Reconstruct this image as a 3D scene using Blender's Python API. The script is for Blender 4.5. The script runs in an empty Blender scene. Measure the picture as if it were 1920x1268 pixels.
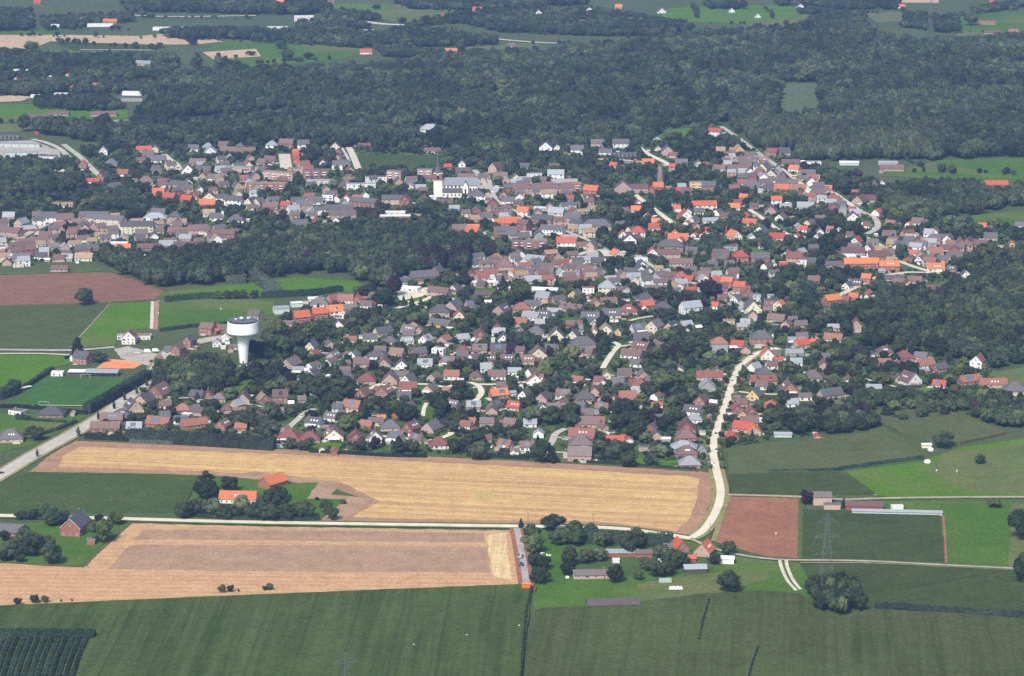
import bpy, math, random
from mathutils import Vector, Matrix
random.seed(11)
R = math.radians
scn = bpy.context.scene
COL = scn.collection

# ------------------------------------------------------------------ camera
FPX, PW, PH = 5394.0, 1920.0, 1268.0          # focal length and picture size in photograph pixels
CAM_H, PITCH, Y0 = 550.0, R(13.0), -2330.0    # metres above the plain, tilt down, camera offset from the village
cam_data = bpy.data.cameras.new('camera'); cam = bpy.data.objects.new('camera', cam_data); COL.objects.link(cam)
cam_data.sensor_fit = 'HORIZONTAL'; cam_data.sensor_width = 36.0
cam_data.lens = 36.0 * FPX / PW
cam_data.clip_start = 5.0; cam_data.clip_end = 60000.0
cam.location = (0, Y0, CAM_H); cam.rotation_euler = (R(90) - PITCH, 0, 0)
scn.camera = cam

# ------------------------------------------------------------------ sky, sun, exposure
SUN_EL, SUN_AZ = R(46), R(202)                # azimuth clockwise from +Y (the viewing direction)
w = bpy.data.worlds.new('World'); scn.world = w; w.use_nodes = True
nt = w.node_tree; bg = nt.nodes['Background']
sky = nt.nodes.new('ShaderNodeTexSky'); sky.sky_type = 'NISHITA'; sky.sun_disc = False
sky.sun_elevation = SUN_EL; sky.sun_rotation = SUN_AZ; sky.altitude = 100; sky.air_density = 1.0; sky.dust_density = 3.0; sky.ozone_density = 1.0
nt.links.new(sky.outputs[0], bg.inputs[0]); bg.inputs[1].default_value = 0.105
sd = bpy.data.lights.new('sun', 'SUN'); so = bpy.data.objects.new('sun', sd); COL.objects.link(so)
sd.energy = 3.3; sd.angle = R(16); sd.color = (1.0, 0.95, 0.87)
so.rotation_euler = (R(90) - SUN_EL, 0, -SUN_AZ + R(180))
so.location = (0, 0, 900)
scn.view_settings.view_transform = 'Standard'; scn.view_settings.look = 'None'
scn.view_settings.exposure = 0.66; scn.view_settings.gamma = 1.0
scn.cycles.use_denoising = False
scn.cycles.max_bounces = 5; scn.cycles.diffuse_bounces = 2; scn.cycles.glossy_bounces = 2
scn.cycles.transmission_bounces = 2; scn.cycles.volume_bounces = 0; scn.cycles.transparent_max_bounces = 4

# ------------------------------------------------------------------ photograph pixel -> point of the plain
CP, SP = math.cos(PITCH), math.sin(PITCH)
def P(x, y, z=0.0):
    u = (x - PW / 2) / FPX; v = (PH / 2 - y) / FPX
    d = Vector((u, CP + v * SP, -SP + v * CP))
    t = (z - CAM_H) / d.z
    return Vector((d.x * t, Y0 + d.y * t, z))
def MPP(p):                                    # metres per photograph pixel at a point
    return ((p.y - Y0) * CP + (CAM_H - p.z) * SP) / FPX
def PIX(p):                                    # point -> photograph pixel
    dy = p.y - Y0; dz = p.z - CAM_H
    dep = dy * CP - dz * SP
    return (PW / 2 + FPX * p.x / dep, PH / 2 - FPX * (dy * SP + dz * CP) / dep)

# ------------------------------------------------------------------ materials
def _mix(nt, fac, a, b):
    m = nt.nodes.new('ShaderNodeMix'); m.data_type = 'RGBA'
    for s, v in ((m.inputs[0], fac), (m.inputs[6], a), (m.inputs[7], b)):
        if isinstance(v, (int, float)): s.default_value = v
        elif isinstance(v, tuple): s.default_value = (*v, 1)
        else: nt.links.new(v, s)
    return m.outputs[2]
def _noise(nt, vec, scale, detail=3.0, rough=0.55):
    n = nt.nodes.new('ShaderNodeTexNoise'); n.inputs['Scale'].default_value = scale
    n.inputs['Detail'].default_value = detail; n.inputs['Roughness'].default_value = rough
    nt.links.new(vec, n.inputs['Vector']); return n.outputs[0]
def _ramp(nt, fac, lo, hi):
    r = nt.nodes.new('ShaderNodeMapRange'); r.inputs[1].default_value = lo; r.inputs[2].default_value = hi
    r.clamp = True; nt.links.new(fac, r.inputs[0]); return r.outputs[0]
def _hsv(nt, col, hue, sat, val):
    h = nt.nodes.new('ShaderNodeHueSaturation')
    for k, v in (('Hue', hue), ('Saturation', sat), ('Value', val)):
        if isinstance(v, (int, float)): h.inputs[k].default_value = v
        else: nt.links.new(v, h.inputs[k])
    nt.links.new(col, h.inputs['Color']); return h.outputs[0]
def _math(nt, op, a, b=0.0):
    m = nt.nodes.new('ShaderNodeMath'); m.operation = op
    for s, v in ((m.inputs[0], a), (m.inputs[1], b)):
        if isinstance(v, (int, float)): s.default_value = v
        else: nt.links.new(v, s)
    return m.outputs[0]
def newmat(name):
    m = bpy.data.materials.new(name); m.use_nodes = True
    return m, m.node_tree, m.node_tree.nodes['Principled BSDF']
def solid(name, col, rough=0.7, var=0.25, scale=0.8, spec=0.3, metal=0.0, bump=0.0, rnd=0.18, dark=None):
    """weathered paint, tile, brick or metal: noise in object space, each thing a little different"""
    m, nt, b = newmat(name)
    tc = nt.nodes.new('ShaderNodeTexCoord'); oi = nt.nodes.new('ShaderNodeObjectInfo')
    n = _ramp(nt, _noise(nt, tc.outputs['Object'], scale, 5, 0.65), 0.3, 0.7)
    c2 = dark or tuple(v * (1 - var) for v in col)
    c = _mix(nt, n, c2, col)
    v = _math(nt, 'ADD', _math(nt, 'MULTIPLY', oi.outputs['Random'], rnd * 2), 1 - rnd)
    c = _hsv(nt, c, _math(nt, 'ADD', _math(nt, 'MULTIPLY', oi.outputs['Random'], 0.02), 0.49), 1.0, v)
    nt.links.new(c, b.inputs['Base Color'])
    b.inputs['Roughness'].default_value = rough; b.inputs['Specular IOR Level'].default_value = spec
    b.inputs['Metallic'].default_value = metal
    if bump:
        bp = nt.nodes.new('ShaderNodeBump'); bp.inputs['Strength'].default_value = bump; bp.inputs['Distance'].default_value = 0.1
        nt.links.new(_noise(nt, tc.outputs['Object'], scale * 6, 3), bp.inputs['Height']); nt.links.new(bp.outputs[0], b.inputs['Normal'])
    return m
def tiles(name, col, var=0.3):
    """roof tiles: courses as fine relief, moss and weathering"""
    m, nt, b = newmat(name)
    tc = nt.nodes.new('ShaderNodeTexCoord'); oi = nt.nodes.new('ShaderNodeObjectInfo')
    n = _ramp(nt, _noise(nt, tc.outputs['Object'], 0.55, 6, 0.7), 0.32, 0.7)
    c = _mix(nt, n, tuple(v * (1 - var) for v in col), col)
    n2 = _ramp(nt, _noise(nt, tc.outputs['Object'], 3.5, 3, 0.8), 0.35, 0.75)
    c = _mix(nt, _math(nt, 'MULTIPLY', n2, 0.45), c, tuple(v * 0.4 + 0.035 for v in col))
    v = _math(nt, 'ADD', _math(nt, 'MULTIPLY', oi.outputs['Random'], 0.5), 0.75)
    h = _math(nt, 'ADD', _math(nt, 'MULTIPLY', oi.outputs['Random'], 0.03), 0.485)
    c = _hsv(nt, c, h, 1.0, v); nt.links.new(c, b.inputs['Base Color'])
    b.inputs['Roughness'].default_value = 0.6; b.inputs['Specular IOR Level'].default_value = 0.35
    wv = nt.nodes.new('ShaderNodeTexWave'); wv.bands_direction = 'Z'; wv.inputs['Scale'].default_value = 0.9; wv.inputs['Distortion'].default_value = 0.4
    nt.links.new(tc.outputs['Object'], wv.inputs['Vector'])
    bp = nt.nodes.new('ShaderNodeBump'); bp.inputs['Strength'].default_value = 0.35; bp.inputs['Distance'].default_value = 0.08
    nt.links.new(wv.outputs[1], bp.inputs['Height']); nt.links.new(bp.outputs[0], b.inputs['Normal'])
    return m
def leaf(name, col, col2, trans=0.25):
    """foliage: each crown differs in hue and value, patches of lighter and darker leaf inside it"""
    m, nt, b = newmat(name)
    tc = nt.nodes.new('ShaderNodeTexCoord'); oi = nt.nodes.new('ShaderNodeObjectInfo'); g = nt.nodes.new('ShaderNodeNewGeometry')
    n = _ramp(nt, _noise(nt, g.outputs['Position'], 0.16, 4, 0.7), 0.33, 0.68)
    c = _mix(nt, n, col, col2)
    st = _ramp(nt, _noise(nt, g.outputs['Position'], 0.0075, 3, 0.6), 0.32, 0.68)
    v = _math(nt, 'MULTIPLY', _math(nt, 'ADD', _math(nt, 'MULTIPLY', oi.outputs['Random'], 0.8), 0.46), _math(nt, 'ADD', _math(nt, 'MULTIPLY', st, 0.8), 0.6))
    hu = _math(nt, 'ADD', _math(nt, 'MULTIPLY', _math(nt, 'FRACT', _math(nt, 'MULTIPLY', oi.outputs['Random'], 37.7)), 0.04), 0.478)
    c = _hsv(nt, c, hu, _math(nt, 'ADD', _math(nt, 'MULTIPLY', _math(nt, 'FRACT', _math(nt, 'MULTIPLY', oi.outputs['Random'], 91.3)), 0.4), 0.65), v)
    nt.links.new(c, b.inputs['Base Color']); b.inputs['Roughness'].default_value = 0.75; b.inputs['Specular IOR Level'].default_value = 0.105
    tr = nt.nodes.new('ShaderNodeBsdfTranslucent'); nt.links.new(c, tr.inputs[0])
    ms = nt.nodes.new('ShaderNodeMixShader'); ms.inputs[0].default_value = trans
    out = nt.nodes['Material Output']; nt.links.new(b.outputs[0], ms.inputs[1]); nt.links.new(tr.outputs[0], ms.inputs[2]); nt.links.new(ms.outputs[0], out.inputs[0])
    return m
def field(name, a, b_, rows=None, rowcol=None, rowamt=0.5, rowscale=0.12, patch=0.02, fine=0.5, patchcol=None, patchamt=0.6, bump=0.25, rough=0.95, stretch=0.05, grain=0.75, mott=0.3, tram=None):
    """ground cover: broad patches, rows along a direction (radians), fine grain"""
    m, nt, b = newmat(name)
    g = nt.nodes.new('ShaderNodeNewGeometry'); pos = g.outputs['Position']
    n = _ramp(nt, _noise(nt, pos, patch, 4, 0.6), 0.34, 0.66)
    c = _mix(nt, n, a, b_)
    if patchcol:
        n3 = _ramp(nt, _noise(nt, pos, patch * 0.45, 3, 0.5), 0.54, 0.66)
        c = _mix(nt, _math(nt, 'MULTIPLY', n3, patchamt), c, patchcol)
    if rows is not None:
        mp = nt.nodes.new('ShaderNodeMapping'); mp.vector_type = 'POINT'
        mp.inputs['Rotation'].default_value = (0, 0, -rows); mp.inputs['Scale'].default_value = (stretch, 1, 1)
        vr = nt.nodes.new('ShaderNodeVectorRotate'); vr.rotation_type = 'Z_AXIS'; vr.inputs['Angle'].default_value = -rows
        nt.links.new(pos, vr.inputs['Vector'])
        ms = nt.nodes.new('ShaderNodeVectorMath'); ms.operation = 'MULTIPLY'; ms.inputs[1].default_value = (stretch, 1, 1)
        nt.nodes.remove(mp)
        nt.links.new(vr.outputs[0], ms.inputs[0])
        nr = _ramp(nt, _noise(nt, ms.outputs[0], rowscale, 5, 0.7), 0.38, 0.62)
        c = _mix(nt, _math(nt, 'MULTIPLY', nr, rowamt), c, rowcol or tuple(v * 0.6 for v in a))
    if tram:
        per, frac, tcol, tamt = tram
        sx = nt.nodes.new('ShaderNodeSeparateXYZ'); nt.links.new(vr.outputs[0], sx.inputs[0])
        wob = _math(nt, 'MULTIPLY', _noise(nt, pos, 0.03, 2), 1.6)
        ph_ = _math(nt, 'FRACT', _math(nt, 'DIVIDE', _math(nt, 'ADD', sx.outputs[1], wob), per))
        dd = _math(nt, 'ABSOLUTE', _math(nt, 'SUBTRACT', ph_, .5))
        ln = nt.nodes.new('ShaderNodeMapRange'); ln.inputs[1].default_value = frac * .5; ln.inputs[2].default_value = frac; ln.inputs[3].default_value = 1; ln.inputs[4].default_value = 0; nt.links.new(dd, ln.inputs[0])
        c = _mix(nt, _math(nt, 'MULTIPLY', ln.outputs[0], tamt), c, tcol)
    mid = _ramp(nt, _noise(nt, pos, 0.09, 5, 0.75), 0.3, 0.7)
    f = _noise(nt, pos, fine, 5, 0.85)
    f2 = _math(nt, 'ADD', _math(nt, 'MULTIPLY', _ramp(nt, f, 0.3, 0.7), grain), 1 - grain * .5)
    f3 = _math(nt, 'ADD', _math(nt, 'MULTIPLY', mid, mott), 1 - mott * .5)
    c = _hsv(nt, c, _math(nt, 'ADD', _math(nt, 'MULTIPLY', mid, 0.016), 0.492), 1.0, _math(nt, 'MULTIPLY', f2, f3))
    nt.links.new(c, b.inputs['Base Color']); b.inputs['Roughness'].default_value = rough; b.inputs['Specular IOR Level'].default_value = 0.08
    if bump:
        bp = nt.nodes.new('ShaderNodeBump'); bp.inputs['Strength'].default_value = bump; bp.inputs['Distance'].default_value = 0.5
        nt.links.new(f, bp.inputs['Height']); nt.links.new(bp.outputs[0], b.inputs['Normal'])
    return m
M = {}
ROOF = {'o': ('orange', (0.56, 0.135, 0.055)), 'r': ('red', (0.28, 0.108, 0.075)), 'R': ('dark red', (0.178, 0.1, 0.09)), 'B': ('brown', (0.155, 0.12, 0.117)),
        'd': ('dark slate', (0.115, 0.108, 0.118)), 's': ('pale grey', (0.3, 0.32, 0.34)), 'w': ('white', (0.75, 0.76, 0.76)), 't': ('tan', (0.34, 0.24, 0.15))}
WALL = {'b': ('red brick', (0.29, 0.125, 0.095)), 'p': ('pink brick', (0.47, 0.33, 0.27)), 'w': ('white', (0.78, 0.78, 0.76)), 'c': ('cream', (0.66, 0.6, 0.46)),
        'g': ('grey', (0.34, 0.34, 0.34)), 'y': ('ochre', (0.62, 0.44, 0.2)), 'k': ('dark', (0.09, 0.08, 0.08)), 'm': ('pale mint', (0.5, 0.58, 0.55))}
for k, (n_, c_) in ROOF.items(): M['roof' + k] = tiles('roof_' + n_.replace(' ', '_'), c_) if k not in 'sw' else solid('roof_' + n_.replace(' ', '_'), c_, 0.5, 0.2, 0.5, 0.4)
for k, (n_, c_) in WALL.items(): M['wall' + k] = solid('wall_' + n_.replace(' ', '_'), c_, 0.85, 0.22, 0.7, 0.2, bump=0.15, rnd=0.12)
M['frame'] = solid('white_window_frame', (0.75, 0.75, 0.73), 0.5, 0.1)
M['glass'] = solid('window_glass', (0.03, 0.035, 0.045), 0.12, 0.3, 0.6, 0.6)
M['skyl'] = solid('skylight_glass', (0.65, 0.7, 0.74), 0.15, 0.1, 0.6, 0.6)
M['door'] = solid('door_paint', (0.2, 0.14, 0.1), 0.6, 0.2)
M['solar'] = solid('solar_panel_glass', (0.13, 0.16, 0.22), 0.14, 0.35, 2.0, 0.9, rnd=0.3)  # grey-blue of the reflected sky is put into the base colour
M['solarf'] = solid('solar_frame', (0.55, 0.57, 0.6), 0.4, 0.1)
M['white'] = solid('white_paint', (0.8, 0.8, 0.78), 0.55, 0.12, rnd=0.06)
M['mast'] = solid('galvanised_steel', (0.17, 0.175, 0.185), 0.5, 0.2, metal=0.3)
M['conc'] = solid('tower_concrete', (0.84, 0.85, 0.84), 0.75, 0.14, 0.12, 0.2, bump=0.1, rnd=0.0)
M['bitumen'] = solid('bitumen_roof', (0.045, 0.04, 0.05), 0.95, 0.4, 0.5, 0.04)
M['road'] = field('concrete_road', (0.55, 0.5, 0.38), (0.64, 0.59, 0.46), fine=0.9, patch=0.08, bump=0.0, grain=.2, mott=.15)
M['asph'] = field('worn_asphalt', (0.36, 0.335, 0.29), (0.46, 0.43, 0.37), fine=0.9, patch=0.06, bump=0.0, grain=.25, mott=.15)
M['gravel'] = field('gravel_track', (0.3, 0.27, 0.25), (0.4, 0.37, 0.33), fine=0.7, patch=0.1, bump=0.1)
M['pave'] = field('pale_paving', (0.46, 0.41, 0.33), (0.6, 0.54, 0.44), fine=0.8, patch=0.15, bump=0.0, grain=.3, mott=.2)
M['bark'] = solid('bark', (0.09, 0.07, 0.055), 0.9, 0.4, 2.0, 0.1)
M['leafA'] = leaf('leaves_dark_green', (0.022, 0.042, 0.02), (0.07, 0.1, 0.036))
M['leafB'] = leaf('leaves_mid_green', (0.04, 0.068, 0.022), (0.115, 0.145, 0.045))
M['leafC'] = leaf('leaves_yellow_green', (0.075, 0.1, 0.03), (0.13, 0.16, 0.045))
M['leafD'] = leaf('needles_blue_green', (0.018, 0.034, 0.022), (0.038, 0.062, 0.036), 0.08)
M['leafE'] = leaf('leaves_copper', (0.03, 0.018, 0.028), (0.055, 0.032, 0.045), 0.15)
M['leafG'] = leaf('leaves_grey_green', (0.075, 0.1, 0.075), (0.12, 0.15, 0.11))
M['hedge'] = leaf('clipped_hedge', (0.02, 0.042, 0.026), (0.036, 0.066, 0.034), 0.1)

# ------------------------------------------------------------------ mesh helpers
class MB:
    """collects boxes, prisms and lathes; build() links them as one mesh object"""
    def __init__(s): s.v = []; s.f = []; s.m = []
    def poly(s, vs, fs, mi=0):
        o = len(s.v); s.v += [tuple(v) for v in vs]
        for f in fs: s.f.append([o + i for i in f]); s.m.append(mi)
        return s
    def box(s, x0, x1, y0, y1, z0, z1, mi=0):
        return s.poly([(x0, y0, z0), (x1, y0, z0), (x1, y1, z0), (x0, y1, z0), (x0, y0, z1), (x1, y0, z1), (x1, y1, z1), (x0, y1, z1)],
                      [(0, 3, 2, 1), (4, 5, 6, 7), (0, 1, 5, 4), (1, 2, 6, 5), (2, 3, 7, 6), (3, 0, 4, 7)], mi)
    def bar(s, a, b, r, mi=0, n=4):
        a = Vector(a); b = Vector(b); d = (b - a).normalized()
        u = d.orthogonal().normalized(); w_ = d.cross(u)
        vs = [q + (u * math.cos(2 * math.pi * i / n) + w_ * math.sin(2 * math.pi * i / n)) * r for q in (a, b) for i in range(n)]
        fs = [(i, (i + 1) % n, n + (i + 1) % n, n + i) for i in range(n)] + [tuple(range(n))[::-1], tuple(range(n, 2 * n))]
        return s.poly(vs, fs, mi)
    def lathe(s, prof, n=24, mi=0, cx=0, cy=0, flute=0.0, nf=16):
        vs = []; fs = []
        for r, z in prof:
            for i in range(n):
                a = 2 * math.pi * i / n; rr = r * (1 + flute * math.cos(nf * a))
                vs.append((cx + rr * math.cos(a), cy + rr * math.sin(a), z))
        for k in range(len(prof) - 1):
            for i in range(n):
                j = (i + 1) % n; fs.append((k * n + i, k * n + j, (k + 1) * n + j, (k + 1) * n + i))
        fs.append(tuple(range(n))[::-1]); fs.append(tuple(range((len(prof) - 1) * n, len(prof) * n)))
        return s.poly(vs, fs, mi)
    def mesh(s, name, mats):
        me = bpy.data.meshes.new(name); me.from_pydata(s.v, [], s.f)
        for m in (mats if isinstance(mats, (list, tuple)) else [mats]): me.materials.append(m)
        if any(s.m): me.polygons.foreach_set('material_index', s.m)
        me.update(); return me
    def build(s, name, mats, parent=None, loc=None, rz=None):
        return link(name, s.mesh(name, mats), parent, loc, rz)
def link(name, me, parent=None, loc=None, rz=None):
    o = bpy.data.objects.new(name, me); COL.objects.link(o)
    if parent: o.parent = parent
    if loc is not None: o.location = loc
    if rz is not None: o.rotation_euler = (0, 0, rz)
    return o
def empty(name, loc, rz=0.0):
    o = bpy.data.objects.new(name, None); COL.objects.link(o); o.location = loc; o.rotation_euler = (0, 0, rz); o.empty_display_size = 1; return o
def tag(o, label=None, cat=None, group=None, kind=None):
    if label: o['label'] = label
    if cat: o['category'] = cat
    if group: o['group'] = group
    if kind: o['kind'] = kind
    return o
def inpoly(x, y, pts):
    c = False; j = len(pts) - 1
    for i in range(len(pts)):
        xi, yi = pts[i][0], pts[i][1]; xj, yj = pts[j][0], pts[j][1]
        if (yi > y) != (yj > y) and x < (xj - xi) * (y - yi) / (yj - yi) + xi: c = not c
        j = i
    return c
def G(pts): return [P(x, y) for x, y in pts]
LAYER = [0.0]
def sheet(name, pts, mat, z=0.06, px=True, label=None):
    """a ground sheet from photograph pixels, laid a few centimetres above the plain"""
    LAYER[0] += 0.004
    g0 = G(pts) if px else pts; g = []; rj = random.Random(int(pts[0][0] * 5 + pts[0][1]))
    for i in range(len(g0)):                         # uneven field edges
        a, b = g0[i], g0[(i + 1) % len(g0)]; k = max(1, int((b - a).length / 6))
        for j in range(k):
            q = a.lerp(b, j / k); g.append((q.x + rj.uniform(-.7, .7), q.y + rj.uniform(-1, 1)))
    me = bpy.data.meshes.new(name); me.from_pydata([(p[0], p[1], z + LAYER[0]) for p in g], [], [list(range(len(g)))])
    me.materials.append(mat); me.update()
    if me.polygons[0].normal.z < 0: me.flip_normals()
    o = link(name, me); tag(o, label, None, None, 'structure'); return o
def crop(name, pts, mat, h):
    """a standing crop: a raised, slightly uneven canopy with its own edges"""
    g = G(pts); n = len(g); rr = random.Random(len(pts) * 7 + int(pts[0][0]))
    dense = []
    for i in range(n):
        a, b = g[i], g[(i + 1) % n]; k = max(1, int((b - a).length / 9))
        for j in range(k):
            q = a.lerp(b, j / k); dense.append(Vector((q.x + rr.uniform(-.5, .5), q.y + rr.uniform(-.7, .7), 0)))
    n = len(dense)
    area = sum(dense[i].x * dense[(i + 1) % n].y - dense[(i + 1) % n].x * dense[i].y for i in range(n))
    if area < 0: dense.reverse()
    vs = [(p.x, p.y, 0.0) for p in dense] + [(p.x, p.y, h + rr.uniform(-.15, .15)) for p in dense]
    fs = [list(range(n, 2 * n))] + [(i, (i + 1) % n, n + (i + 1) % n, n + i) for i in range(n)]
    me = bpy.data.meshes.new(name); me.from_pydata(vs, [], fs); me.materials.append(mat); me.update()
    return tag(link(name, me), kind='structure')
def ribbon(name, pts, width, mat, z=0.2, verge=None):
    """a road along photograph pixels with a true width in metres"""
    LAYER[0] += 0.004
    g = G(pts)
    # smooth
    q = [g[0]]
    for i in range(len(g) - 1):
        a = g[max(i - 1, 0)]; b = g[i]; c = g[i + 1]; d = g[min(i + 2, len(g) - 1)]
        for t in (0.25, 0.5, 0.75, 1.0):
            q.append(0.5 * ((2 * b) + (-a + c) * t + (2 * a - 5 * b + 4 * c - d) * t * t + (-a + 3 * b - 3 * c + d) * t ** 3))
    def strip(wd, zz, nm, mt):
        vs = []; fs = []
        for i, p in enumerate(q):
            t = (q[min(i + 1, len(q) - 1)] - q[max(i - 1, 0)]); t.z = 0; t.normalize(); nrm = Vector((-t.y, t.x, 0))
            vs.append((p + nrm * wd / 2)[:2] + (zz,)); vs.append((p - nrm * wd / 2)[:2] + (zz,))
        for i in range(len(q) - 1): fs.append((2 * i, 2 * i + 1, 2 * i + 3, 2 * i + 2))
        me = bpy.data.meshes.new(nm); me.from_pydata(vs, [], fs); me.materials.append(mt); me.update()
        tag(link(nm, me), kind='structure')
    if verge: strip(width + verge[0], z - 0.06 + LAYER[0], 'verge', verge[1])
    strip(width, z + LAYER[0], name, mat)
    ROADS.append((q, width)); return q
ROADS = []
def nth(i):
    W = ['first', 'second', 'third', 'fourth', 'fifth', 'sixth', 'seventh', 'eighth', 'ninth', 'tenth', 'eleventh', 'twelfth', 'thirteenth', 'fourteenth', 'fifteenth', 'sixteenth', 'seventeenth', 'eighteenth', 'nineteenth', 'twentieth']
    if i < 20: return W[i]
    T = ['', '', 'twenty', 'thirty', 'forty', 'fifty']; k = i + 1
    return T[k // 10] + '-' + W[k % 10 - 1] if k % 10 else {30: 'thirtieth', 40: 'fortieth', 50: 'fiftieth'}.get(k, 'last')

# ================================================================== THE GROUND
def ang(a, b): d = P(*b) - P(*a); return math.atan2(d.y, d.x)
AX = ang((240, 985), (960, 992)); AXU = ang((160, 835), (1310, 885)); AV = ang((985, 1260), (1000, 1110)); ABR = ang((1160, 1260), (1180, 1140))
m_ground = field('rough_grass', (0.055, 0.085, 0.03), (0.075, 0.1, 0.038), patch=0.006, fine=0.3, patchcol=(0.13, 0.11, 0.06), patchamt=0.4)
m_garden = field('garden_ground', (0.045, 0.08, 0.02), (0.068, 0.115, 0.028), patch=0.05, fine=0.4, patchcol=(0.15, 0.13, 0.09), patchamt=0.7)
m_pasture = field('pasture_grass', (0.048, 0.112, 0.01), (0.072, 0.134, 0.016), patch=0.02, fine=0.4, patchcol=(0.14, 0.15, 0.05), patchamt=0.5)
m_bright = field('bright_grass', (0.06, 0.145, 0.005), (0.08, 0.16, 0.01), patch=0.015, fine=0.4, patchcol=(0.11, 0.13, 0.035), patchamt=0.7)
m_pitch = field('mown_pitch', (0.034, 0.092, 0.014), (0.046, 0.11, 0.018), rows=ang((90, 757), (165, 706)), rowcol=(0.055, 0.15, 0.03), rowamt=0.45, rowscale=0.12, stretch=0.02, patch=0.03, fine=0.6, bump=0.1)
m_olive = field('dry_meadow', (0.09, 0.12, 0.034), (0.125, 0.135, 0.045), patch=0.02, fine=0.35, patchcol=(0.08, 0.13, 0.03))
m_maize = field('maize', (0.032, 0.056, 0.009), (0.047, 0.074, 0.013), rows=AV, rowcol=(0.078, 0.105, 0.032), rowamt=0.7, rowscale=0.16, stretch=0.03, patch=0.012, fine=0.42, patchcol=(0.08, 0.145, 0.02), patchamt=0.7, bump=0.7, tram=(27, .045, (0.018, 0.035, 0.012), .3))
m_maize2 = field('maize_right', (0.042, 0.055, 0.012), (0.058, 0.07, 0.017), rows=ABR, rowcol=(0.08, 0.096, 0.036), rowamt=0.65, rowscale=0.17, stretch=0.03, patch=0.012, fine=0.42, patchcol=(0.075, 0.11, 0.025), patchamt=0.5, bump=0.7, tram=(30, .035, (0.022, 0.034, 0.012), .25))
m_maize3 = field('maize_tassel', (0.078, 0.094, 0.03), (0.098, 0.11, 0.038), rows=ABR + 0.5, rowcol=(0.075, 0.088, 0.045), rowamt=0.5, rowscale=0.14, stretch=0.03, patch=0.015, fine=0.45, bump=0.7)
m_dkcrop = field('dark_beet', (0.036, 0.054, 0.012), (0.05, 0.067, 0.017), rows=AX + 0.5, rowcol=(0.055, 0.09, 0.035), rowamt=0.4, rowscale=0.14, stretch=0.04, patch=0.02, fine=0.4, bump=0.6)
m_olcrop = field('olive_crop', (0.058, 0.082, 0.026), (0.075, 0.1, 0.032), rows=AX + 1.0, rowcol=(0.05, 0.07, 0.022), rowamt=0.4, rowscale=0.14, stretch=0.04, patch=0.015, fine=0.42, bump=0.5)
m_green2 = field('green_beet', (0.046, 0.072, 0.013), (0.06, 0.086, 0.018), rows=AX, rowcol=(0.04, 0.085, 0.025), rowamt=0.4, rowscale=0.12, stretch=0.04, patch=0.015, fine=0.42, bump=0.5)
m_stub = field('golden_stubble', (0.48, 0.315, 0.13), (0.55, 0.385, 0.155), rows=AXU, rowcol=(0.36, 0.19, 0.1), rowamt=.75, rowscale=0.1, stretch=0.02, patch=0.012, fine=0.5, patchcol=(0.52, 0.44, 0.14), patchamt=0.6, bump=0.2, tram=(13, .16, (0.58, 0.43, 0.21), .4))
m_stubedge = field('brown_stubble', (0.31, 0.19, 0.11), (0.37, 0.225, 0.132), rows=AXU, rowcol=(0.27, 0.145, 0.095), rowamt=0.6, rowscale=0.12, stretch=0.03, patch=0.02, fine=0.5)
m_tan = field('tan_stubble', (0.41, 0.258, 0.125), (0.47, 0.302, 0.15), rows=AX, rowcol=(0.42, 0.235, 0.14), rowamt=0.7, rowscale=0.14, stretch=0.02, patch=0.015, fine=0.5, tram=(8, .16, (0.56, 0.37, 0.21), .4))
m_plow = field('mauve_tilled', (0.295, 0.19, 0.115), (0.345, 0.225, 0.14), patch=0.03, fine=0.55, rows=AX, rowcol=(0.34, 0.225, 0.165), rowamt=0.35, rowscale=0.25, stretch=0.05, bump=0.5)
m_straw = field('straw_swath', (0.58, 0.45, 0.22), (0.64, 0.5, 0.27), rows=AV, rowcol=(0.44, 0.3, 0.16), rowamt=0.8, rowscale=0.28, stretch=0.04, patch=0.05, fine=0.5)
m_soil = field('red_brown_soil', (0.235, 0.105, 0.058), (0.29, 0.135, 0.075), rows=ang((1440, 1030), (1460, 940)), rowcol=(0.24, 0.11, 0.07), rowamt=0.6, rowscale=0.12, stretch=0.03, patch=0.02, fine=0.5, bump=0.4)
m_soil2 = field('ploughed_soil', (0.17, 0.085, 0.058), (0.215, 0.11, 0.075), rows=ang((0, 545), (290, 550)), rowcol=(0.2, 0.105, 0.075), rowamt=0.6, rowscale=0.1, stretch=0.03, patch=0.015, fine=0.5, bump=0.4)
m_clay = field('clay_court', (0.62, 0.22, 0.1), (0.7, 0.27, 0.13), patch=0.05, fine=0.5, bump=0.0)
m_fartan = field('far_stubble', (0.42, 0.3, 0.19), (0.48, 0.35, 0.23), patch=0.01, fine=0.2)
m_young = field('young_plantation', (0.085, 0.115, 0.05), (0.1, 0.13, 0.058), patch=0.02, fine=0.2, rows=R(85), rowcol=(0.075, 0.1, 0.045), rowamt=0.5, rowscale=0.1, stretch=0.03)
m_weed = field('weedy_stubble', (0.36, 0.3, 0.1), (0.46, 0.36, 0.14), patch=0.08, fine=0.4)
m_yard = field('yard', (0.33, 0.3, 0.26), (0.42, 0.38, 0.33), patch=0.05, fine=0.5, bump=0.0)

E = 12000
me = bpy.data.meshes.new('ground'); me.from_pydata([(-E, -E, 0), (E, -E, 0), (E, E, 0), (-E, E, 0)], [], [(0, 1, 2, 3)]); me.materials.append(m_ground); tag(link('ground', me), kind='structure')

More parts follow.
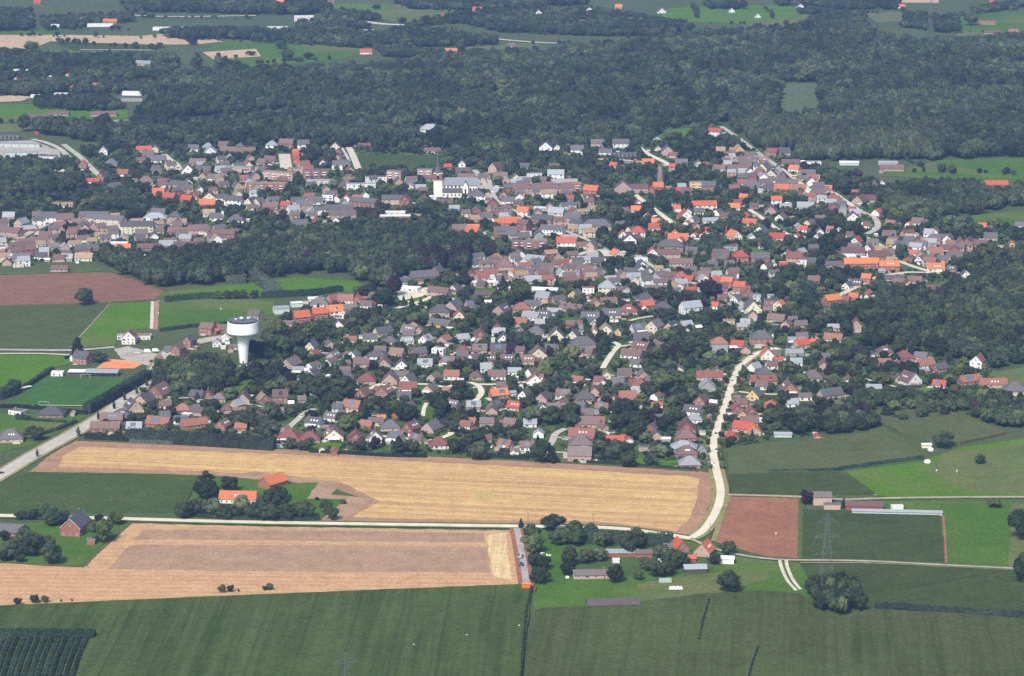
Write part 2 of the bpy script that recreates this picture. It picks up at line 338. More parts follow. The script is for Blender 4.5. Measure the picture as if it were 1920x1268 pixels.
VILLAGE = [(-60, 300), (60, 290), (280, 268), (1000, 272), (1330, 240), (1500, 302), (1640, 345), (1700, 405), (1960, 405), (1960, 490), (1600, 560), (1560, 640), (1660, 655), (1850, 690), (1960, 735), (1960, 760), (1640, 800), (1370, 838), (1330, 880), (1050, 866), (540, 838), (165, 823), (290, 700), (460, 690), (520, 605), (700, 545), (930, 500), (950, 440), (700, 435), (480, 470), (170, 480), (-60, 505)]
sheet('village_ground', VILLAGE, m_garden)
# --- the fields in front
crop('maize_field', [(-260, 1150), (0, 1140), (300, 1127), (640, 1113), (985, 1099), (999, 1106), (985, 1200), (976, 1290), (960, 1460), (-260, 1460)], m_maize, 1.6)
crop('maize_field', [(1005, 1147), (1100, 1141), (1180, 1137), (1300, 1120), (1420, 1112), (1500, 1118), (1540, 1150), (1600, 1164), (1760, 1173), (2120, 1200), (2120, 1460), (972, 1460), (980, 1290), (989, 1200)], m_maize2, 1.8)
sheet('stubble_field', [(-120, 1062), (0, 1056), (158, 1062), (178, 1040), (245, 981), (500, 988), (960, 995), (975, 1096), (640, 1109), (0, 1136), (-120, 1142)], m_tan)
sheet('tilled_strip', [(268, 993), (600, 995), (905, 1000), (912, 1018), (600, 1015), (250, 1012)], m_plow)
sheet('tilled_strip', [(242, 1022), (600, 1022), (913, 1026), (920, 1074), (600, 1073), (203, 1068)], m_plow)
sheet('straw_strip', [(913, 1004), (948, 999), (952, 1040), (960, 1090), (925, 1080), (918, 1040)], m_straw)
sheet('stubble_field', [(143, 826), (540, 842), (1050, 868), (1310, 884), (1336, 888), (1336, 930), (1322, 968), (1292, 1008), (1120, 988), (960, 985), (640, 980), (540, 974), (690, 940), (600, 905), (400, 892), (240, 888), (55, 886), (95, 852)], m_stubedge)
sheet('golden_stubble', [(150, 838), (540, 853), (1050, 880), (1290, 893), (1312, 897), (1308, 930), (1296, 968), (1270, 996), (1120, 978), (960, 976), (720, 972), (660, 970), (712, 940), (640, 905), (400, 884), (110, 876), (120, 855)], m_stub)
sheet('weedy_patch', [(892, 925), (915, 920), (935, 928), (915, 938), (890, 936)], m_weed)
sheet('fallow_patch', [(410, 893), (480, 885), (640, 905), (620, 928), (700, 935), (640, 976), (590, 974), (560, 935), (590, 908)], m_plow)
crop('beet_field', [(-120, 940), (0, 905), (58, 887), (240, 889), (372, 893), (352, 940), (348, 962), (0, 962), (-120, 962)], m_green2, 0.7)
sheet('farm_lawn', [(345, 960), (375, 900), (480, 900), (545, 906), (597, 905), (575, 935), (650, 936), (600, 975), (345, 972)], m_pasture)
sheet('farm_lawn', [(-120, 985), (0, 985), (110, 978), (240, 980), (176, 1036), (152, 1060), (60, 1058), (0, 1053), (-120, 1058)], m_pasture)
sheet('pasture', [(985, 993), (1140, 994), (1290, 1015), (1400, 1046), (1475, 1050), (1522, 1120), (1500, 1126), (1420, 1118), (1300, 1126), (1180, 1145), (1005, 1150), (996, 1105)], m_pasture)
sheet('dry_meadow', [(1195, 1095), (1330, 1075), (1440, 1070), (1440, 1085), (1350, 1110), (1230, 1130), (1195, 1135)], m_olive)
sheet('farm_yard', [(1060, 1045), (1200, 1040), (1290, 1030), (1370, 1045), (1330, 1075), (1230, 1080), (1060, 1080)], m_garden)
sheet('ploughed_field', [(1366, 931), (1503, 934), (1501, 1048), (1440, 1044), (1338, 1016), (1348, 985)], m_soil)
crop('beet_field', [(1506, 956), (1560, 958), (1762, 966), (1770, 1054), (1640, 1050), (1503, 1049)], m_dkcrop, 0.6)
sheet('meadow', [(1766, 945), (1960, 945), (1960, 1068), (1775, 1058), (1768, 1000)], m_olive)
sheet('meadow', [(1640, 940), (1900, 940), (1890, 1062), (1775, 1057), (1764, 965), (1640, 958)], m_pasture)
crop('clover_field', [(1500, 1058), (1640, 1058), (1775, 1064), (2000, 1075), (2000, 1150), (1640, 1140), (1600, 1105), (1530, 1110)], m_dkcrop, 0.4)
crop('maize_strip', [(1620, 1148), (1760, 1152), (2000, 1170), (2000, 1186), (1760, 1170), (1600, 1160)], m_maize2, 1.6)
sheet('meadow', [(1480, 1052), (1505, 1056), (1530, 1112), (1500, 1116)], m_pasture)
sheet('meadow', [(1583, 882), (1730, 864), (1800, 840), (1990, 812), (1990, 934), (1640, 931)], m_bright)
sheet('meadow', [(1770, 850), (1990, 825), (1990, 930), (1830, 925), (1745, 885)], m_olive)
crop('maize_field', [(1362, 846), (1440, 835), (1560, 824), (1662, 813), (1732, 857), (1640, 872), (1560, 884), (1440, 890), (1366, 893)], m_maize3, 2.0)
crop('maize_field', [(1366, 895), (1440, 892), (1562, 886), (1600, 900), (1640, 928), (1500, 929), (1370, 926)], m_dkcrop, 1.8)
crop('maize_field', [(1592, 748), (1640, 738), (1712, 736), (1745, 752), (1800, 778), (1885, 815), (1800, 834), (1745, 835), (1690, 816), (1650, 796)], m_maize3, 2.0)
sheet('meadow', [(1697, 736), (1748, 727), (1765, 740), (1735, 750)], m_bright)
sheet('meadow', [(1850, 700), (1990, 680), (1990, 742), (1900, 742)], m_olive)
# --- the fields on the left
sheet('ploughed_field', [(-120, 518), (0, 516), (130, 512), (205, 511), (255, 525), (310, 545), (290, 562), (200, 568), (0, 573), (-120, 575)], m_soil2)
sheet('pasture', [(-120, 510), (40, 512), (180, 505), (205, 511), (130, 512), (0, 516), (-120, 519)], m_pasture)
crop('beet_field', [(-120, 578), (0, 575), (205, 569), (130, 652), (0, 652), (-120, 652)], m_olcrop, 0.5)
sheet('meadow', [(207, 569), (286, 566), (284, 616), (222, 621), (215, 648), (130, 654)], m_bright)
sheet('track_strip', [(288, 566), (299, 562), (296, 618), (284, 618)], m_plow)
sheet('pasture', [(300, 562), (420, 562), (515, 562), (512, 588), (460, 604), (395, 607), (340, 614), (298, 619)], m_pasture)
sheet('pasture', [(300, 549), (380, 540), (480, 530), (560, 520), (670, 528), (690, 546), (560, 556), (480, 556), (310, 562)], m_bright)
sheet('training_pitch', [(-120, 664), (0, 664), (130, 667), (138, 679), (95, 692), (40, 723), (-120, 735)], m_bright)
sheet('football_pitch', [(14, 758), (92, 705), (236, 709), (165, 763)], m_pitch)
sheet('clay_court', [(180, 691), (203, 674), (278, 676), (252, 692)], m_clay)
sheet('garden_lawn', [(-60, 775), (165, 778), (140, 795), (60, 835), (-60, 860)], m_pasture)
sheet('dry_lawn', [(55, 792), (120, 791), (105, 810), (45, 811)], m_olive)
sheet('school_yard', [(240, 650), (310, 668), (290, 690), (225, 672), (215, 655)], m_yard)
sheet('tower_lawn', [(405, 735), (470, 712), (495, 722), (440, 745)], m_pasture)
# --- lawns of the village
for pts in ([(1265, 668), (1325, 660), (1322, 650), (1275, 652)], [(685, 622), (725, 616), (735, 604), (700, 604)], [(776, 783), (812, 786), (815, 764), (785, 762)], [(880, 545), (985, 560), (985, 548), (900, 538)], [(1375, 478), (1440, 480), (1450, 465), (1390, 466)],
            [(110, 470), (185, 458), (190, 447), (130, 452)], [(727, 362), (755, 362), (760, 348), (730, 348)], [(200, 405), (238, 405), (238, 393), (205, 396)], [(640, 300), (1, 1)], [(1230, 262), (1295, 258), (1305, 240), (1235, 245)], [(1040, 600), (1070, 602), (1066, 592)],
            [(580, 838), (640, 842), (640, 832), (590, 830)], [(1170, 868), (1290, 876), (1290, 866), (1175, 858)], [(1240, 872), (1275, 873), (1275, 866)], [(720, 846), (760, 848), (756, 838), (725, 838)], [(1168, 846), (1240, 848), (1240, 838), (1172, 838)], [(670, 318), (825, 322), (825, 292), (672, 290)],
            [(1640, 330), (1960, 345), (1960, 296), (1760, 300), (1690, 318)], [(1740, 420), (1960, 428), (1960, 392), (1850, 402), (1760, 412)], [(155, 330), (185, 335), (178, 322), (158, 322)], [(1520, 808), (1570, 806), (1555, 797), (1525, 798)], [(745, 560), (815, 572), (830, 562), (765, 553)]):
    if len(pts) > 2: sheet('lawn', pts, random.choice([m_pasture, m_pasture, m_bright]) if pts[0][0] not in (670,) else m_green2)
sheet('meadow', [(1690, 320), (1860, 330), (1840, 322), (1745, 305)], m_olive)
# --- the far fields
sheet('far_field', [(-80, 66), (130, 66), (260, 68), (330, 62), (420, 78), (370, 84), (280, 84), (95, 78), (60, 92), (-80, 90)], m_fartan)
sheet('far_field', [(95, 80), (280, 84), (300, 92), (140, 94)], m_dkcrop)
sheet('far_field', [(-80, 90), (60, 94), (140, 96), (300, 96), (290, 104), (120, 106), (-80, 108)], m_bright)
sheet('far_field', [(-80, 58), (110, 56), (120, 66), (-80, 66)], m_pasture)
sheet('far_field', [(380, 98), (480, 92), (490, 106), (400, 112)], m_fartan)
sheet('far_field', [(420, 76), (560, 80), (690, 92), (640, 112), (480, 128), (390, 124), (400, 112), (490, 106), (480, 92), (380, 96)], m_pasture)
sheet('far_field', [(560, 84), (650, 88), (680, 94), (600, 96)], m_olive)
sheet('far_field', [(600, 20), (760, 6), (870, 24), (860, 34), (760, 44), (700, 34)], m_olive)
sheet('far_field', [(580, 8), (740, 8), (720, 20), (620, 18)], m_bright)
sheet('far_field', [(860, 90), (1010, 80), (1010, 96), (900, 100)], m_olive)
sheet('far_field', [(1240, 18), (1300, 12), (1500, 10), (1520, 30), (1380, 44), (1240, 40)], m_bright)
sheet('far_field', [(1380, 44), (1520, 30), (1700, 22), (1690, 40), (1560, 50), (1400, 54)], m_olive)
sheet('far_field', [(1560, 0), (1760, 0), (1760, 6), (1600, 5)], m_fartan)
sheet('far_field', [(1780, 30), (1990, 14), (1990, 66), (1850, 62), (1790, 58)], m_pasture)
sheet('far_field', [(1800, 58), (1870, 60), (1850, 70), (1790, 68)], m_olive)
sheet('far_field', [(-80, 195), (40, 190), (60, 182), (10, 178), (-80, 180)], m_fartan)
sheet('far_field', [(-80, 198), (80, 196), (240, 205), (240, 222), (100, 228), (-80, 232)], m_bright)
sheet('far_field', [(-80, 232), (60, 232), (50, 248), (-80, 250)], m_olive)
sheet('far_field', [(250, 150), (300, 144), (290, 160), (255, 160)], m_bright)
sheet('far_field', [(350, 224), (480, 214), (540, 206), (545, 212), (480, 224), (360, 236)], m_olive)
sheet('young_plantation', [(1466, 158), (1531, 157), (1540, 226), (1455, 228)], m_young)
sheet('far_field', [(1180, 66), (1240, 60), (1330, 62), (1240, 72)], m_olive)

# --- rough grass margins between the fields
def margins():
    for pts, wd, mt in (([(0, 1138), (300, 1125), (640, 1111), (985, 1098)], 3.5, m_vg), ([(245, 980), (178, 1040), (158, 1062)], 3, m_vg), ([(158, 1063), (80, 1060), (0, 1055), (-80, 1058)], 3, m_vg), ([(58, 886), (240, 888), (372, 892)], 3, m_verge), ([(1366, 893), (1440, 891), (1562, 885)], 3, m_vg), ([(1562, 885), (1605, 902), (1642, 930)], 2.5, m_verge),
                        ([(1503, 934), (1502, 990), (1501, 1048)], 4, m_vg), ([(1338, 1016), (1348, 985), (1366, 931)], 3.5, m_verge), ([(0, 574), (130, 571), (205, 568), (290, 563)], 3, m_vg), ([(206, 569), (170, 610), (130, 653)], 2, m_verge), ([(1005, 1148), (1100, 1142), (1180, 1138), (1300, 1122), (1420, 1113)], 3, m_verge), ([(143, 826), (540, 842), (1050, 868), (1310, 884)], 3, m_vg), ([(1500, 1056), (1640, 1057), (1775, 1063), (1960, 1072)], 2.5, m_verge), ([(1583, 882), (1660, 873), (1730, 863)], 2.5, m_vg), ([(0, 515), (130, 511), (205, 510), (255, 524), (310, 545)], 4, m_vg)):
        ribbon('grass_margin', pts, wd, mt, z=.1)
# ------------------------------------------------------------------ roads
m_verge = field('dry_verge', (0.2, 0.19, 0.07), (0.27, 0.23, 0.1), patch=0.08, fine=0.4)
m_vg = field('green_verge', (0.06, 0.1, 0.028), (0.09, 0.12, 0.035), patch=0.08, fine=0.4)
margins()
LANE = [(1296, 1010), (1318, 996), (1336, 972), (1348, 945), (1351, 918), (1344, 886), (1338, 856), (1339, 826), (1348, 796), (1358, 768), (1367, 740), (1376, 712), (1386, 690), (1404, 674), (1424, 662), (1462, 655)]
ribbon('concrete_lane', LANE, 5.6, M['road'], verge=(6.0, m_verge))
ribbon('main_road', [(-60, 925), (0, 892), (60, 856), (140, 812), (200, 776), (250, 737), (285, 706), (300, 684), (312, 668), (330, 655), (380, 640), (430, 632)], 12.0, M['asph'], verge=(5.0, m_verge))
ribbon('country_lane', [(-80, 968), (0, 968), (230, 974), (500, 981), (970, 988), (1140, 991), (1230, 1001), (1296, 1011)], 6.5, M['road'], verge=(6.0, m_vg))
ribbon('farm_track', [(969, 992), (975, 1020), (981, 1055), (987, 1096)], 4.2, M['gravel'], verge=(6, m_soil))
ribbon('farm_track', [(1296, 1012), (1340, 1030), (1400, 1044), (1470, 1051), (1560, 1052), (1640, 1054), (1776, 1061), (1960, 1070)], 2.6, M['gravel'], verge=(2.5, m_vg))
ribbon('dirt_track', [(1462, 1052), (1466, 1068), (1477, 1091), (1493, 1109)], 2.2, M['pave'])
ribbon('dirt_track', [(1474, 1052), (1477, 1067), (1487, 1089), (1501, 1107)], 2.2, M['pave'])
ribbon('farm_track', [(1364, 929), (1440, 931), (1503, 933), (1580, 938), (1640, 936), (1760, 934), (1960, 933)], 2.4, M['gravel'], verge=(3, m_verge))
ribbon('farm_track', [(1768, 966), (1772, 1010), (1774, 1058)], 1.6, m_soil)
ribbon('field_path', [(-60, 657), (0, 657), (130, 658), (215, 652)], 6, M['gravel'])
ribbon('field_path', [(-60, 665), (60, 664), (135, 667)], 3, M['road'])
ribbon('field_path', [(286, 566), (285, 600), (284, 618)], 3, M['pave'])
for pts, wd, mt in (([(1142, 640), (1160, 648), (1150, 660), (1138, 678), (1130, 692)], 6, 'road'), ([(1150, 652), (1185, 648)], 5, 'road'), ([(880, 718), (896, 724), (903, 736), (897, 747), (886, 757)], 6, 'road'), ([(896, 722), (930, 722), (985, 718), (1030, 722)], 6, 'road'),
                    ([(1060, 805), (1042, 815), (1036, 828), (1030, 838)], 6.5, 'asph'), ([(1045, 822), (1075, 822)], 5, 'asph'), ([(590, 768), (570, 777), (556, 790), (530, 812)], 6.5, 'asph'), ([(655, 733), (690, 731), (715, 722), (742, 730)], 6, 'road'), ([(780, 722), (800, 722), (835, 727), (850, 724)], 6, 'road'),
                    ([(800, 757), (795, 768), (793, 782)], 4, 'road'), ([(690, 822), (730, 820), (800, 828), (840, 818), (846, 812)], 6, 'road'), ([(970, 838), (1000, 848), (1060, 850)], 5, 'asph'),
                    ([(1352, 238), (1385, 260), (1425, 290), (1456, 312), (1490, 336), (1519, 358), (1560, 362), (1585, 378), (1612, 396), (1640, 410), (1645, 428), (1625, 440)], 8, 'asph'), ([(1456, 312), (1490, 336), (1519, 358)], 7, 'pave'), ([(1562, 362), (1585, 378), (1612, 396)], 7, 'road'),
                    ([(1620, 445), (1645, 458), (1672, 476), (1690, 492), (1715, 502), (1745, 512), (1700, 512), (1650, 520), (1620, 532), (1560, 562)], 8, 'pave'), ([(1190, 366), (1215, 385), (1238, 402), (1262, 420)], 8, 'road'), ([(1405, 394), (1432, 412), (1459, 432), (1490, 445)], 7, 'road'),
                    ([(1195, 275), (1215, 290), (1240, 302), (1258, 312)], 9, 'road'), ([(1080, 300), (1150, 300), (1215, 306), (1250, 312)], 9, 'pave'), ([(-40, 490), (0, 470), (57, 437), (95, 418)], 9, 'asph'), ([(654, 277), (664, 298), (672, 318)], 10, 'pave'), ([(640, 277), (648, 290), (655, 303)], 4, 'pave'),
                    ([(533, 290), (535, 304), (537, 318)], 17, 'pave'), ([(308, 291), (318, 300), (330, 308), (338, 320)], 9, 'pave'), ([(119, 272), (150, 295), (170, 315), (190, 334)], 9, 'asph'), ([(60, 262), (85, 268), (112, 280), (130, 298)], 9, 'asph'), ([(912, 325), (917, 340), (923, 358), (935, 380), (985, 405), (1050, 430), (1110, 455), (1150, 478)], 6, 'asph'),
                    ([(742, 580), (790, 566), (822, 556), (858, 566)], 7, 'road'), ([(750, 562), (790, 575), (812, 582)], 4, 'road'), ([(1180, 603), (1200, 598), (1225, 594)], 5, 'pave'), ([(1195, 480), (1250, 520), (1300, 532), (1360, 552), (1400, 580), (1430, 620), (1420, 655)], 8, 'asph'),
                    ([(1080, 480), (1125, 470), (1140, 482)], 9, 'pave'), ([(170, 24), (260, 30), (340, 32), (480, 30)], 14, 'asph'), ([(660, 38), (720, 46), (780, 48)], 20, 'pave'), ([(930, 74), (1000, 80), (1050, 82)], 14, 'asph'), ([(150, 94), (290, 95)], 6, 'pave'), ([(890, 320), (905, 340), (915, 356)], 8, 'asph'),
                    ([(1385, 736), (1420, 740), (1480, 742)], 5, 'pave'), ([(1620, 712), (1660, 722), (1690, 730)], 4, 'pave'), ([(1480, 662), (1530, 668)], 4, 'asph'), ([(550, 688), (480, 686), (440, 690)], 5, 'asph'), ([(1060, 850), (1060, 862)], 4, 'asph'), ([(300, 755), (340, 748), (420, 752), (520, 770)], 4, 'asph')):
    ribbon('street', pts, wd * .8, M[mt])
sheet('church_square', [(880, 372), (915, 362), (935, 372), (905, 385)], m_yard)
sheet('parking', [(742, 545), (812, 540), (815, 552), (750, 566)], M['road'])
sheet('parking', [(890, 345), (905, 330), (912, 352), (900, 358)], m_yard)
sheet('factory_yard', [(-40, 268), (60, 264), (112, 284), (114, 300), (-40, 300)], m_yard)

# ================================================================== FOLIAGE KINDS (unit height, shared by every copy)
def crown_mesh(name, mat, seed, shape='round', nb=19, per=26, z0=0.09):
    rr = random.Random(seed); mb = MB(); blobs = []
    if shape == 'round':
        for i in range(nb):
            a = rr.uniform(0, 2 * math.pi); t = rr.uniform(-0.85, 1)
            k = math.sqrt(max(0, 1 - t * t)); rad = 0.33 * rr.uniform(0.75, 1.1)
            blobs.append((math.cos(a) * k * rad, math.sin(a) * k * rad, 0.54 + t * 0.29, rr.uniform(0.13, 0.21)))
        core = (0.28, 0.56, 0.34)
    elif shape == 'poplar':
        for i in range(nb):
            t = i / (nb - 1); a = rr.uniform(0, 2 * math.pi); rad = 0.12 * math.sin(math.pi * (0.12 + 0.8 * t)) * rr.uniform(0.5, 1.1)
            blobs.append((math.cos(a) * rad, math.sin(a) * rad, 0.14 + 0.76 * t, rr.uniform(0.08, 0.12) * (1.1 - 0.5 * t)))
        core = (0.12, 0.5, 0.4)
    elif shape == 'cone':
        for i in range(nb):
            t = i / (nb - 1); a = i * 2.4; rad = 0.2 * (1 - t) * rr.uniform(0.7, 1.1)
            blobs.append((math.cos(a) * rad, math.sin(a) * rad, 0.12 + 0.8 * t, 0.05 + 0.1 * (1 - t)))
        core = (0.14, 0.4, 0.34)
    else:                                          # bush
        for i in range(nb):
            a = rr.uniform(0, 2 * math.pi); rad = 0.36 * math.sqrt(rr.random())
            blobs.append((math.cos(a) * rad, math.sin(a) * rad, rr.uniform(0.3, 0.72), rr.uniform(0.2, 0.3)))
        core = (0.42, 0.42, 0.4)
    cx, cz, ch = core
    # dark inner mass, faceted and uneven
    n1, n2 = 8, 5; vs = []; fs = []
    for j in range(n2):
        ph = math.pi * (j + 0.5) / n2
        for i in range(n1):
            a = 2 * math.pi * i / n1; q = rr.uniform(0.75, 1.05)
            vs.append((cx * math.sin(ph) * math.cos(a) * q, cx * math.sin(ph) * math.sin(a) * q, cz + ch * math.cos(ph) * q))
    for j in range(n2 - 1):
        for i in range(n1): fs.append((j * n1 + i, (j + 1) * n1 + i, (j + 1) * n1 + (i + 1) % n1, j * n1 + (i + 1) % n1))
    fs.append(tuple(range(n1))); fs.append(tuple(range((n2 - 1) * n1, n2 * n1))[::-1]); mb.poly(vs, fs)
    for (bx, by, bz, br) in blobs:                 # each lobe has a rounded, uneven body
        o = len(mb.v); m1, m2 = 7, 4; vs = []; fs = []
        for j in range(m2):
            ph = math.pi * (j + .35) / (m2 - .3)
            for i in range(m1):
                a = 2 * math.pi * (i + .5 * (j % 2)) / m1; q = br * rr.uniform(.74, .98)
                vs.append((bx + q * math.sin(ph) * math.cos(a), by + q * math.sin(ph) * math.sin(a), max(z0 * .8, bz + q * math.cos(ph))))
        for j in range(m2 - 1):
            for i in range(m1): fs.append((j * m1 + i, (j + 1) * m1 + i, (j + 1) * m1 + (i + 1) % m1, j * m1 + (i + 1) % m1))
        fs.append(tuple(range(m1))); mb.poly(vs, fs)
        for _ in range(per):
            t = rr.uniform(-0.75, 1); a = rr.uniform(0, 2 * math.pi); k = math.sqrt(1 - t * t)
            n = Vector((k * math.cos(a), k * math.sin(a), t)); q = rr.uniform(0.82, 1.1)
            c = Vector((bx, by, bz)) + n * br * q
            if c.z < z0: continue
            n = (n + Vector((rr.uniform(-1, 1), rr.uniform(-1, 1), rr.uniform(-.6, 1))) * 0.38).normalized()
            u = n.orthogonal().normalized(); u = (Matrix.Rotation(rr.uniform(0, 6.28), 3, n) @ u); v = n.cross(u)
            s = br * rr.uniform(0.2, 0.4)
            mb.poly([c + u * s, c + v * s * rr.uniform(.6, 1) + n * s * .2, c - u * s * rr.uniform(.7, 1.1), c - v * s * rr.uniform(.6, 1) + n * s * .15], [(0, 1, 2, 3)])
    return mb.mesh(name, mat)
CR = {'round': [crown_mesh('crown', M[m], 100 + i) for i, m in enumerate(('leafA', 'leafA', 'leafB', 'leafA', 'leafB', 'leafA'))],
      'light': [crown_mesh('crown', M['leafC'], 120), crown_mesh('crown', M['leafC'], 121)],
      'grey': [crown_mesh('crown', M['leafG'], 125)],
      'copper': [crown_mesh('crown', M['leafE'], 130), crown_mesh('crown', M['leafE'], 131)],
      'poplar': [crown_mesh('crown', M['leafA'], 140, 'poplar', 22, 20, 0.05), crown_mesh('crown', M['leafB'], 141, 'poplar', 22, 20, 0.05)],
      'conifer': [crown_mesh('crown', M['leafD'], 150, 'cone', 26, 16, 0.03), crown_mesh('crown', M['leafD'], 151, 'cone', 26, 16, 0.03)],
      'bush': [crown_mesh('foliage', M[m], 160 + i, 'bush', 11, 22, 0.02) for i, m in enumerate(('leafA', 'leafB', 'leafB', 'leafA', 'leafC'))]}
def trunk_mesh():
    mb = MB(); mb.lathe([(0.03, -0.01), (0.022, 0.12), (0.016, 0.4), (0.008, 0.7)], 7)
    for a, z, l in ((0.3, .3, .2), (2.2, .36, .22), (4.1, .33, .2), (5.3, .45, .16)):
        mb.bar((0, 0, z), (math.cos(a) * l, math.sin(a) * l, z + .2), 0.008)
    return mb.mesh('trunk', M['bark'])
TRUNK = trunk_mesh()
TREES = []            # (pixel x, kind words, empty) for labels
def tree(p, h, wd, kind='round', label=None, rr=random):
    """one tree: h metres high, crown wd metres across"""
    nm = {'round': 'tree', 'light': 'tree', 'grey': 'tree', 'copper': 'copper_beech', 'poplar': 'poplar_tree', 'conifer': 'conifer_tree', 'bush': 'bush'}[kind]
    e = empty(nm, (p.x, p.y, 0), rr.uniform(0, 6.28))
    base = {'round': 0.8, 'light': 0.85, 'grey': 0.9, 'copper': 0.9, 'poplar': 0.34, 'conifer': 0.52, 'bush': 1.1}[kind]
    e.scale = (wd / base, wd / base, h)
    me = rr.choice(CR[kind])
    if kind != 'bush': link('trunk', TRUNK, e)
    link('crown' if kind != 'bush' else 'foliage', me, e)
    TREES.append([e, kind, label, h, p]); return e

# ---- masses of trees: one object each, crowns instanced on points
SRC = {}
def scatter(name, pts, kinds, label=None, cat=None):
    """pts: (x, y, h, w, rz).  stuff: a wood or the greenery of gardens that nobody could count"""
    me = bpy.data.meshes.new(name); me.from_pydata([(p[0], p[1], 0) for p in pts], [], [])
    for an, dt in (('scl', 'FLOAT_VECTOR'), ('rot', 'FLOAT_VECTOR')): me.attributes.new(an, dt, 'POINT')
    me.attributes.new('pick', 'INT', 'POINT')
    s = []; r = []
    for p in pts: s += [p[3] / .9, p[3] / .9, p[2]]; r += [0, 0, p[4]]
    me.attributes['scl'].data.foreach_set('vector', s); me.attributes['rot'].data.foreach_set('vector', r)
    me.attributes['pick'].data.foreach_set('value', [p[5] if len(p) > 5 else random.randrange(1000) for p in pts])
    o = link(name, me)
    ng = bpy.data.node_groups.new(name, 'GeometryNodeTree')
    ng.interface.new_socket(name='Geometry', in_out='INPUT', socket_type='NodeSocketGeometry'); ng.interface.new_socket(name='Geometry', in_out='OUTPUT', socket_type='NodeSocketGeometry')
    N = ng.nodes; L = ng.links; gi = N.new('NodeGroupInput'); go = N.new('NodeGroupOutput')
    iop = N.new('GeometryNodeInstanceOnPoints'); jn = N.new('GeometryNodeJoinGeometry')
    for so_ in kinds:
        oi = N.new('GeometryNodeObjectInfo'); oi.inputs['Object'].default_value = so_; oi.inputs['As Instance'].default_value = True
        L.new(oi.outputs['Geometry'], jn.inputs[0])
    def at(n, dt):
        a = N.new('GeometryNodeInputNamedAttribute'); a.data_type = dt; a.inputs['Name'].default_value = n; return a.outputs['Attribute']
    L.new(gi.outputs[0], iop.inputs['Points']); L.new(jn.outputs[0], iop.inputs['Instance'])
    iop.inputs['Pick Instance'].default_value = True
    L.new(at('pick', 'INT'), iop.inputs['Instance Index']); L.new(at('rot', 'FLOAT_VECTOR'), iop.inputs['Rotation']); L.new(at('scl', 'FLOAT_VECTOR'), iop.inputs['Scale'])
    L.new(iop.outputs[0], go.inputs[0])
    md = o.modifiers.new('scatter', 'NODES'); md.node_group = ng
    return tag(o, label, cat, None, 'stuff')
def hides(x, y):
    for (fx, fy, fa, hx, hy, fh) in FOOT:
        if abs(x - fx) < 30 and -55 < y - fy < 16:
            e_ = max(hx, hy); dy = fy - y
            if abs(x - fx) < e_ + 3 and dy < 48: return True
    return False
def fill(poly, step, hmin, hmax, wf=0.85, rr=None, holes=(), jit=0.42, stand=90.0):
    """jittered grid of trees inside a pixel polygon; stands of their own height, spacing and species"""
    rr = rr or random.Random(int(poly[0][0] * 13 + poly[0][1]))
    g = G(poly); hg = [G(h) for h in holes]
    x0 = min(p.x for p in g); x1 = max(p.x for p in g); y0 = min(p.y for p in g); y1 = max(p.y for p in g)
    ST = {}
    def stand_at(x, y):
        i, j = int(x // stand), int(y // stand); best = None
        for a in (-1, 0, 1):
            for b in (-1, 0, 1):
                k = (i + a, j + b)
                if k not in ST: ST[k] = ((k[0] + rr.random()) * stand, (k[1] + rr.random()) * stand, rr.random(), rr.randrange(1000), rr.random())
                s_ = ST[k]; d = (s_[0] - x) ** 2 + ((s_[1] - y) * 1.3) ** 2
                if best is None or d < best[0]: best = (d, s_)
        return best[1]
    out = []; j = 0; y = y0
    while y < y1:
        x = x0 + (step / 2 if j % 2 else 0)
        while x < x1:
            xx = x + rr.uniform(-jit, jit) * step; yy = y + rr.uniform(-jit, jit) * step; x += step
            if not inpoly(xx, yy, g) or any(inpoly(xx, yy, h) for h in hg) or hides(xx, yy): continue
            s_ = stand_at(xx, yy)
            if rr.random() < .06 + .1 * s_[4]: continue
            q = .3 * rr.random() + .7 * s_[2]
            if rr.random() < .06: q += .35
            h = hmin + (hmax - hmin) * q
            out.append((xx, yy, h, step * wf * rr.uniform(1.05, 1.75) * (.85 + .3 * s_[2]), rr.uniform(0, 6.28), s_[3] if rr.random() < .55 else rr.randrange(1000)))
        y += step * 0.87; j += 1
    return out

# ================================================================== HOUSES
def win_mesh(wd, ht, name='window'):
    mb = MB(); mb.box(-wd / 2, wd / 2, -0.07, 0.05, -ht / 2, ht / 2, 0); mb.box(-wd / 2 + .1, -0.05, -0.1, -0.02, -ht / 2 + .1, ht / 2 - .1, 1); mb.box(0.05, wd / 2 - .1, -0.1, -0.02, -ht / 2 + .1, ht / 2 - .1, 1)
    mb.box(-wd / 2 - .12, wd / 2 + .12, -0.2, 0.05, -ht / 2 - .12, -ht / 2 - .005, 0)
    return mb.mesh(name, [M['frame'], M['glass']])
WIN = {'s': win_mesh(1.3, 1.4), 'w': win_mesh(2.4, 1.5), 't': win_mesh(2.6, 2.2)}
mb = MB(); mb.box(-.55, .55, -.08, .05, 0, 2.1, 0); mb.box(-.68, .68, -.05, .04, 0, 2.25, 1); DOOR = mb.mesh('door', [M['door'], M['frame']])
mb = MB(); mb.box(-.55, .55, -.7, .7, 0, .14, 0); mb.box(-.45, .45, -.6, .6, .1, .2, 1); SKYL = mb.mesh('skylight', [M['frame'], M['skyl']])
mb = MB(); mb.box(-.4, .4, -.3, .3, -.8, 1.3, 0); mb.box(-.48, .48, -.38, .38, 1.3, 1.45, 1); mb.box(-.2, .2, -.12, .12, 1.45, 1.8, 0); CHIM = mb.mesh('chimney', [M['wallb'], M['wallg']])
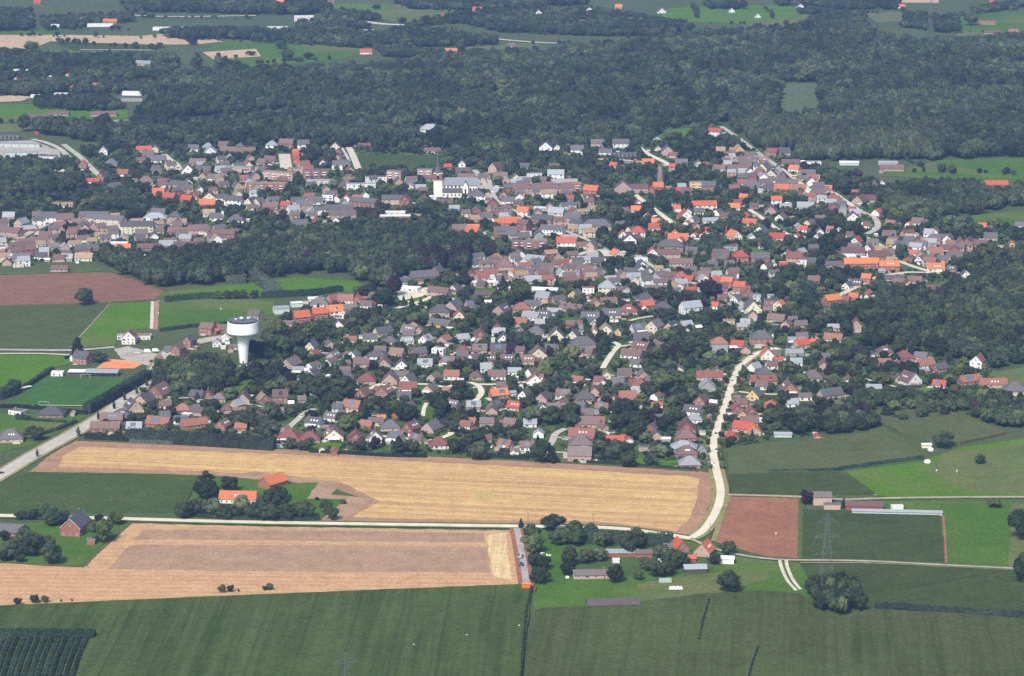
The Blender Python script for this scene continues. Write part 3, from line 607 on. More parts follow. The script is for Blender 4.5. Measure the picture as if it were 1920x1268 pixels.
def solar_mesh(nx, ny):
    mb = MB()
    for i in range(nx):
        for j in range(ny):
            x = (i - nx / 2) * 1.05; y = (j - ny / 2) * 1.7
            mb.box(x + .03, x + 1.02, y + .03, y + 1.67, .1, .16, 0)
    mb.box(-nx / 2 * 1.05, nx / 2 * 1.05, -ny / 2 * 1.7, ny / 2 * 1.7, .04, .1, 1)
    return mb.mesh('solar_array', [M['solar'], M['solarf']])
SOLAR = {(n, k): solar_mesh(n, k) for n in (3, 4, 5, 6, 7) for k in (2, 3)}
DORM = {}
def dormer(roofk, wallk):
    if (roofk, wallk) not in DORM:
        mb = MB(); mb.box(-1.1, 1.1, -1.9, 1.2, -.6, 1.5, 0)
        mb.poly([(-1.4, -2.15, 1.4), (1.4, -2.15, 1.4), (0, -2.15, 2.5), (-1.4, 1.8, 1.4), (1.4, 1.8, 1.4), (0, 1.8, 2.5)], [(0, 1, 2), (0, 2, 5, 3), (1, 4, 5, 2), (3, 5, 4), (0, 3, 4, 1)], 1)
        mb.box(-.75, .75, -1.98, -1.9, .1, 1.2, 2)
        DORM[(roofk, wallk)] = mb.mesh('dormer', [M['wall' + wallk], M['roof' + roofk], M['glass']])
    return DORM[(roofk, wallk)]
HOUSES = []; FOOT = []
def house(x, y, wpx, typ, rk, wk, feats='', zref=3.2, near=None, **kw):
    rr = random.Random(int(x * 31 + y * 17))
    p = P(x, y, zref); s = MPP(p); L = wpx * s * (1.1 if not kw.get('name') else 1.0)
    big = near if near is not None else y > 545
    ph = {'e': 0, 'er': -25, 'el': 25, 'g': 90, 'gr': 62, 'gl': 118, 'h': 0, 'f': 0, 'fr': -22, 'fl': 22}[typ] + rr.uniform(-6, 6)
    ph = kw.get('phi', ph); b = kw.get('b'); a = kw.get('a')
    if typ in ('er', 'el', 'fr', 'fl'):
        b = b or min(9.5, max(7, L * .6)); a = a or max(7.0, (L - b * .42) / .9)
    elif typ == 'g': b = b or max(5, L); a = a or max(8, min(15, b * 1.15))
    elif typ in ('gr', 'gl'): b = b or max(5.0, L / 1.42); a = a or max(7, b * 1.15)
    elif typ == 'h': a = a or L; b = b or min(max(8.0, L * .8), 14)
    else: a = a or L; b = b or (min(10.0, max(6, L * .75)) if L < 30 else 11)
    flat = typ[0] == 'f'
    st = int(kw.get('st', 2 if 't' in feats else 1))
    ez = kw.get('ez', (2.7 if 'l' in feats else 3.1) + 2.7 * (st - 1))
    pitch = kw.get('pitch', R(28 if 'l' in feats else rr.uniform(39, 46)))
    if a > 20 and not flat and typ not in ('g',): pitch = min(pitch, R(38))
    rise = math.tan(pitch) * b / 2
    if typ == 'h': pitch = R(32 if 'l' in feats else 38); rise = math.tan(pitch) * b / 2
    if flat: rise = 0
    # names by form
    nm, cat = ('house', 'house') if typ in ('e', 'er', 'el') else ('gabled_house', 'gabled house')
    if kw.get('name'): nm, cat = kw['name'], kw['cat']
    elif flat and st >= 3 or (a > 26 and st >= 3): nm, cat = 'apartment_building', 'apartments'
    elif flat and st == 1: nm, cat = ('flat_roofed_outbuilding', 'outbuilding')
    elif flat: nm, cat = 'flat_roofed_house', 'house'
    elif a > 22: nm, cat = 'terraced_row', 'terrace'
    elif typ == 'h': nm, cat = 'villa', 'villa'
    elif 'l' in feats: nm, cat = 'bungalow', 'bungalow'
    e = empty(nm, (p.x, p.y, 0), R(ph))
    W_ = M['wall' + wk]; RM = M['roof' + rk]
    hx, hy = a / 2, b / 2; mb = MB()
    if flat or typ == 'h': mb.box(-hx, hx, -hy, hy, -.1, ez)
    else:
        mb.poly([(-hx, -hy, -.1), (hx, -hy, -.1), (hx, hy, -.1), (-hx, hy, -.1), (-hx, -hy, ez), (hx, -hy, ez), (hx, hy, ez), (-hx, hy, ez), (-hx, 0, ez + rise), (hx, 0, ez + rise)],
                [(0, 3, 2, 1), (0, 1, 5, 4), (2, 3, 7, 6), (1, 2, 6, 9, 5), (3, 0, 4, 8, 7), (4, 5, 9, 8), (6, 7, 8, 9)])
    mb.build('wall', W_, e)
    mb = MB()
    if flat:
        mb.box(-hx - .12, hx + .12, -hy - .12, hy + .12, ez + .01, ez + .3, 0); mb.box(-hx + .25, hx - .25, -hy + .25, hy - .25, ez + .22, ez + .34, 1)
        roof = mb.build('roof', [M['roof' + (rk if rk in 'sw' else 's')] if wk != 'w' else M['white'], M['roof' + rk]], e)
        if a > 9 and big: link('chimney', CHIM, roof, (hx * rr.uniform(-.5, .5), hy * .3, ez + .3))
    elif typ == 'h':
        ov = .5; ax, by = hx + ov, hy + ov; z0 = ez - ov * math.tan(pitch) + .03; z1 = ez + rise + .1; rx = max(.15, (a - b) / 2)
        mb.poly([(-ax, -by, z0), (ax, -by, z0), (ax, by, z0), (-ax, by, z0), (-ax, -by, z0 + .2), (ax, -by, z0 + .2), (ax, by, z0 + .2), (-ax, by, z0 + .2), (-rx, 0, z1 + .2), (rx, 0, z1 + .2)],
                [(0, 3, 2, 1), (0, 1, 5, 4), (1, 2, 6, 5), (2, 3, 7, 6), (3, 0, 4, 7), (4, 5, 9, 8), (5, 6, 9), (6, 7, 8, 9), (7, 4, 8)])
        roof = mb.build('roof', RM, e)
    else:
        ov = .45; t = .24; k = math.tan(pitch); ye = hy + ov; x1 = hx + .4; zr = ez + rise + .03; ze = zr - ye * k
        prof = [(-ye, ze), (0, zr), (ye, ze), (ye, ze + t), (0, zr + t), (-ye, ze + t)]
        vs = [(-x1, q[0], q[1]) for q in prof] + [(x1, q[0], q[1]) for q in prof]
        mb.poly(vs, [(0, 1, 7, 6), (1, 2, 8, 7), (2, 3, 9, 8), (3, 4, 10, 9), (4, 5, 11, 10), (5, 0, 6, 11), (0, 5, 4, 1), (1, 4, 3, 2), (6, 7, 10, 11), (7, 8, 9, 10)])
        if (wk == 'w' and rk in 'orRB' and big) or 'W' in feats:            # white barge boards along the gable edge
            for sx in (-1, 1):
                mb.poly([(sx * (x1 + .03), q[0], q[1] + dz) for dz in (-.02, .26) for q in ((-ye, ze), (0, zr), (ye, ze))] + [(sx * (x1 + .06), q[0], q[1] + dz) for dz in (-.02, .26) for q in ((-ye, ze), (0, zr), (ye, ze))],
                        [(0, 1, 4, 3), (1, 2, 5, 4), (6, 9, 10, 7), (7, 10, 11, 8)], 1)
        roof = mb.build('roof', [RM, M['white']], e)
    # which sides face the camera
    def facing(ang_): return -math.sin(R(ph) + ang_)
    sides = [('S', -math.pi / 2, a, hy), ('E', 0.0, b, hx), ('N', math.pi / 2, a, hy), ('W', math.pi, b, hx)]
    slope_side = -1 if facing(-math.pi / 2) >= facing(math.pi / 2) else 1
    def onwall(me, side, along, z, nm_):
        _, an, ln, off = side
        n = Vector((math.cos(an), math.sin(an), 0)); t_ = Vector((-n.y, n.x, 0))
        link(nm_, me, e, n * off + t_ * along + Vector((0, 0, z)), an + math.pi / 2)
    sides.sort(key=lambda q: -facing(q[1]))
    far = y < 420
    for i, sd_ in enumerate(sides):
        ln = sd_[2]
        if 'n' in feats: continue
        gable = sd_[0] in 'EW' and not flat and typ != 'h'
        if i > 1:
            if big and i == 2: onwall(WIN['s'], sd_, ln * .2, 1.5, 'window')
            continue
        for f_ in range(st):
            zz = 1.55 + 2.75 * f_
            if far and i == 1 and f_ > 0: continue
            step = 3.4 if st < 3 and not far else 4.6
            cnt = max(1, min(12 if a > 22 else 4, int(ln / step)))
            if far: cnt = min(cnt, 2 if a < 16 else 6)
            for q in range(cnt):
                al = (q - (cnt - 1) / 2) * ln / cnt
                if f_ == 0 and i == 0 and q == cnt - 1 and cnt > 1 and not far: onwall(DOOR, sd_, al, 0, 'door'); continue
                onwall(WIN['w'] if rr.random() < .35 and ln / cnt > 3.4 else WIN['s'], sd_, al, zz, 'window')
        if gable and rise > 3 and i < 2 and facing(sd_[1]) > .2: onwall(WIN['s'], sd_, 0, ez + rise * .33, 'window')
    # on the roof
    if not flat:
        sl = slope_side
        def onroof(me, xx, fr, nm_, lift=.0):
            if typ == 'h': zz = ez + rise * fr + .16; yy = sl * hy * (1 - fr)
            else: zz = ez + rise * fr + .03 + .24; yy = sl * hy * (1 - fr)
            o = link(nm_, me, roof, (xx, yy, zz + lift))
            o.rotation_euler = (pitch if sl < 0 else -pitch, 0, 0); return o
        if rr.random() < (.85 if big else .45) and 'n' not in feats:
            c = link('chimney', CHIM, roof, (hx * rr.choice((-.72, .72)) if typ != 'h' else hx * .3, 0, ez + rise - .1))
        rx = hx - 1.6 if typ != 'h' else max(.6, (a - b) / 2)
        if 'P' in feats:
            nx = max(3, min(7, int(rx * 1.1))); ny = 3 if b > 10.5 else 2
            onroof(SOLAR[(nx, ny)], rx * rr.uniform(-.3, .3), .5, 'solar_array')
        if 'k' in feats:
            for q in range(2 if a < 9 else 3): onroof(SKYL, (q - .6) * min(2.4, rx * .8) - (rx * .3 if 'P' in feats else 0), .42, 'skylight')
        if 'D' in feats:
            for q in ((0,) if a < 14 else (-1, 1)):
                o = link('dormer', dormer(rk, wk), roof, (q * a / 4, sl * hy * .55, ez + rise * .38)); o.rotation_euler = (0, 0, 0 if sl < 0 else math.pi)
    front = sides[0]
    if 'a' in feats or 'A' in feats:
        n = Vector((math.cos(front[1]), math.sin(front[1]), 0)); t_ = Vector((-n.y, n.x, 0)); w2 = front[2] * .62; mb = MB()
        if 'a' in feats:
            mb.box(-w2 / 2, w2 / 2, -3.2, -.02, 0, 2.5, 0); mb.box(-w2 / 2 - .2, w2 / 2 + .2, -3.5, .0, 2.5, 2.75, 1); mb.box(-w2 / 2 + .5, w2 / 2 - .5, -3.26, -3.2, .3, 2.1, 2)
            mb.build('annex', [W_, M['white'], M['glass']], e, n * front[3], front[1] + math.pi / 2)
        else:
            mb.poly([(-w2 / 2, -.02, 2.75), (w2 / 2, -.02, 2.75), (w2 / 2, -3, 2.2), (-w2 / 2, -3, 2.2), (-w2 / 2, -.02, 2.68), (w2 / 2, -.02, 2.68), (w2 / 2, -3, 2.13), (-w2 / 2, -3, 2.13)], [(0, 3, 2, 1), (4, 5, 6, 7), (3, 7, 6, 2), (0, 4, 7, 3), (1, 2, 6, 5), (0, 1, 5, 4)])
            mb.build('awning', M['white'], e, n * front[3], front[1] + math.pi / 2)
    if flat and st >= 3 or 'L' in feats:              # balconies
        n = Vector((math.cos(front[1]), math.sin(front[1]), 0))
        for f_ in range(1, max(st, 2)):
            k = max(2, int(front[2] / 9))
            for q in range(k):
                mb = MB(); mb.box(-1.9, 1.9, -1.5, -.02, 0, .18, 0); mb.box(-1.9, 1.9, -1.5, -1.4, .18, 1.0, 0)
                al = (q - (k - 1) / 2) * front[2] / k; t_ = Vector((-n.y, n.x, 0))
                mb.build('balcony', M['white'], e, n * front[3] + t_ * al + Vector((0, 0, .25 + 2.75 * f_)), front[1] + math.pi / 2)
    FOOT.append((p.x, p.y, R(ph), hx, hy, ez + rise))
    desc = kw.get('desc')
    HOUSES.append([e, x, y, rk, wk, feats, typ, cat, kw.get('label'), st, a])
    return e

TABLE = """
599 567 30 h B w; 627 561 28 el r p; 565 598 33 el o b t; 599 591 31 el o b t; 628 587 31 el o w tD; 542 604 18 e B p ln; 479 595 28 er B p t; 403 618 22 gr o b; 418 616 20 e B b; 407 642 15 g s w; 423 633 12 g w w n; 440 648 16 e B c l
585 648 24 gr d c; 589 663 22 gr r p; 617 643 16 gl d p; 626 666 26 gr B p Pk; 546 681 36 gr B p; 559 690 18 e s w ln; 586 700 26 gr d w; 570 714 14 gl d b
411 745 24 h B p; 457 747 23 g B p; 494 747 28 gl t b; 526 747 26 e R b tD; 566 748 14 e B p; 425 766 17 h R p; 448 767 26 el t p l; 418 796 30 gr R b k; 452 800 20 e r b; 633 764 18 e d w P; 621 781 26 er d w k; 590 791 34 er d w kA
535 806 22 gr t p; 542 817 36 h r w a; 581 820 34 h r p; 627 815 32 g R c DA; 627 843 9 g r b ln
648 561 26 e r w; 670 561 16 g o b; 704 554 26 el R b; 720 548 18 e d b; 687 571 20 e B w; 697 570 12 gr o w; 656 578 24 e B p; 644 588 14 g o w
793 517 50 el d b a=24 b=13; 820 513 26 gr d b t; 758 525 28 e d g l; 824 551 42 er R p t; 853 541 24 gr d w; 850 573 34 gr d p; 880 571 17 el d p; 824 588 34 h d p t; 861 592 20 g r c; 826 606 44 er d y; 768 618 30 er B w k; 786 618 14 g r p; 719 622 36 el d c; 694 633 24 e d c; 731 640 28 h d w a; 657 634 22 e r p l
763 639 24 el s w k; 799 636 26 gr s w P; 834 636 26 gr r p; 867 633 26 el s w; 664 664 22 gr d w; 708 664 34 h d w l; 745 661 30 er t p; 785 660 30 el d b; 867 656 22 h r p; 677 680 26 e R p; 720 682 24 g R p; 797 681 25 e s w P; 838 677 26 e R w PA; 753 683 20 g d w
650 704 24 h d p; 688 711 32 h r p; 732 711 26 g B p; 766 711 28 gr d w; 815 707 26 gr B p; 847 703 26 e r w; 839 728 16 e t w l; 681 737 30 gr R b; 722 733 33 gr R b k; 765 727 30 e r w A; 807 729 30 gr B p A; 661 761 36 er r p P; 850 757 26 er B p k; 715 781 14 e o g ln
688 796 26 er r b; 732 798 32 h d p; 771 801 32 gr R b k; 810 801 36 gr d p; 873 796 26 er r c; 667 819 24 g r b; 704 818 22 g B w k; 743 819 32 er d c PA; 782 822 27 er R c P; 823 831 34 h r w
891 704 22 h R p; 932 703 30 e R w; 1005 713 30 g r w D; 1043 710 17 g B p; 1083 713 26 er r p a; 947 721 30 e B b l; 935 738 36 el o b P; 985 740 26 gr d w; 1019 745 31 gr B p; 1056 738 24 e R w P; 1096 744 34 h d b; 888 760 24 e s b P; 928 760 29 gr d b PA; 965 761 28 er o p k; 1012 764 26 gl d w; 1043 766 30 e B w; 1086 761 26 er d w
884 791 22 er r b; 913 791 24 e B p; 957 792 26 er R b; 994 792 22 e s w P; 1103 792 38 e R p; 1091 814 44 e r p k; 1089 829 40 h B p; 1087 854 40 e B p ez=4.5; 913 822 15 e R p; 947 832 28 er r p PA; 988 836 24 e R w P; 965 843 14 e B w l
1124 713 22 er r p; 1138 707 14 g t c t; 1160 716 26 er d w; 1198 721 30 h r w A; 1171 700 24 e B p; 1205 703 20 g B p; 1134 747 26 gr B p P; 1177 744 30 e r p; 1128 763 22 e R b P; 1232 757 18 e o w ln; 1326 724 27 g s g; 1330 704 44 e r p; 1344 695 16 g R g; 1316 750 30 gr R b; 1300 769 36 er d w k; 1303 784 24 h s w; 1287 802 32 g R b; 1286 817 34 h R b; 1282 836 44 h s w l; 1287 847 36 h R b k; 1293 867 36 h s b
1180 823 12 g r w ln; 1153 822 30 e o b ln; 1124 788 18 e r p; 1131 800 16 gl R p
884 516 17 g r b; 898 513 18 er r w; 920 510 24 e d b; 961 513 18 gr o w; 973 513 18 e r p; 991 511 20 e d b; 1006 508 16 e d b t; 1025 510 22 e B p; 904 533 20 er d b; 1016 521 24 e s p l; 1079 551 26 gr d y; 1019 562 30 er s y t; 1047 562 26 el d y; 1072 577 44 er R p D; 1117 568 19 g r p; 906 550 28 e B b l; 941 581 34 gr d p k; 978 577 30 h r p; 999 571 26 e d w; 1040 582 24 e s g l; 1020 590 26 er d w k; 996 593 34 er s w; 974 604 36 er r p; 1076 606 28 e R b l; 1107 595 30 e d w k; 1110 606 14 g d c
901 627 22 g R b; 935 622 22 e s w; 944 634 18 g d w; 974 623 18 gr s g P; 1005 627 28 h d c t; 1043 628 26 g d c; 1077 627 24 gr d c; 1113 621 12 g o w; 900 654 24 e B p D; 935 654 28 e d b P; 974 656 24 er R p; 1009 663 30 g R c; 1093 643 44 h d p; 1093 658 42 er B p; 918 673 20 e R p k; 952 673 24 e B p k; 989 675 24 e R p k
1182 510 22 e d p; 1218 511 22 g B c; 1201 506 18 g d w; 1249 511 17 el s w; 1235 508 14 e t c t; 1260 516 16 e R b; 1275 517 19 gr o b; 1292 523 19 er o b; 1306 517 18 er R b; 1320 521 24 er R b t; 1344 525 18 er o b; 1324 509 20 e R p; 1356 534 14 er o b; 1295 541 17 e o b l; 1306 536 14 gr r b; 1353 552 19 e R b k; 1138 542 30 h s c t; 1175 543 16 g d p; 1163 543 14 e R p; 1229 539 38 e B w l; 1209 558 28 h d w; 1141 562 28 e R p l; 1212 571 29 el o b; 1178 581 32 h r p k; 1243 576 32 h d p; 1146 589 32 e d w k; 1295 580 40 el s w t; 1341 572 17 er o w
1136 618 22 g t c; 1161 621 18 gr d y; 1198 616 32 el d w PA; 1228 616 32 gr B c t; 1259 615 34 gr d p k; 1286 608 26 el s b; 1205 634 30 e d b; 1202 649 34 er R b k; 1185 664 40 er R w; 1348 652 28 h r g ez=8
1349 483 26 e B p; 1388 484 27 h o b t; 1425 487 32 e d b t; 1489 487 26 e r p t; 1469 494 14 e o b l; 1517 491 22 e d b; 1563 494 28 e B p l; 1364 532 24 er o b t; 1353 542 20 e R b t; 1387 541 25 er o b t; 1401 552 17 g r b t; 1380 560 21 gr d w; 1354 558 16 e R p; 1410 578 30 g d c; 1390 577 14 e s w ln; 1461 575 22 gr o c t; 1439 580 15 e B b; 1456 597 34 er R p; 1475 607 22 gr B p; 1427 637 38 h d b t; 1384 646 27 er o w; 1503 644 28 el o p; 1526 641 18 gl o b; 1563 634 36 er r c; 1559 566 34 el o b t
1614 497 56 e o b ta=33; 1667 502 34 e o b tk; 1755 502 28 e o w k; 1784 504 16 e B p k; 1726 486 21 gr d w; 1648 484 34 e R b t; 1625 525 20 er o b t; 1606 531 24 er d b k; 1589 535 20 gr d w; 1628 548 10 gr o b; 1601 556 20 er o b; 1586 561 18 er r b; 1672 520 40 e d g l; 1686 529 20 e R b; 1702 532 18 g R y; 1715 526 24 e R w; 1750 539 28 e R b l; 1810 512 12 g d w; 1605 613 18 g r p t
1439 665 24 g o w; 1459 672 16 e o w l; 1456 661 14 e d g; 1489 659 30 e s g l; 1432 698 28 h d b; 1431 712 44 e r p D; 1479 729 31 g R b kA; 1415 740 32 gr d y; 1445 756 20 h o p l; 1381 766 20 g r b; 1390 755 20 e R p; 1408 770 18 g r b; 1392 777 16 g t y; 1405 790 30 e R p; 1395 801 40 er o p; 1415 807 20 g o p; 1374 817 24 gl o b; 1532 816 10 g o p ln; 1557 738 46 el d p; 1524 705 34 h B p
1658 658 28 h B p k; 1695 668 32 h r b; 1658 676 22 e r p l; 1727 668 26 er d w; 1733 682 38 el r w; 1763 689 28 el d b; 1706 712 40 gl R w k; 1684 708 12 g B p; 1638 725 26 e s p l; 1762 720 27 er o w P; 1833 682 30 gr r w t; 1818 712 44 el r b P; 1862 718 46 e r p k; 1903 729 40 h d p
98 772 44 h d b l; 21 818 42 h d p k; 155 674 34 er d b t; 210 784 38 e R b P; 198 800 50 e R b; 252 800 26 e s g P; 298 792 46 er r b P; 363 794 50 el r b; 343 766 28 h r b; 371 770 30 er B p; 299 735 46 gr R b k; 272 749 36 gr d p; 250 762 36 gl d p k; 228 776 30 h d p k; 370 741 30 er d b; 390 739 16 g R b
243 636 23 g r w t; 390 619 30 er R b t; 356 643 24 gr d b t; 335 658 24 gr B b t; 320 656 20 e d p
156 312 14 g o b t; 173 338 24 e o w ln; 194 335 22 gr R b t; 194 287 14 g s w t; 209 305 22 h d p; 230 325 20 e r w; 216 349 36 h d p l; 118 383 34 e t w l; 17 410 20 e s p t; 
270 281 26 e o w; 292 282 12 g B c t; 277 289 20 e B p; 297 299 26 e d w; 317 306 12 g r p; 363 282 18 e d w t; 390 274 18 h s w; 395 284 22 g s w; 420 272 18 e R b; 429 282 28 e R b; 450 274 16 h d p; 461 282 34 el R y; 371 305 28 e R p; 353 319 22 g R w; 382 318 24 e d p; 386 330 24 gr r p; 403 333 24 e B c; 274 339 28 h R p; 307 345 22 h R w; 338 350 40 er d p t; 297 360 20 e o c; 319 369 26 er o b; 351 373 26 er o b; 369 365 18 gr r b; 393 369 22 g r c; 389 382 28 e o b; 415 370 18 e d w; 439 379 34 er d w t; 471 379 24 gr d c; 392 400 20 e t c; 406 407 22 e d w; 443 411 28 h d w; 291 406 40 h s w l; 297 399 24 e d p; 328 404 20 h d p; 332 417 34 e t w
510 275 20 h s w t; 537 272 24 e R b t; 569 274 20 e d w t; 556 285 15 er o b; 557 291 15 er o b; 558 298 15 er r b; 559 305 15 er o b; 507 300 24 er R p; 492 304 20 er R p; 629 275 18 g d c; 635 284 12 g r b; 636 295 18 gr R p; 645 304 20 er d w; 640 312 30 e d w t; 683 272 22 e R b l; 606 306 16 g d w
650 374 18 g o w; 670 371 16 e r b; 683 382 66 er d b ta=32; 591 377 26 e d w; 559 377 24 e d w; 537 389 22 er o b t; 508 387 26 e R b; 486 379 22 gr B c; 560 391 18 gl R b; 572 383 28 e d p; 637 391 50 e d b a=30; 643 401 48 e B p a=28; 593 413 14 g r b; 562 420 28 e d p
839 312 16 el o b; 866 311 12 g d w t; 868 321 26 e B p; 875 333 30 e R p; 929 318 24 gr R p t; 938 331 24 e R p; 931 354 18 h s w; 893 370 30 h d w t; 736 377 36 e d p t; 760 379 18 g R b t; 883 428 28 e o w; 924 386 18 g R b t; 948 417 38 e o b; 811 281 28 e R p l; 806 245 32 h s w t
1024 279 22 g d w t; 1045 277 14 g d w; 1082 284 22 e d w t; 1120 272 22 e B p t; 1164 272 28 e d w t; 1136 285 26 er d w; 1151 309 16 er o p; 984 312 22 er d w; 1042 330 28 e s w t; 1058 342 44 e s w; 1109 360 30 er o b t; 1105 372 18 gr R w; 953 376 22 e d w; 973 379 18 h d b; 981 400 24 er o w t; 954 400 20 er d p; 994 390 12 gr r b; 958 414 36 e o b; 1018 414 40 er d b t; 1119 426 50 h d p t
1232 262 14 h s w; 1234 278 12 g d c; 1251 286 20 g d p t; 1263 291 14 e r b; 1278 305 20 e B p; 1341 250 26 er o w t; 1192 303 10 g o p; 1215 305 20 e o w; 1260 316 10 e o p t; 1309 306 14 g d c; 1323 308 12 e r p; 1350 316 26 er R p; 1168 356 30 g R p t; 1197 356 32 e R p t; 1221 356 12 g o b; 1234 349 18 e o b; 1275 356 12 e o b; 1278 349 14 e s p; 1329 352 24 e d b t; 1289 359 18 e R p; 1193 393 18 e o w; 1197 380 10 g o w; 1266 391 18 e o w; 1260 386 14 g d w; 1320 388 42 e o w t; 1285 406 26 g o w; 1376 388 20 e o w
1385 282 20 g t y; 1374 281 12 e t c; 1404 292 22 e B p; 1448 288 22 er r b t; 1470 285 20 e d p; 1482 305 30 e R p; 1490 316 22 er o w; 1505 323 16 er R p; 1519 325 18 e d g; 1433 319 26 gr d c t; 1445 326 20 g d c; 1384 315 40 e R p; 1469 329 14 g R b; 1485 343 14 gr R b; 1465 353 24 e o p; 1441 353 18 e d p; 1496 353 28 e r p; 1377 353 18 e r w; 1412 350 24 e d p; 1395 369 18 er o b; 1380 380 18 e r b; 1456 379 18 e o w t; 1473 389 20 e s w; 1510 386 28 e s w; 1445 394 20 g R p; 1397 404 16 gr o w; 1465 407 22 gr R w; 1533 356 20 e d w; 1553 352 12 e o p; 1414 386 16 e R b
1672 315 40 e R p; 1541 356 24 e R w; 1561 368 16 gr o b; 1567 378 24 e R b; 1605 362 16 e r b; 1613 376 30 gr R p; 1632 373 24 e R p; 1638 346 16 h B p; 1653 342 10 g d w; 1645 398 20 gr o w; 1598 392 12 er r p; 1599 406 20 g R w; 1619 419 14 gr d w; 1626 422 10 er r w; 1670 419 20 er r w; 1704 420 14 gr o w; 1721 416 24 er R w; 1507 429 18 er o w; 1557 430 14 er r w; 1534 443 16 gr R w; 1594 440 16 er R w; 1606 452 24 gr o w; 1628 464 20 gr R w; 1650 473 20 er o w; 1667 440 22 e R w; 1702 439 26 el r p; 1733 451 16 er r w; 1703 470 18 gr r w; 1714 474 16 e o w; 1599 471 40 e R p
1866 345 42 e o b; 1840 424 16 e o w; 1764 446 36 e d p; 1801 457 22 g R b; 1816 453 24 gr R b; 1775 466 24 e R w; 1754 473 24 e r w; 1837 457 20 e R p; 1897 461 8 g o y t; 1913 422 20 er d w; 1857 444 22 e d p; 1790 480 26 e B p
41 422 26 gr s p t; 91 411 28 e d w t; 123 414 30 e R p t; 21 438 44 er R p t; 85 442 20 e R p; 61 452 56 el R p; 40 460 44 el R b; 41 483 30 e d p; 77 480 24 er d w; 102 462 18 e B p; 163 466 40 e d b; 126 483 20 e s p P; 111 484 20 e R p; 158 482 30 e t w; 231 465 26 e o w; 112 502 28 e R p l; 150 418 26 e R p; 30 470 26 el R p
334 433 34 e R b; 365 435 22 e R p t; 385 436 28 er R c t; 419 442 40 e R b t; 348 446 20 e s p; 315 459 30 e s b; 280 464 40 e R b; 348 460 40 e R p
887 432 28 er o w; 861 429 24 e R p; 982 428 24 er R b st=3; 948 432 40 e d b; 1036 434 44 er d w t; 1054 433 12 e o p; 927 445 12 gr r p; 1061 458 32 e o w t; 931 483 24 h r w; 1005 486 38 er s p; 946 502 30 h R p t; 1023 503 28 e B p; 1058 496 18 gr o b; 1046 494 20 e R p
1081 422 26 er d c t; 1091 460 20 e R w; 1110 464 22 gr d p t; 1156 475 24 gl o w; 1168 440 16 g o w; 1196 438 26 h o w t; 1181 453 22 g d w t; 1213 404 12 gr r w; 1229 415 14 e o w; 1227 426 20 e o w; 1288 418 14 gr o w; 1266 438 14 g o w; 1271 446 34 e o w; 1242 456 16 gr o p; 1257 464 44 h d b t; 1223 472 16 g o w; 1254 480 38 e R p t; 1203 497 20 g d w; 1277 497 40 e R p t; 1110 480 20 e s w; 1121 490 20 e d p
1406 418 28 er o w; 1427 432 26 gr d w; 1332 412 26 e s w l; 1342 433 36 e o w; 1318 440 12 gr o w; 1376 442 28 gl o w; 1456 445 26 e o w; 1494 442 12 gr o w; 1351 482 28 e B b t; 1276 450 16 gr o w; 1296 470 20 e d p; 1302 440 14 gr o w; 1360 405 18 er R p; 1430 460 14 e d w
136 165 14 e o w; 128 141 12 gr o w; 145 152 14 gr R w; 270 122 30 er s p t; 207 40 24 e o b; 155 35 12 gr r b; 686 97 20 e o w; 846 97 20 e o b; 895 18 16 e o p; 1520 72 0 e r b; 75 218 44 e R b l; 110 212 36 e R p l; 195 213 44 e R p l; 70 4 12 e o b; 1105 20 16 g d w; 1160 13 12 e o p; 1737 77 16 e r p l; 1860 4 10 er o p; 525 5 14 e o p; 1240 21 14 g d w; 960 85 12 e B p; 1850 42 30 e r p l; 1862 60 30 e R p l; 1500 12 12 g d w; 1372 20 10 g d w; 620 6 14 e R p; 30 150 12 g r w; 180 160 14 e r w; 205 145 14 er R w; 95 145 12 g d w; 320 190 0 e r w; 1010 25 14 g d w; 1420 30 10 g B w; 1900 60 16 e r w; 1690 12 12 e o w; 480 40 0 e d w; 1090 42 14 e B w; 830 30 12 e r w
"""
def parse(line):
    q = line.split(); x, y, wd = float(q[0]), float(q[1]), float(q[2])
    if wd < 3: return
    kw = {}; feats = ''
    for t in q[6:]:
        if '=' in t and len(t) > 3 or '=' in t:
            k, v = t.split('='); 
            if k == 'ta': feats += 't'; k = 'a'
            kw[k] = float(v) if k != 'st' else int(v)
        else: feats += t
    house(x, y, wd, q[3], q[4], q[5], feats, **kw)
for row in TABLE.strip().split('\n'):
    for ent in row.split(';'):
        if ent.strip(): parse(ent)

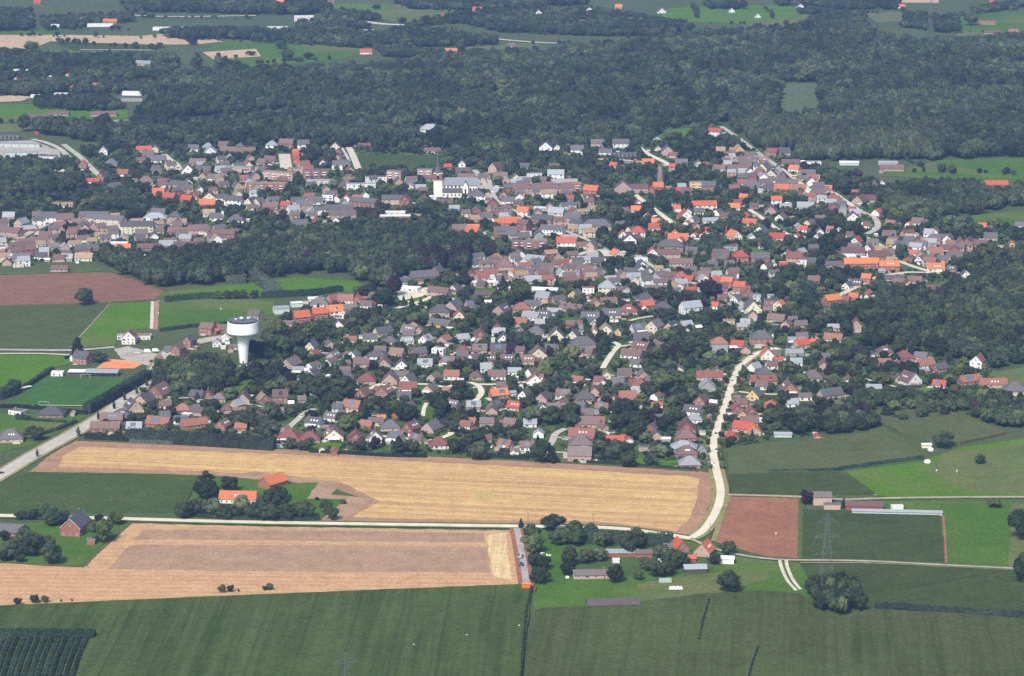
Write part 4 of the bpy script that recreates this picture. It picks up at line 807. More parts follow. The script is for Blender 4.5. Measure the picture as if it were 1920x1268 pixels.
# ------------------------------------------------------------------ back buildings and close-packed town houses between the ones above
def free(x, y, r):
    for (fx, fy, fa, hx, hy, fh) in FOOT:
        if abs(x - fx) < 40 and abs(y - fy) < 40:
            c_, s_ = math.cos(-fa), math.sin(-fa); dx, dy = x - fx, y - fy; u, v = dx * c_ - dy * s_, dx * s_ + dy * c_
            if abs(u) < hx + r and abs(v) < hy + r: return False
    return True
def near_road(x, y, m):
    for q, wd in ROADS:
        for p in q:
            if (p.x - x) ** 2 + (p.y - y) ** 2 < (wd / 2 + m) ** 2: return True
    return False
OUT = []
def outbuilding(x, y, fa, a, b, h, rk, wk, flat, rr):
    e = empty('outbuilding', (x, y, 0), fa); mb = MB(); hx, hy = a / 2, b / 2
    rise = 0 if flat else hy * .75
    if flat: mb.box(-hx, hx, -hy, hy, -.1, h)
    else: mb.poly([(-hx, -hy, -.1), (hx, -hy, -.1), (hx, hy, -.1), (-hx, hy, -.1), (-hx, -hy, h), (hx, -hy, h), (hx, hy, h), (-hx, hy, h), (-hx, 0, h + rise), (hx, 0, h + rise)], [(0, 3, 2, 1), (0, 1, 5, 4), (2, 3, 7, 6), (1, 2, 6, 9, 5), (3, 0, 4, 8, 7)])
    mb.build('wall', M['wall' + wk], e); mb = MB()
    if flat: mb.box(-hx - .15, hx + .15, -hy - .15, hy + .15, h + .01, h + .25)
    else:
        x1 = hx + .3; ye = hy + .35; zr = h + rise + .03; ze = zr - ye * .75; prof = [(-ye, ze), (0, zr), (ye, ze), (ye, ze + .18), (0, zr + .18), (-ye, ze + .18)]
        mb.poly([(-x1, q[0], q[1]) for q in prof] + [(x1, q[0], q[1]) for q in prof], [(0, 1, 7, 6), (1, 2, 8, 7), (2, 3, 9, 8), (3, 4, 10, 9), (4, 5, 11, 10), (5, 0, 6, 11), (0, 5, 4, 1), (1, 4, 3, 2), (6, 7, 10, 11), (7, 8, 9, 10)])
    mb.build('roof', M['roof' + rk], e)
    if a > 6.5: link('window', WIN['s'], e, (0, -hy, 1.5))
    FOOT.append((x, y, fa, hx, hy, h + rise)); OUT.append((e, PIX(Vector((x, y, 2))), rk, wk, flat, a)); return e
rr = random.Random(909)
for (fx, fy, fa, hx, hy, fh) in list(FOOT):
    px, py = PIX(Vector((fx, fy, 0)))
    if not (250 < py < 880) or rr.random() < .2: continue
    for _ in range(6):
        t = rr.uniform(0, 6.28); d = max(hx, hy) + rr.uniform(3, 9); x, y = fx + d * math.cos(t), fy + d * math.sin(t); a, b = rr.uniform(3.5, 7.5), rr.uniform(3, 5)
        if free(x, y, max(a, b) * .62) and not near_road(x, y, 3):
            outbuilding(x, y, fa + rr.choice((0, 1.57)), a, b, rr.uniform(2.2, 2.8), rr.choice('sswwdBBrt'), rr.choice('wgpbck'), rr.random() < .65, rr); break
TOWN = [[(470, 300), (700, 330), (720, 400), (640, 425), (480, 410), (300, 360), (260, 300)], [(900, 330), (1100, 350), (1130, 440), (1020, 470), (930, 440), (800, 380), (730, 345)], [(0, 420), (120, 405), (450, 440), (400, 465), (230, 450), (120, 500), (0, 500)], [(890, 490), (1080, 480), (1140, 520), (1380, 520), (1400, 560), (1300, 550), (1100, 530), (900, 540)], [(1350, 290), (1430, 300), (1560, 360), (1640, 410), (1560, 400), (1480, 360), (1380, 350)], [(1590, 470), (1700, 520), (1820, 470), (1760, 440)]]
ESTATE = [[(600, 600), (1120, 600), (1330, 690), (1290, 840), (1000, 840), (640, 830), (560, 720)], [(1350, 560), (1560, 600), (1600, 720), (1420, 800)], [(1140, 400), (1560, 400), (1560, 540), (1200, 540)], [(300, 760), (520, 760), (520, 810), (300, 810)]]
BH = {}                                           # close-packed houses nobody can pick apart: one object
def massed(x, y, fa, a, b, ez, rk, wk, rr):
    hx, hy = a / 2, b / 2; k = math.tan(R(rr.uniform(34, 44))); rise = hy * k; W_ = BH.setdefault('w' + wk, []); Rf = BH.setdefault('r' + rk, [])
    c_, s_ = math.cos(fa), math.sin(fa); T = lambda v: (x + v[0] * c_ - v[1] * s_, y + v[0] * s_ + v[1] * c_, v[2])
    W_.append(([T(v) for v in ((-hx, -hy, -.1), (hx, -hy, -.1), (hx, hy, -.1), (-hx, hy, -.1), (-hx, -hy, ez), (hx, -hy, ez), (hx, hy, ez), (-hx, hy, ez), (-hx, 0, ez + rise), (hx, 0, ez + rise))], [(0, 1, 5, 4), (2, 3, 7, 6), (1, 2, 6, 9, 5), (3, 0, 4, 8, 7)]))
    x1 = hx + .3; ye = hy + .4; zr = ez + rise + .03; ze = zr - ye * k; prof = [(-ye, ze), (0, zr), (ye, ze), (ye, ze + .2), (0, zr + .2), (-ye, ze + .2)]
    Rf.append(([T((-x1, q[0], q[1])) for q in prof] + [T((x1, q[0], q[1])) for q in prof], [(0, 1, 7, 6), (1, 2, 8, 7), (2, 3, 9, 8), (3, 4, 10, 9), (4, 5, 11, 10), (5, 0, 6, 11), (0, 5, 4, 1), (1, 4, 3, 2), (6, 7, 10, 11), (7, 8, 9, 10)]))
    for sx in (-1, 1):                                # windows as small raised panes
        for u in (-.28, .25):
            for z in ([1.5] if ez < 4 else [1.5, 4.2]):
                yv = sx * hy; d = .06 * sx; BH.setdefault('g', []).append(([T(v) for v in ((u * a - .7, yv + d, z - .7), (u * a + .7, yv + d, z - .7), (u * a + .7, yv + d, z + .7), (u * a - .7, yv + d, z + .7))], [(0, 1, 2, 3)]))
    BH.setdefault('c', []).append(([T((hx * .6 + u, v, z)) for u in (-.4, .4) for v in (-.3, .3) for z in (ez + rise - .6, ez + rise + 1.3)], [(0, 1, 3, 2), (4, 6, 7, 5), (0, 4, 5, 1), (2, 3, 7, 6), (1, 5, 7, 3)]))
    FOOT.append((x, y, fa, hx, hy, ez + rise))
for poly in TOWN:
    g = G(poly); X0 = min(p.x for p in g); X1 = max(p.x for p in g); Y0_ = min(p.y for p in g); Y1 = max(p.y for p in g); k = 0; ba = rr.uniform(-.4, .4)
    for _ in range(1400):
        x, y = rr.uniform(X0, X1), rr.uniform(Y0_, Y1)
        if not inpoly(x, y, g) or not free(x, y, 5.6) or near_road(x, y, 4.5) or near_road(x, y + 14, 3) or (lambda q: 800 < q[0] < 930 and 340 < q[1] < 395)(PIX(Vector((x, y, 0)))): continue
        massed(x, y, ba + rr.choice((0, 0, 1.57)) + rr.uniform(-.15, .15), rr.uniform(9, 13), rr.uniform(7.5, 9.5), rr.choice((3.0, 3.2, 5.6, 5.8)), rr.choice('RBBBdddssrt'), rr.choice('pppbwwcg'), rr); k += 1
        if k > 60: break
for poly, lim in zip(ESTATE, (36, 16, 26, 6)):
    g = G(poly); X0 = min(p.x for p in g); X1 = max(p.x for p in g); Y0_ = min(p.y for p in g); Y1 = max(p.y for p in g); k = 0
    for _ in range(1500):
        x, y = rr.uniform(X0, X1), rr.uniform(Y0_, Y1)
        if not inpoly(x, y, g) or not free(x, y, 7) or near_road(x, y, 6): continue
        massed(x, y, rr.choice((0, 0, 1.57, .9)) + rr.uniform(-.15, .15), rr.uniform(8, 11), rr.uniform(7, 9), 3.0, rr.choice('RRBBddrro' if lim == 40 else 'RBBdds'), rr.choice('ppbwwc'), rr); k += 1
        if k > lim: break
me_mb = MB(); mats = []
for key, lst in BH.items():
    mats.append(M['glass'] if key == 'g' else M['wallb'] if key == 'c' else M[('wall' if key[0] == 'w' else 'roof') + key[1]])
    for vs, fs in lst: me_mb.poly(vs, fs, len(mats) - 1)
tag(me_mb.build('background_houses', mats), 'close-packed brown and grey roofed houses filling the town centre', None, None, 'stuff')

# ------------------------------------------------------------------ flat-roofed blocks and halls, each with its own label
for (x, y, wd, typ, rk, wk, st, nm, cat, lab) in (
    (768, 538, 44, 'fr', 'w', 'w', 1, 'flat_roofed_hall', 'hall', 'white flat-roofed modern hall beside the pale parking area behind the orchard trees'),
    (525, 331, 62, 'fr', 't', 'p', 3, 'apartment_building', 'apartments', 'long pink apartment block, rear one of the pair left of the town centre'),
    (500, 352, 74, 'f', 't', 'b', 3, 'apartment_building', 'apartments', 'long brick apartment block with white balconies in front of the pink one'),
    (592, 327, 48, 'f', 'R', 'b', 3, 'apartment_building', 'apartments', 'red brick apartment block with flat roof between two grey terraces'),
    (600, 342, 52, 'f', 's', 'c', 2, 'flat_roofed_terrace', 'terrace', 'cream flat-roofed terrace behind the round trees left of the church'),
    (655, 338, 24, 'f', 't', 'b', 2, 'flat_roofed_house', 'house', 'small ochre and brick flat-roofed building beside a copper tree'),
    (677, 349, 54, 'f', 's', 'w', 2, 'flat_roofed_terrace', 'terrace', 'pale long flat-roofed terrace left of the church behind conifers'),
    (705, 336, 40, 'f', 'B', 'w', 2, 'flat_roofed_terrace', 'terrace', 'white-banded flat-roofed terrace at the foot of the town meadow'),
    (560, 320, 40, 'f', 't', 'p', 2, 'flat_roofed_house', 'house', 'tan flat-roofed building between the pale road plot and the brick apartments'),
    (741, 333, 32, 'fr', 'B', 'p', 4, 'apartment_building', 'apartments', 'tall tan apartment block with a brick end on the meadow edge'),
    (797, 330, 28, 'f', 'B', 'p', 4, 'apartment_building', 'apartments', 'square pinkish apartment block between round trees left of the church'),
    (833, 374, 32, 'f', 'B', 'b', 1, 'shop', 'shop', 'low brick flat-roofed shop in front of the church'),
    (812, 372, 14, 'f', 'w', 'w', 2, 'flat_roofed_house', 'house', 'small white building directly left of the low shop before the church'),
    (740, 397, 40, 'f', 'w', 'c', 1, 'school_hall', 'hall', 'rear white-roofed school hall by the brick gable'),
    (745, 404, 66, 'f', 'w', 'b', 1, 'school_hall', 'hall', 'long brick school hall with a bright white roof'),
    (783, 403, 26, 'f', 't', 'b', 1, 'school_hall', 'hall', 'tan-roofed brick hall at the end of the white-roofed one'),
    (1053, 286, 20, 'f', 'B', 'c', 1, 'flat_roofed_house', 'house', 'small cream flat-roofed house beside the tall white villa at the wood edge'),
    (1170, 291, 46, 'f', 'd', 'k', 2, 'apartment_building', 'apartments', 'dark grey apartment block behind the white street wall near the wood'),
    (1039, 312, 18, 'f', 'R', 'b', 2, 'flat_roofed_house', 'house', 'square brick flat-roofed house behind the white terrace right of the church'),
    (1002, 330, 28, 'f', 's', 'w', 2, 'flat_roofed_terrace', 'terrace', 'white flat-roofed terrace with brown upper band right of the church'),
    (957, 353, 34, 'f', 'w', 'w', 1, 'supermarket', 'shop', 'low white flat-roofed supermarket right of the church square'),
    (1019, 360, 108, 'e', 'R', 'p', 3, 'apartment_row', 'apartments', 'very long pink apartment row with a red-brown roof right of the church'),
    (1073, 352, 34, 'f', 'o', 'b', 3, 'apartment_building', 'apartments', 'apartment block with bright orange upper band at the end of the long row'),
    (1015, 389, 30, 'f', 'w', 'g', 1, 'flat_roofed_outbuilding', 'outbuilding', 'long low grey shed with white roof below the long apartment row'),
    (1044, 412, 34, 'er', 's', 'c', 4, 'apartment_building', 'apartments', 'tall cream apartment building with pale roof on the bending main street'),
    (1075, 418, 36, 'er', 'd', 'p', 3, 'apartment_building', 'apartments', 'grey-roofed apartment building joined to the cream one on the main street'),
    (1305, 350, 24, 'f', 't', 'y', 3, 'apartment_building', 'apartments', 'orange brick flat-roofed block near the brick mill tower'),
    (199, 419, 76, 'er', 'd', 'c', 3, 'apartment_row', 'apartments', 'long cream apartment row with balconies at the left edge of town'),
    (258, 432, 60, 'e', 'd', 'c', 3, 'apartment_row', 'apartments', 'grey-roofed cream apartment row behind the orange-roofed house by the wood'),
    (177, 409, 56, 'e', 'd', 'p', 2, 'terraced_row', 'terrace', 'grey terraced row behind the long cream apartments at the left'),
    (973, 459, 26, 'f', 'd', 'b', 3, 'apartment_building', 'apartments', 'red brick apartment block with two white balconies beside the park wood'),
    (1003, 460, 46, 'f', 't', 'b', 3, 'apartment_building', 'apartments', 'long red brick apartment block with rows of white windows'),
    (936, 397, 20, 'f', 'R', 'b', 2, 'flat_roofed_house', 'house', 'bright red brick flat-roofed house below the church square'),
    (968, 447, 24, 'f', 'd', 'p', 2, 'flat_roofed_house', 'house', 'grey flat-roofed building right behind the red brick apartments'),
    (439, 317, 66, 'f', 's', 'p', 2, 'flat_roofed_terrace', 'terrace', 'long pale flat-roofed terrace left of the apartment blocks'),
    (615, 374, 20, 'f', 'd', 'w', 3, 'apartment_building', 'apartments', 'narrow dark-topped block left of the orange-roofed white house'),
    (14, 256, 46, 'f', 'd', 'k', 2, 'factory_hall', 'factory', 'dark purple factory hall at the far left edge'),
    (31, 271, 92, 'f', 's', 'm', 2, 'factory_hall', 'factory', 'large pale grey factory hall with white roof strips at the left'),
    (41, 288, 57, 'f', 's', 'm', 1, 'factory_hall', 'factory', 'long low pale factory shed in front of the large hall'),
    (89, 296, 32, 'f', 's', 'w', 1, 'factory_hall', 'factory', 'small white-walled factory shed behind a clipped hedge'),
    (1520, 303, 38, 'f', 's', 'w', 1, 'flat_roofed_outbuilding', 'outbuilding', 'long pale flat shed beside the diagonal street at the wood edge'),
    (1531, 333, 11, 'f', 'w', 'w', 2, 'flat_roofed_house', 'house', 'bright white cube house right of the diagonal street'),
    (1516, 333, 20, 'f', 'd', 'k', 1, 'flat_roofed_outbuilding', 'outbuilding', 'dark flat building left of the white cube house'),
    (1369, 466, 28, 'f', 'B', 'g', 2, 'flat_roofed_house', 'house', 'plain grey box house above the small green lawn in the orange quarter'),
    (1593, 484, 22, 'f', 'w', 'w', 2, 'flat_roofed_house', 'house', 'white flat-roofed house behind the long orange-roofed row'),
    (1591, 477, 24, 'f', 's', 'w', 1, 'flat_roofed_outbuilding', 'outbuilding', 'pale shed behind the white house above the long orange row'),
    (1506, 494, 12, 'f', 'w', 'w', 2, 'flat_roofed_house', 'house', 'narrow white block joined to a red-roofed brick house'),
    (1446, 568, 26, 'f', 'd', 'b', 2, 'flat_roofed_house', 'house', 'dark brick flat-roofed house behind the orange gabled one'),
    (1367, 600, 22, 'f', 't', 'y', 1, 'flat_roofed_outbuilding', 'outbuilding', 'tan garden building along the grey boundary wall'),
    (1495, 634, 34, 'f', 's', 'c', 1, 'flat_roofed_house', 'house', 'cream flat bungalow right of the slate-roofed manor'),
    (1419, 558, 15, 'f', 's', 'm', 2, 'flat_roofed_house', 'house', 'mint-coloured block left of the slim dark cypress'),
    (1445, 553, 13, 'f', 's', 'm', 1, 'flat_roofed_outbuilding', 'outbuilding', 'mint-coloured shed right of the slim dark cypress'),
    (823, 659, 28, 'fr', 'w', 'w', 2, 'flat_roofed_house', 'house', 'white cubic modern house among brick houses'),
    (1025, 628, 15, 'f', 's', 'c', 1, 'garage', 'garage', 'cream garage between the cream villa and the cream gabled house'),
    (1037, 650, 20, 'f', 'o', 'y', 1, 'flat_roofed_outbuilding', 'outbuilding', 'orange-topped garden building beside a dark copper tree'),
    (1103, 545, 22, 'f', 'o', 'w', 2, 'flat_roofed_house', 'house', 'white house with an orange flat roof band near the long white shed'),
    (530, 766, 14, 'f', 't', 'y', 1, 'flat_roofed_outbuilding', 'outbuilding', 'yellow flat annex in front of the dormered brown house'),
    (1209, 837, 22, 'f', 'B', 'p', 1, 'flat_roofed_outbuilding', 'outbuilding', 'low brown garden shed in the gardens above the stubble edge'),
    (1084, 514, 28, 'f', 's', 'g', 1, 'flat_roofed_outbuilding', 'outbuilding', 'long grey flat workshop beyond the orange gabled house'),
    (945, 539, 24, 'f', 'w', 'b', 1, 'flat_roofed_outbuilding', 'outbuilding', 'brick workshop with white windows under the tall dark conifer'),
    (252, 628, 62, 'f', 't', 'w', 1, 'long_shed', 'shed', 'long low grey-roofed shed behind the white gabled farmhouse'),
    (108, 697, 22, 'f', 'w', 'w', 1, 'flat_roofed_outbuilding', 'outbuilding', 'white changing-room block at the corner of the football pitch'),
    (33, 769, 34, 'fr', 'B', 'w', 1, 'flat_roofed_house', 'house', 'white flat-roofed bungalow with brick end below the football pitch'),
    (307, 469, 32, 'f', 's', 'g', 1, 'flat_roofed_outbuilding', 'outbuilding', 'grey flat shed on the upper edge of the park wood'),
    (280, 479, 20, 'f', 'w', 'c', 1, 'flat_roofed_outbuilding', 'outbuilding', 'small cream shed tucked into the upper edge of the park wood'),
    (224, 455, 34, 'f', 'w', 'w', 1, 'flat_roofed_outbuilding', 'outbuilding', 'white-roofed long shed behind the orange-roofed house by the wood'),
    (13, 478, 30, 'f', 'w', 'g', 1, 'flat_roofed_outbuilding', 'outbuilding', 'white-roofed shed at the left edge beside the rising street'),
    (35, 494, 20, 'f', 's', 'c', 1, 'flat_roofed_outbuilding', 'outbuilding', 'cream block above the brown field at the left'),
    (412, 451, 26, 'f', 's', 'g', 1, 'flat_roofed_outbuilding', 'outbuilding', 'flat grey shed below the red brick terrace at the park wood'),
    (304, 422, 30, 'f', 's', 'm', 1, 'flat_roofed_outbuilding', 'outbuilding', 'pale flat hall between the white hipped roof and the cream apartments'),
    (1202, 484, 24, 'f', 'w', 'w', 1, 'flat_roofed_outbuilding', 'outbuilding', 'white flat building beside two dark cypresses near the large brown manor'),
    (570, 36, 36, 'f', 'w', 'w', 3, 'office_building', 'office', 'white office building beside the motorway in the far woods'),
    (520, 52, 38, 'f', 'w', 'w', 1, 'warehouse', 'warehouse', 'thin white warehouse roof in the far wood left of the office'),
    (688, 58, 26, 'f', 'w', 'w', 1, 'warehouse', 'warehouse', 'white warehouse roof in the far wood right of the office'),
    (188, 46, 48, 'f', 'w', 'w', 1, 'glasshouse', 'greenhouse', 'bright white row of plastic tunnels below the far orange barn'),
    (330, 53, 86, 'f', 'w', 'w', 1, 'glasshouse', 'greenhouse', 'long white glasshouse block beside the far round wood'),
    (250, 174, 40, 'f', 'w', 'w', 1, 'warehouse', 'warehouse', 'white-roofed sheds at the left end of the great wood'),
    (245, 185, 48, 'f', 'B', 'g', 1, 'warehouse', 'warehouse', 'grey industrial shed in front of the white-roofed ones by the great wood'),
    (70, 178, 24, 'f', 'w', 'w', 1, 'polytunnel', 'greenhouse', 'white garden tunnel among far trees, left one of two'),
    (115, 175, 26, 'f', 'w', 'w', 1, 'polytunnel', 'greenhouse', 'white garden tunnel among far trees, right one of two'),
    (105, 46, 18, 'f', 'w', 'w', 1, 'polytunnel', 'greenhouse', 'single white tunnel left of the far orange barn'),
    (40, 131, 30, 'f', 'w', 'w', 1, 'polytunnel', 'greenhouse', 'pale tunnel at the far left edge among dark trees'),
    (1345, 77, 28, 'f', 'w', 'w', 1, 'warehouse', 'warehouse', 'thin white roof at the rim of the far right wood'),
    (232, 228, 36, 'f', 's', 'g', 1, 'warehouse', 'warehouse', 'grey flat roof among conifers at the left of the great wood')):
    k = dict(st=st, name=nm, cat=cat, label=lab)
    if nm in ('warehouse', 'polytunnel', 'glasshouse', 'factory_hall'): k['ez'] = 4.5 if nm != 'polytunnel' else 3
    house(x, y, wd, typ, rk, wk, 'n' if nm in ('warehouse', 'polytunnel', 'glasshouse') else ('D' if x == 1019 else ''), **k)

# ------------------------------------------------------------------ farms and sheds in front, each by hand
def farm(x, y, wd, typ, rk, wk, feats, lab, nm='barn', cat='barn', **kw):
    kw.update(name=nm, cat=cat, label=lab, near=True); return house(x, y, wd, typ, rk, wk, feats, **kw)
farm(142, 988, 42, 'g', 'd', 'b', 'W', 'tall red brick farmhouse with white gable edge on its lawn beside the lane', 'farmhouse', 'farmhouse', phi=80, a=23, b=13.5, ez=5.6, pitch=R(44))
farm(171, 1011, 14, 'f', 'R', 'b', 'n', 'small brick outbuilding at the corner of the tall red farmhouse', 'outbuilding', 'outbuilding', a=5, b=5, ez=3.2)
farm(10, 992, 68, 'er', 'd', 'b', '', 'low grey-roofed brick farm building cut off by the left edge', 'farm_building', 'barn', phi=-12, a=26, b=12, ez=3.0, pitch=R(33))
farm(447, 932, 76, 'e', 'o', 'w', 'kP' if 0 else 'k', 'long orange-roofed farmhouse with white walls behind trees by the lane', 'farmhouse', 'farmhouse', phi=-4, a=25, b=11, ez=3.2, pitch=R(40))
farm(512, 903, 52, 'gr', 'o', 'b', 'n', 'orange-roofed brick barn at the back of the walled farmyard', 'barn', 'barn', phi=52, a=18, b=12, ez=3.6, pitch=R(38))
farm(1275, 1023, 30, 'g', 'o', 'b', '', 'small orange-roofed brick gable house left of the farm crossroads', 'farmhouse', 'farmhouse', phi=105, a=12, b=9.5, ez=2.8, pitch=R(46))
farm(1321, 1030, 36, 'gr', 'o', 'p', 'k', 'orange-roofed farmhouse with pink gable beside the farm crossroads', 'farmhouse', 'farmhouse', phi=70, a=13, b=10.5, ez=3, pitch=R(47))
farm(1297, 1043, 14, 'e', 'o', 'b', 'n', 'little orange lean-to at the left side of the pink gabled farmhouse', 'lean_to', 'shed', a=5, b=4, ez=2.2)
farm(1303, 1063, 40, 'e', 's', 'k', 'n', 'weathered grey farm shed in front of the pink gabled farmhouse', 'farm_shed', 'shed', phi=4, a=14, b=9, ez=3.2, pitch=R(20))
farm(1363, 1046, 28, 'e', 'w', 'w', 'n', 'white metal shed below the round dark tree by the ploughed field', 'metal_shed', 'shed', phi=-6, a=9, b=7, ez=3.4, pitch=R(12))
farm(1108, 1073, 66, 'e', 'B', 'p', '', 'long low brick stable with small windows in the pasture', 'stable', 'stable', phi=3, a=22, b=8.5, ez=2.6, pitch=R(28))
farm(1150, 1126, 100, 'e', 'B', 'k', 'n', 'long grey-roofed shed at the edge of the right maize field', 'field_shed', 'shed', phi=5, a=32, b=12, ez=2.2, pitch=R(21))
farm(1155, 1033, 80, 'e', 's', 'b', 'n', 'long grey stable roof hidden among the farm trees', 'stable', 'stable', phi=2, a=28, b=7, ez=2.8, pitch=R(24))
farm(1207, 1034, 30, 'e', 'B', 'b', 'n', 'short dark stable continuing the long grey one among the farm trees', 'stable', 'stable', phi=1, a=11, b=7, ez=2.8, pitch=R(24))
farm(1256, 1022, 22, 'e', 'd', 'g', 'n', 'low slate shed left of the small orange gable house', 'farm_shed', 'shed', a=8, b=6, ez=2.8, pitch=R(24))
farm(1240, 1048, 12, 'f', 'w', 'w', 'n', 'tiny white hut among the farm trees', 'garden_hut', 'shed', a=4, b=3, ez=2.6)
farm(1155, 1046, 14, 'f', 'w', 'w', 'n', 'tiny white hut below the hidden grey stable', 'garden_hut', 'shed', a=4.5, b=3, ez=2.4)
farm(1541, 936, 38, 'e', 'B', 'p', 'tn', 'two-storey brown brick house beside the copper tree and the beet field', 'farmhouse', 'farmhouse', phi=1, a=12.5, b=9, ez=5.8, pitch=R(30))
farm(1560, 945, 34, 'f', 'B', 'p', 'n', 'flat brown annex at the foot of the two-storey brown brick house', 'annex_building', 'outbuilding', phi=0, a=11, b=6, ez=3)
farm(1620, 945, 72, 'e', 'R', 'b', 'n', 'long low red-brown stable beside the farm track at the right', 'stable', 'stable', phi=-3, a=25, b=9, ez=2.8, pitch=R(26))
farm(1682, 955, 164, 'e', 's', 'm', 'n', 'very long narrow glasshouse at the upper edge of the beet field', 'glasshouse', 'greenhouse', phi=-4.5, a=60, b=5, ez=2.0, pitch=R(18))
farm(1682, 947, 24, 'f', 'w', 'w', 'n', 'small white box building behind the long narrow glasshouse', 'storage_box', 'shed', a=8, b=4, ez=2.8)
farm(1737, 831, 22, 'e', 'w', 'c', 'n', 'small cream field shelter with pale roof beside the dark tree', 'field_shelter', 'shed', a=7, b=5, ez=2.4, pitch=R(16))
farm(527, 580, 34, 'e', 's', 'm', 'n', 'pale mint metal shed at the end of the pasture behind the water tower', 'metal_shed', 'shed', phi=14, a=13, b=12, ez=5.0, pitch=R(10))
farm(556, 568, 25, 'e', 'w', 'm', 'n', 'second smaller pale metal shed behind the mint one', 'metal_shed', 'shed', phi=16, a=10, b=8, ez=3.6, pitch=R(10))
farm(587, 558, 22, 'e', 'w', 'w', 'n', 'glass-roofed greenhouse behind the orange-roofed row', 'greenhouse', 'greenhouse', phi=10, a=9, b=6, ez=2.4, pitch=R(25))
farm(1020, 541, 54, 'e', 'w', 'w', 'n', 'long white-roofed shed beside the large round tree', 'long_shed', 'shed', phi=-12, a=26, b=12, ez=3, pitch=R(10))
farm(906, 528, 44, 'e', 'w', 'w', 'n', 'white-roofed low warehouse behind the brick gable left of the dark conifer', 'long_shed', 'shed', phi=8, a=21, b=11, ez=3, pitch=R(8))
farm(1468, 811, 36, 'e', 's', 'm', 'n', 'grey-green glasshouse in the gardens above the maize', 'greenhouse', 'greenhouse', phi=-3, a=13, b=5, ez=2.2, pitch=R(26))
farm(1424, 783, 18, 'f', 'w', 'w', 'n', 'white carport roof beside the red-roofed houses along the lane', 'carport', 'carport', a=7, b=5, ez=2.5)
farm(1592, 304, 40, 'e', 'w', 'm', 'n', 'white glasshouse among trees at the rim of the right wood', 'glasshouse', 'greenhouse', a=22, b=9, ez=2.8, pitch=R(20))
farm(1665, 304, 36, 'e', 's', 'm', 'n', 'pale green glasshouse behind the long brick bungalow at the right wood', 'glasshouse', 'greenhouse', a=22, b=9, ez=2.8, pitch=R(20))
farm(915, 563, 16, 'e', 'w', 'w', 'n', 'white party tent on the lawn left of the large round tree', 'garden_tent', 'tent', a=6, b=4, ez=2.3, pitch=R(26))
farm(1263, 557, 14, 'f', 'w', 'w', 'n', 'white flat garage among garden walls near the slim poplar', 'garage', 'garage', a=6, b=4, ez=2.6)
farm(299, 666, 10, 'f', 'r', 'b', 'n', 'red market stall hut at the top of the main road', 'stall_hut', 'stall', a=4, b=3, ez=2.8)
for i, (x, y) in enumerate(((104, 320), (117, 319))):
    farm(x, y, 12, 'g', 'w', 'w', 'n', ('left' if i == 0 else 'right') + ' of the two white tents in front of the factory trees', 'garden_tent', 'tent', a=6, b=6, ez=2, pitch=R(30))

# clubhouse and covered stand of the football ground
e = empty('clubhouse', P(172, 704), R(-3)); s = 0.44
mb = MB(); mb.box(-18, -5, -4, 4, 0, 3.6); mb.build('clubhouse_wall', M['wallk'], e)
mb = MB(); mb.box(-18.6, -4.8, -5.2, 4.4, 3.62, 3.95); mb.build('clubhouse_roof', M['white'], e)
mb = MB(); mb.poly([(-4.6, -5, 3.4), (22, -5, 3.4), (22, 4.5, 4.6), (-4.6, 4.5, 4.6), (-4.6, -5, 3.2), (22, -5, 3.2), (22, 4.5, 4.4), (-4.6, 4.5, 4.4)], [(0, 1, 2, 3), (4, 7, 6, 5), (0, 4, 5, 1), (1, 5, 6, 2), (2, 6, 7, 3), (3, 7, 4, 0)]); mb.build('stand_roof', M['roofs'], e)
mb = MB(); mb.box(-4.5, 21.8, 4.0, 4.3, 0, 4.38); mb.build('stand_wall', M['wallk'], e)
for i in range(7):
    mb = MB(); mb.box(-.1, .1, -.1, .1, 0, 3.3); mb.build('post', M['mast'], e, (-4 + i * 4.2, -4.8, 0))
for k in range(3):
    mb = MB(); mb.box(-4.4, 21.6, 0 + k * 1.1, 1.0 + k * 1.1, 0, .5 + .45 * k); mb.build('terrace_step', M['wallg'], e)
tag(e, 'white-roofed clubhouse with a long grey covered stand along the football pitch', 'clubhouse')
FOOT.append((e.location.x, e.location.y, 0, 20, 6, 4))
e = empty('dugout', P(47, 731), R(48)); mb = MB(); mb.box(-6, 6, -1.5, 1.5, 2.0, 2.2); mb.build('dugout_roof', M['white'], e); mb = MB(); mb.box(-6, 6, 1.2, 1.4, 0, 1.99); mb.build('back_wall', M['wallg'], e)
for q in (-5.8, 5.8): mb = MB(); mb.box(q - .08, q + .08, -1.4, 1.2, 0, 1.98); mb.build('side_wall', M['wallg'], e)
tag(e, 'white-roofed dugout beside the left touchline of the football pitch', 'dugout')
for i, (x, y, rz, lab) in enumerate(((82, 759, -4, 'white goal at the near end of the football pitch'), (160, 708, 4, 'white goal at the far end of the football pitch below the stand'))):
    e = empty('football_goal', P(x, y), R(rz)); mb = MB(); mb.bar((-3.7, 0, 0), (-3.7, 0, 2.4), .09); mb.bar((3.7, 0, 0), (3.7, 0, 2.4), .09); mb.build('goal_post', M['white'], e)
    mb = MB(); mb.bar((-3.7, 0, 2.4), (3.7, 0, 2.4), .09); mb.build('crossbar', M['white'], e)
    mb = MB(); mb.bar((-3.7, 0, 2.4), (-3.7, 1.8 if i == 0 else -1.8, 0), .04); mb.bar((3.7, 0, 2.4), (3.7, 1.8 if i == 0 else -1.8, 0), .04); mb.build('net_frame', M['white'], e)
    tag(e, lab, 'goal')
e = empty('pitch_fence', P(95, 762), R(-2)); 
mb = MB(); mb.box(-32, 34, -.05, .05, .8, 1.0); mb.build('rail', M['white'], e)
for i in range(12): mb = MB(); mb.box(-.06, .06, -.06, .06, 0, .79); mb.build('post', M['mast'], e, (-31.5 + i * 5.9, 0, 0))
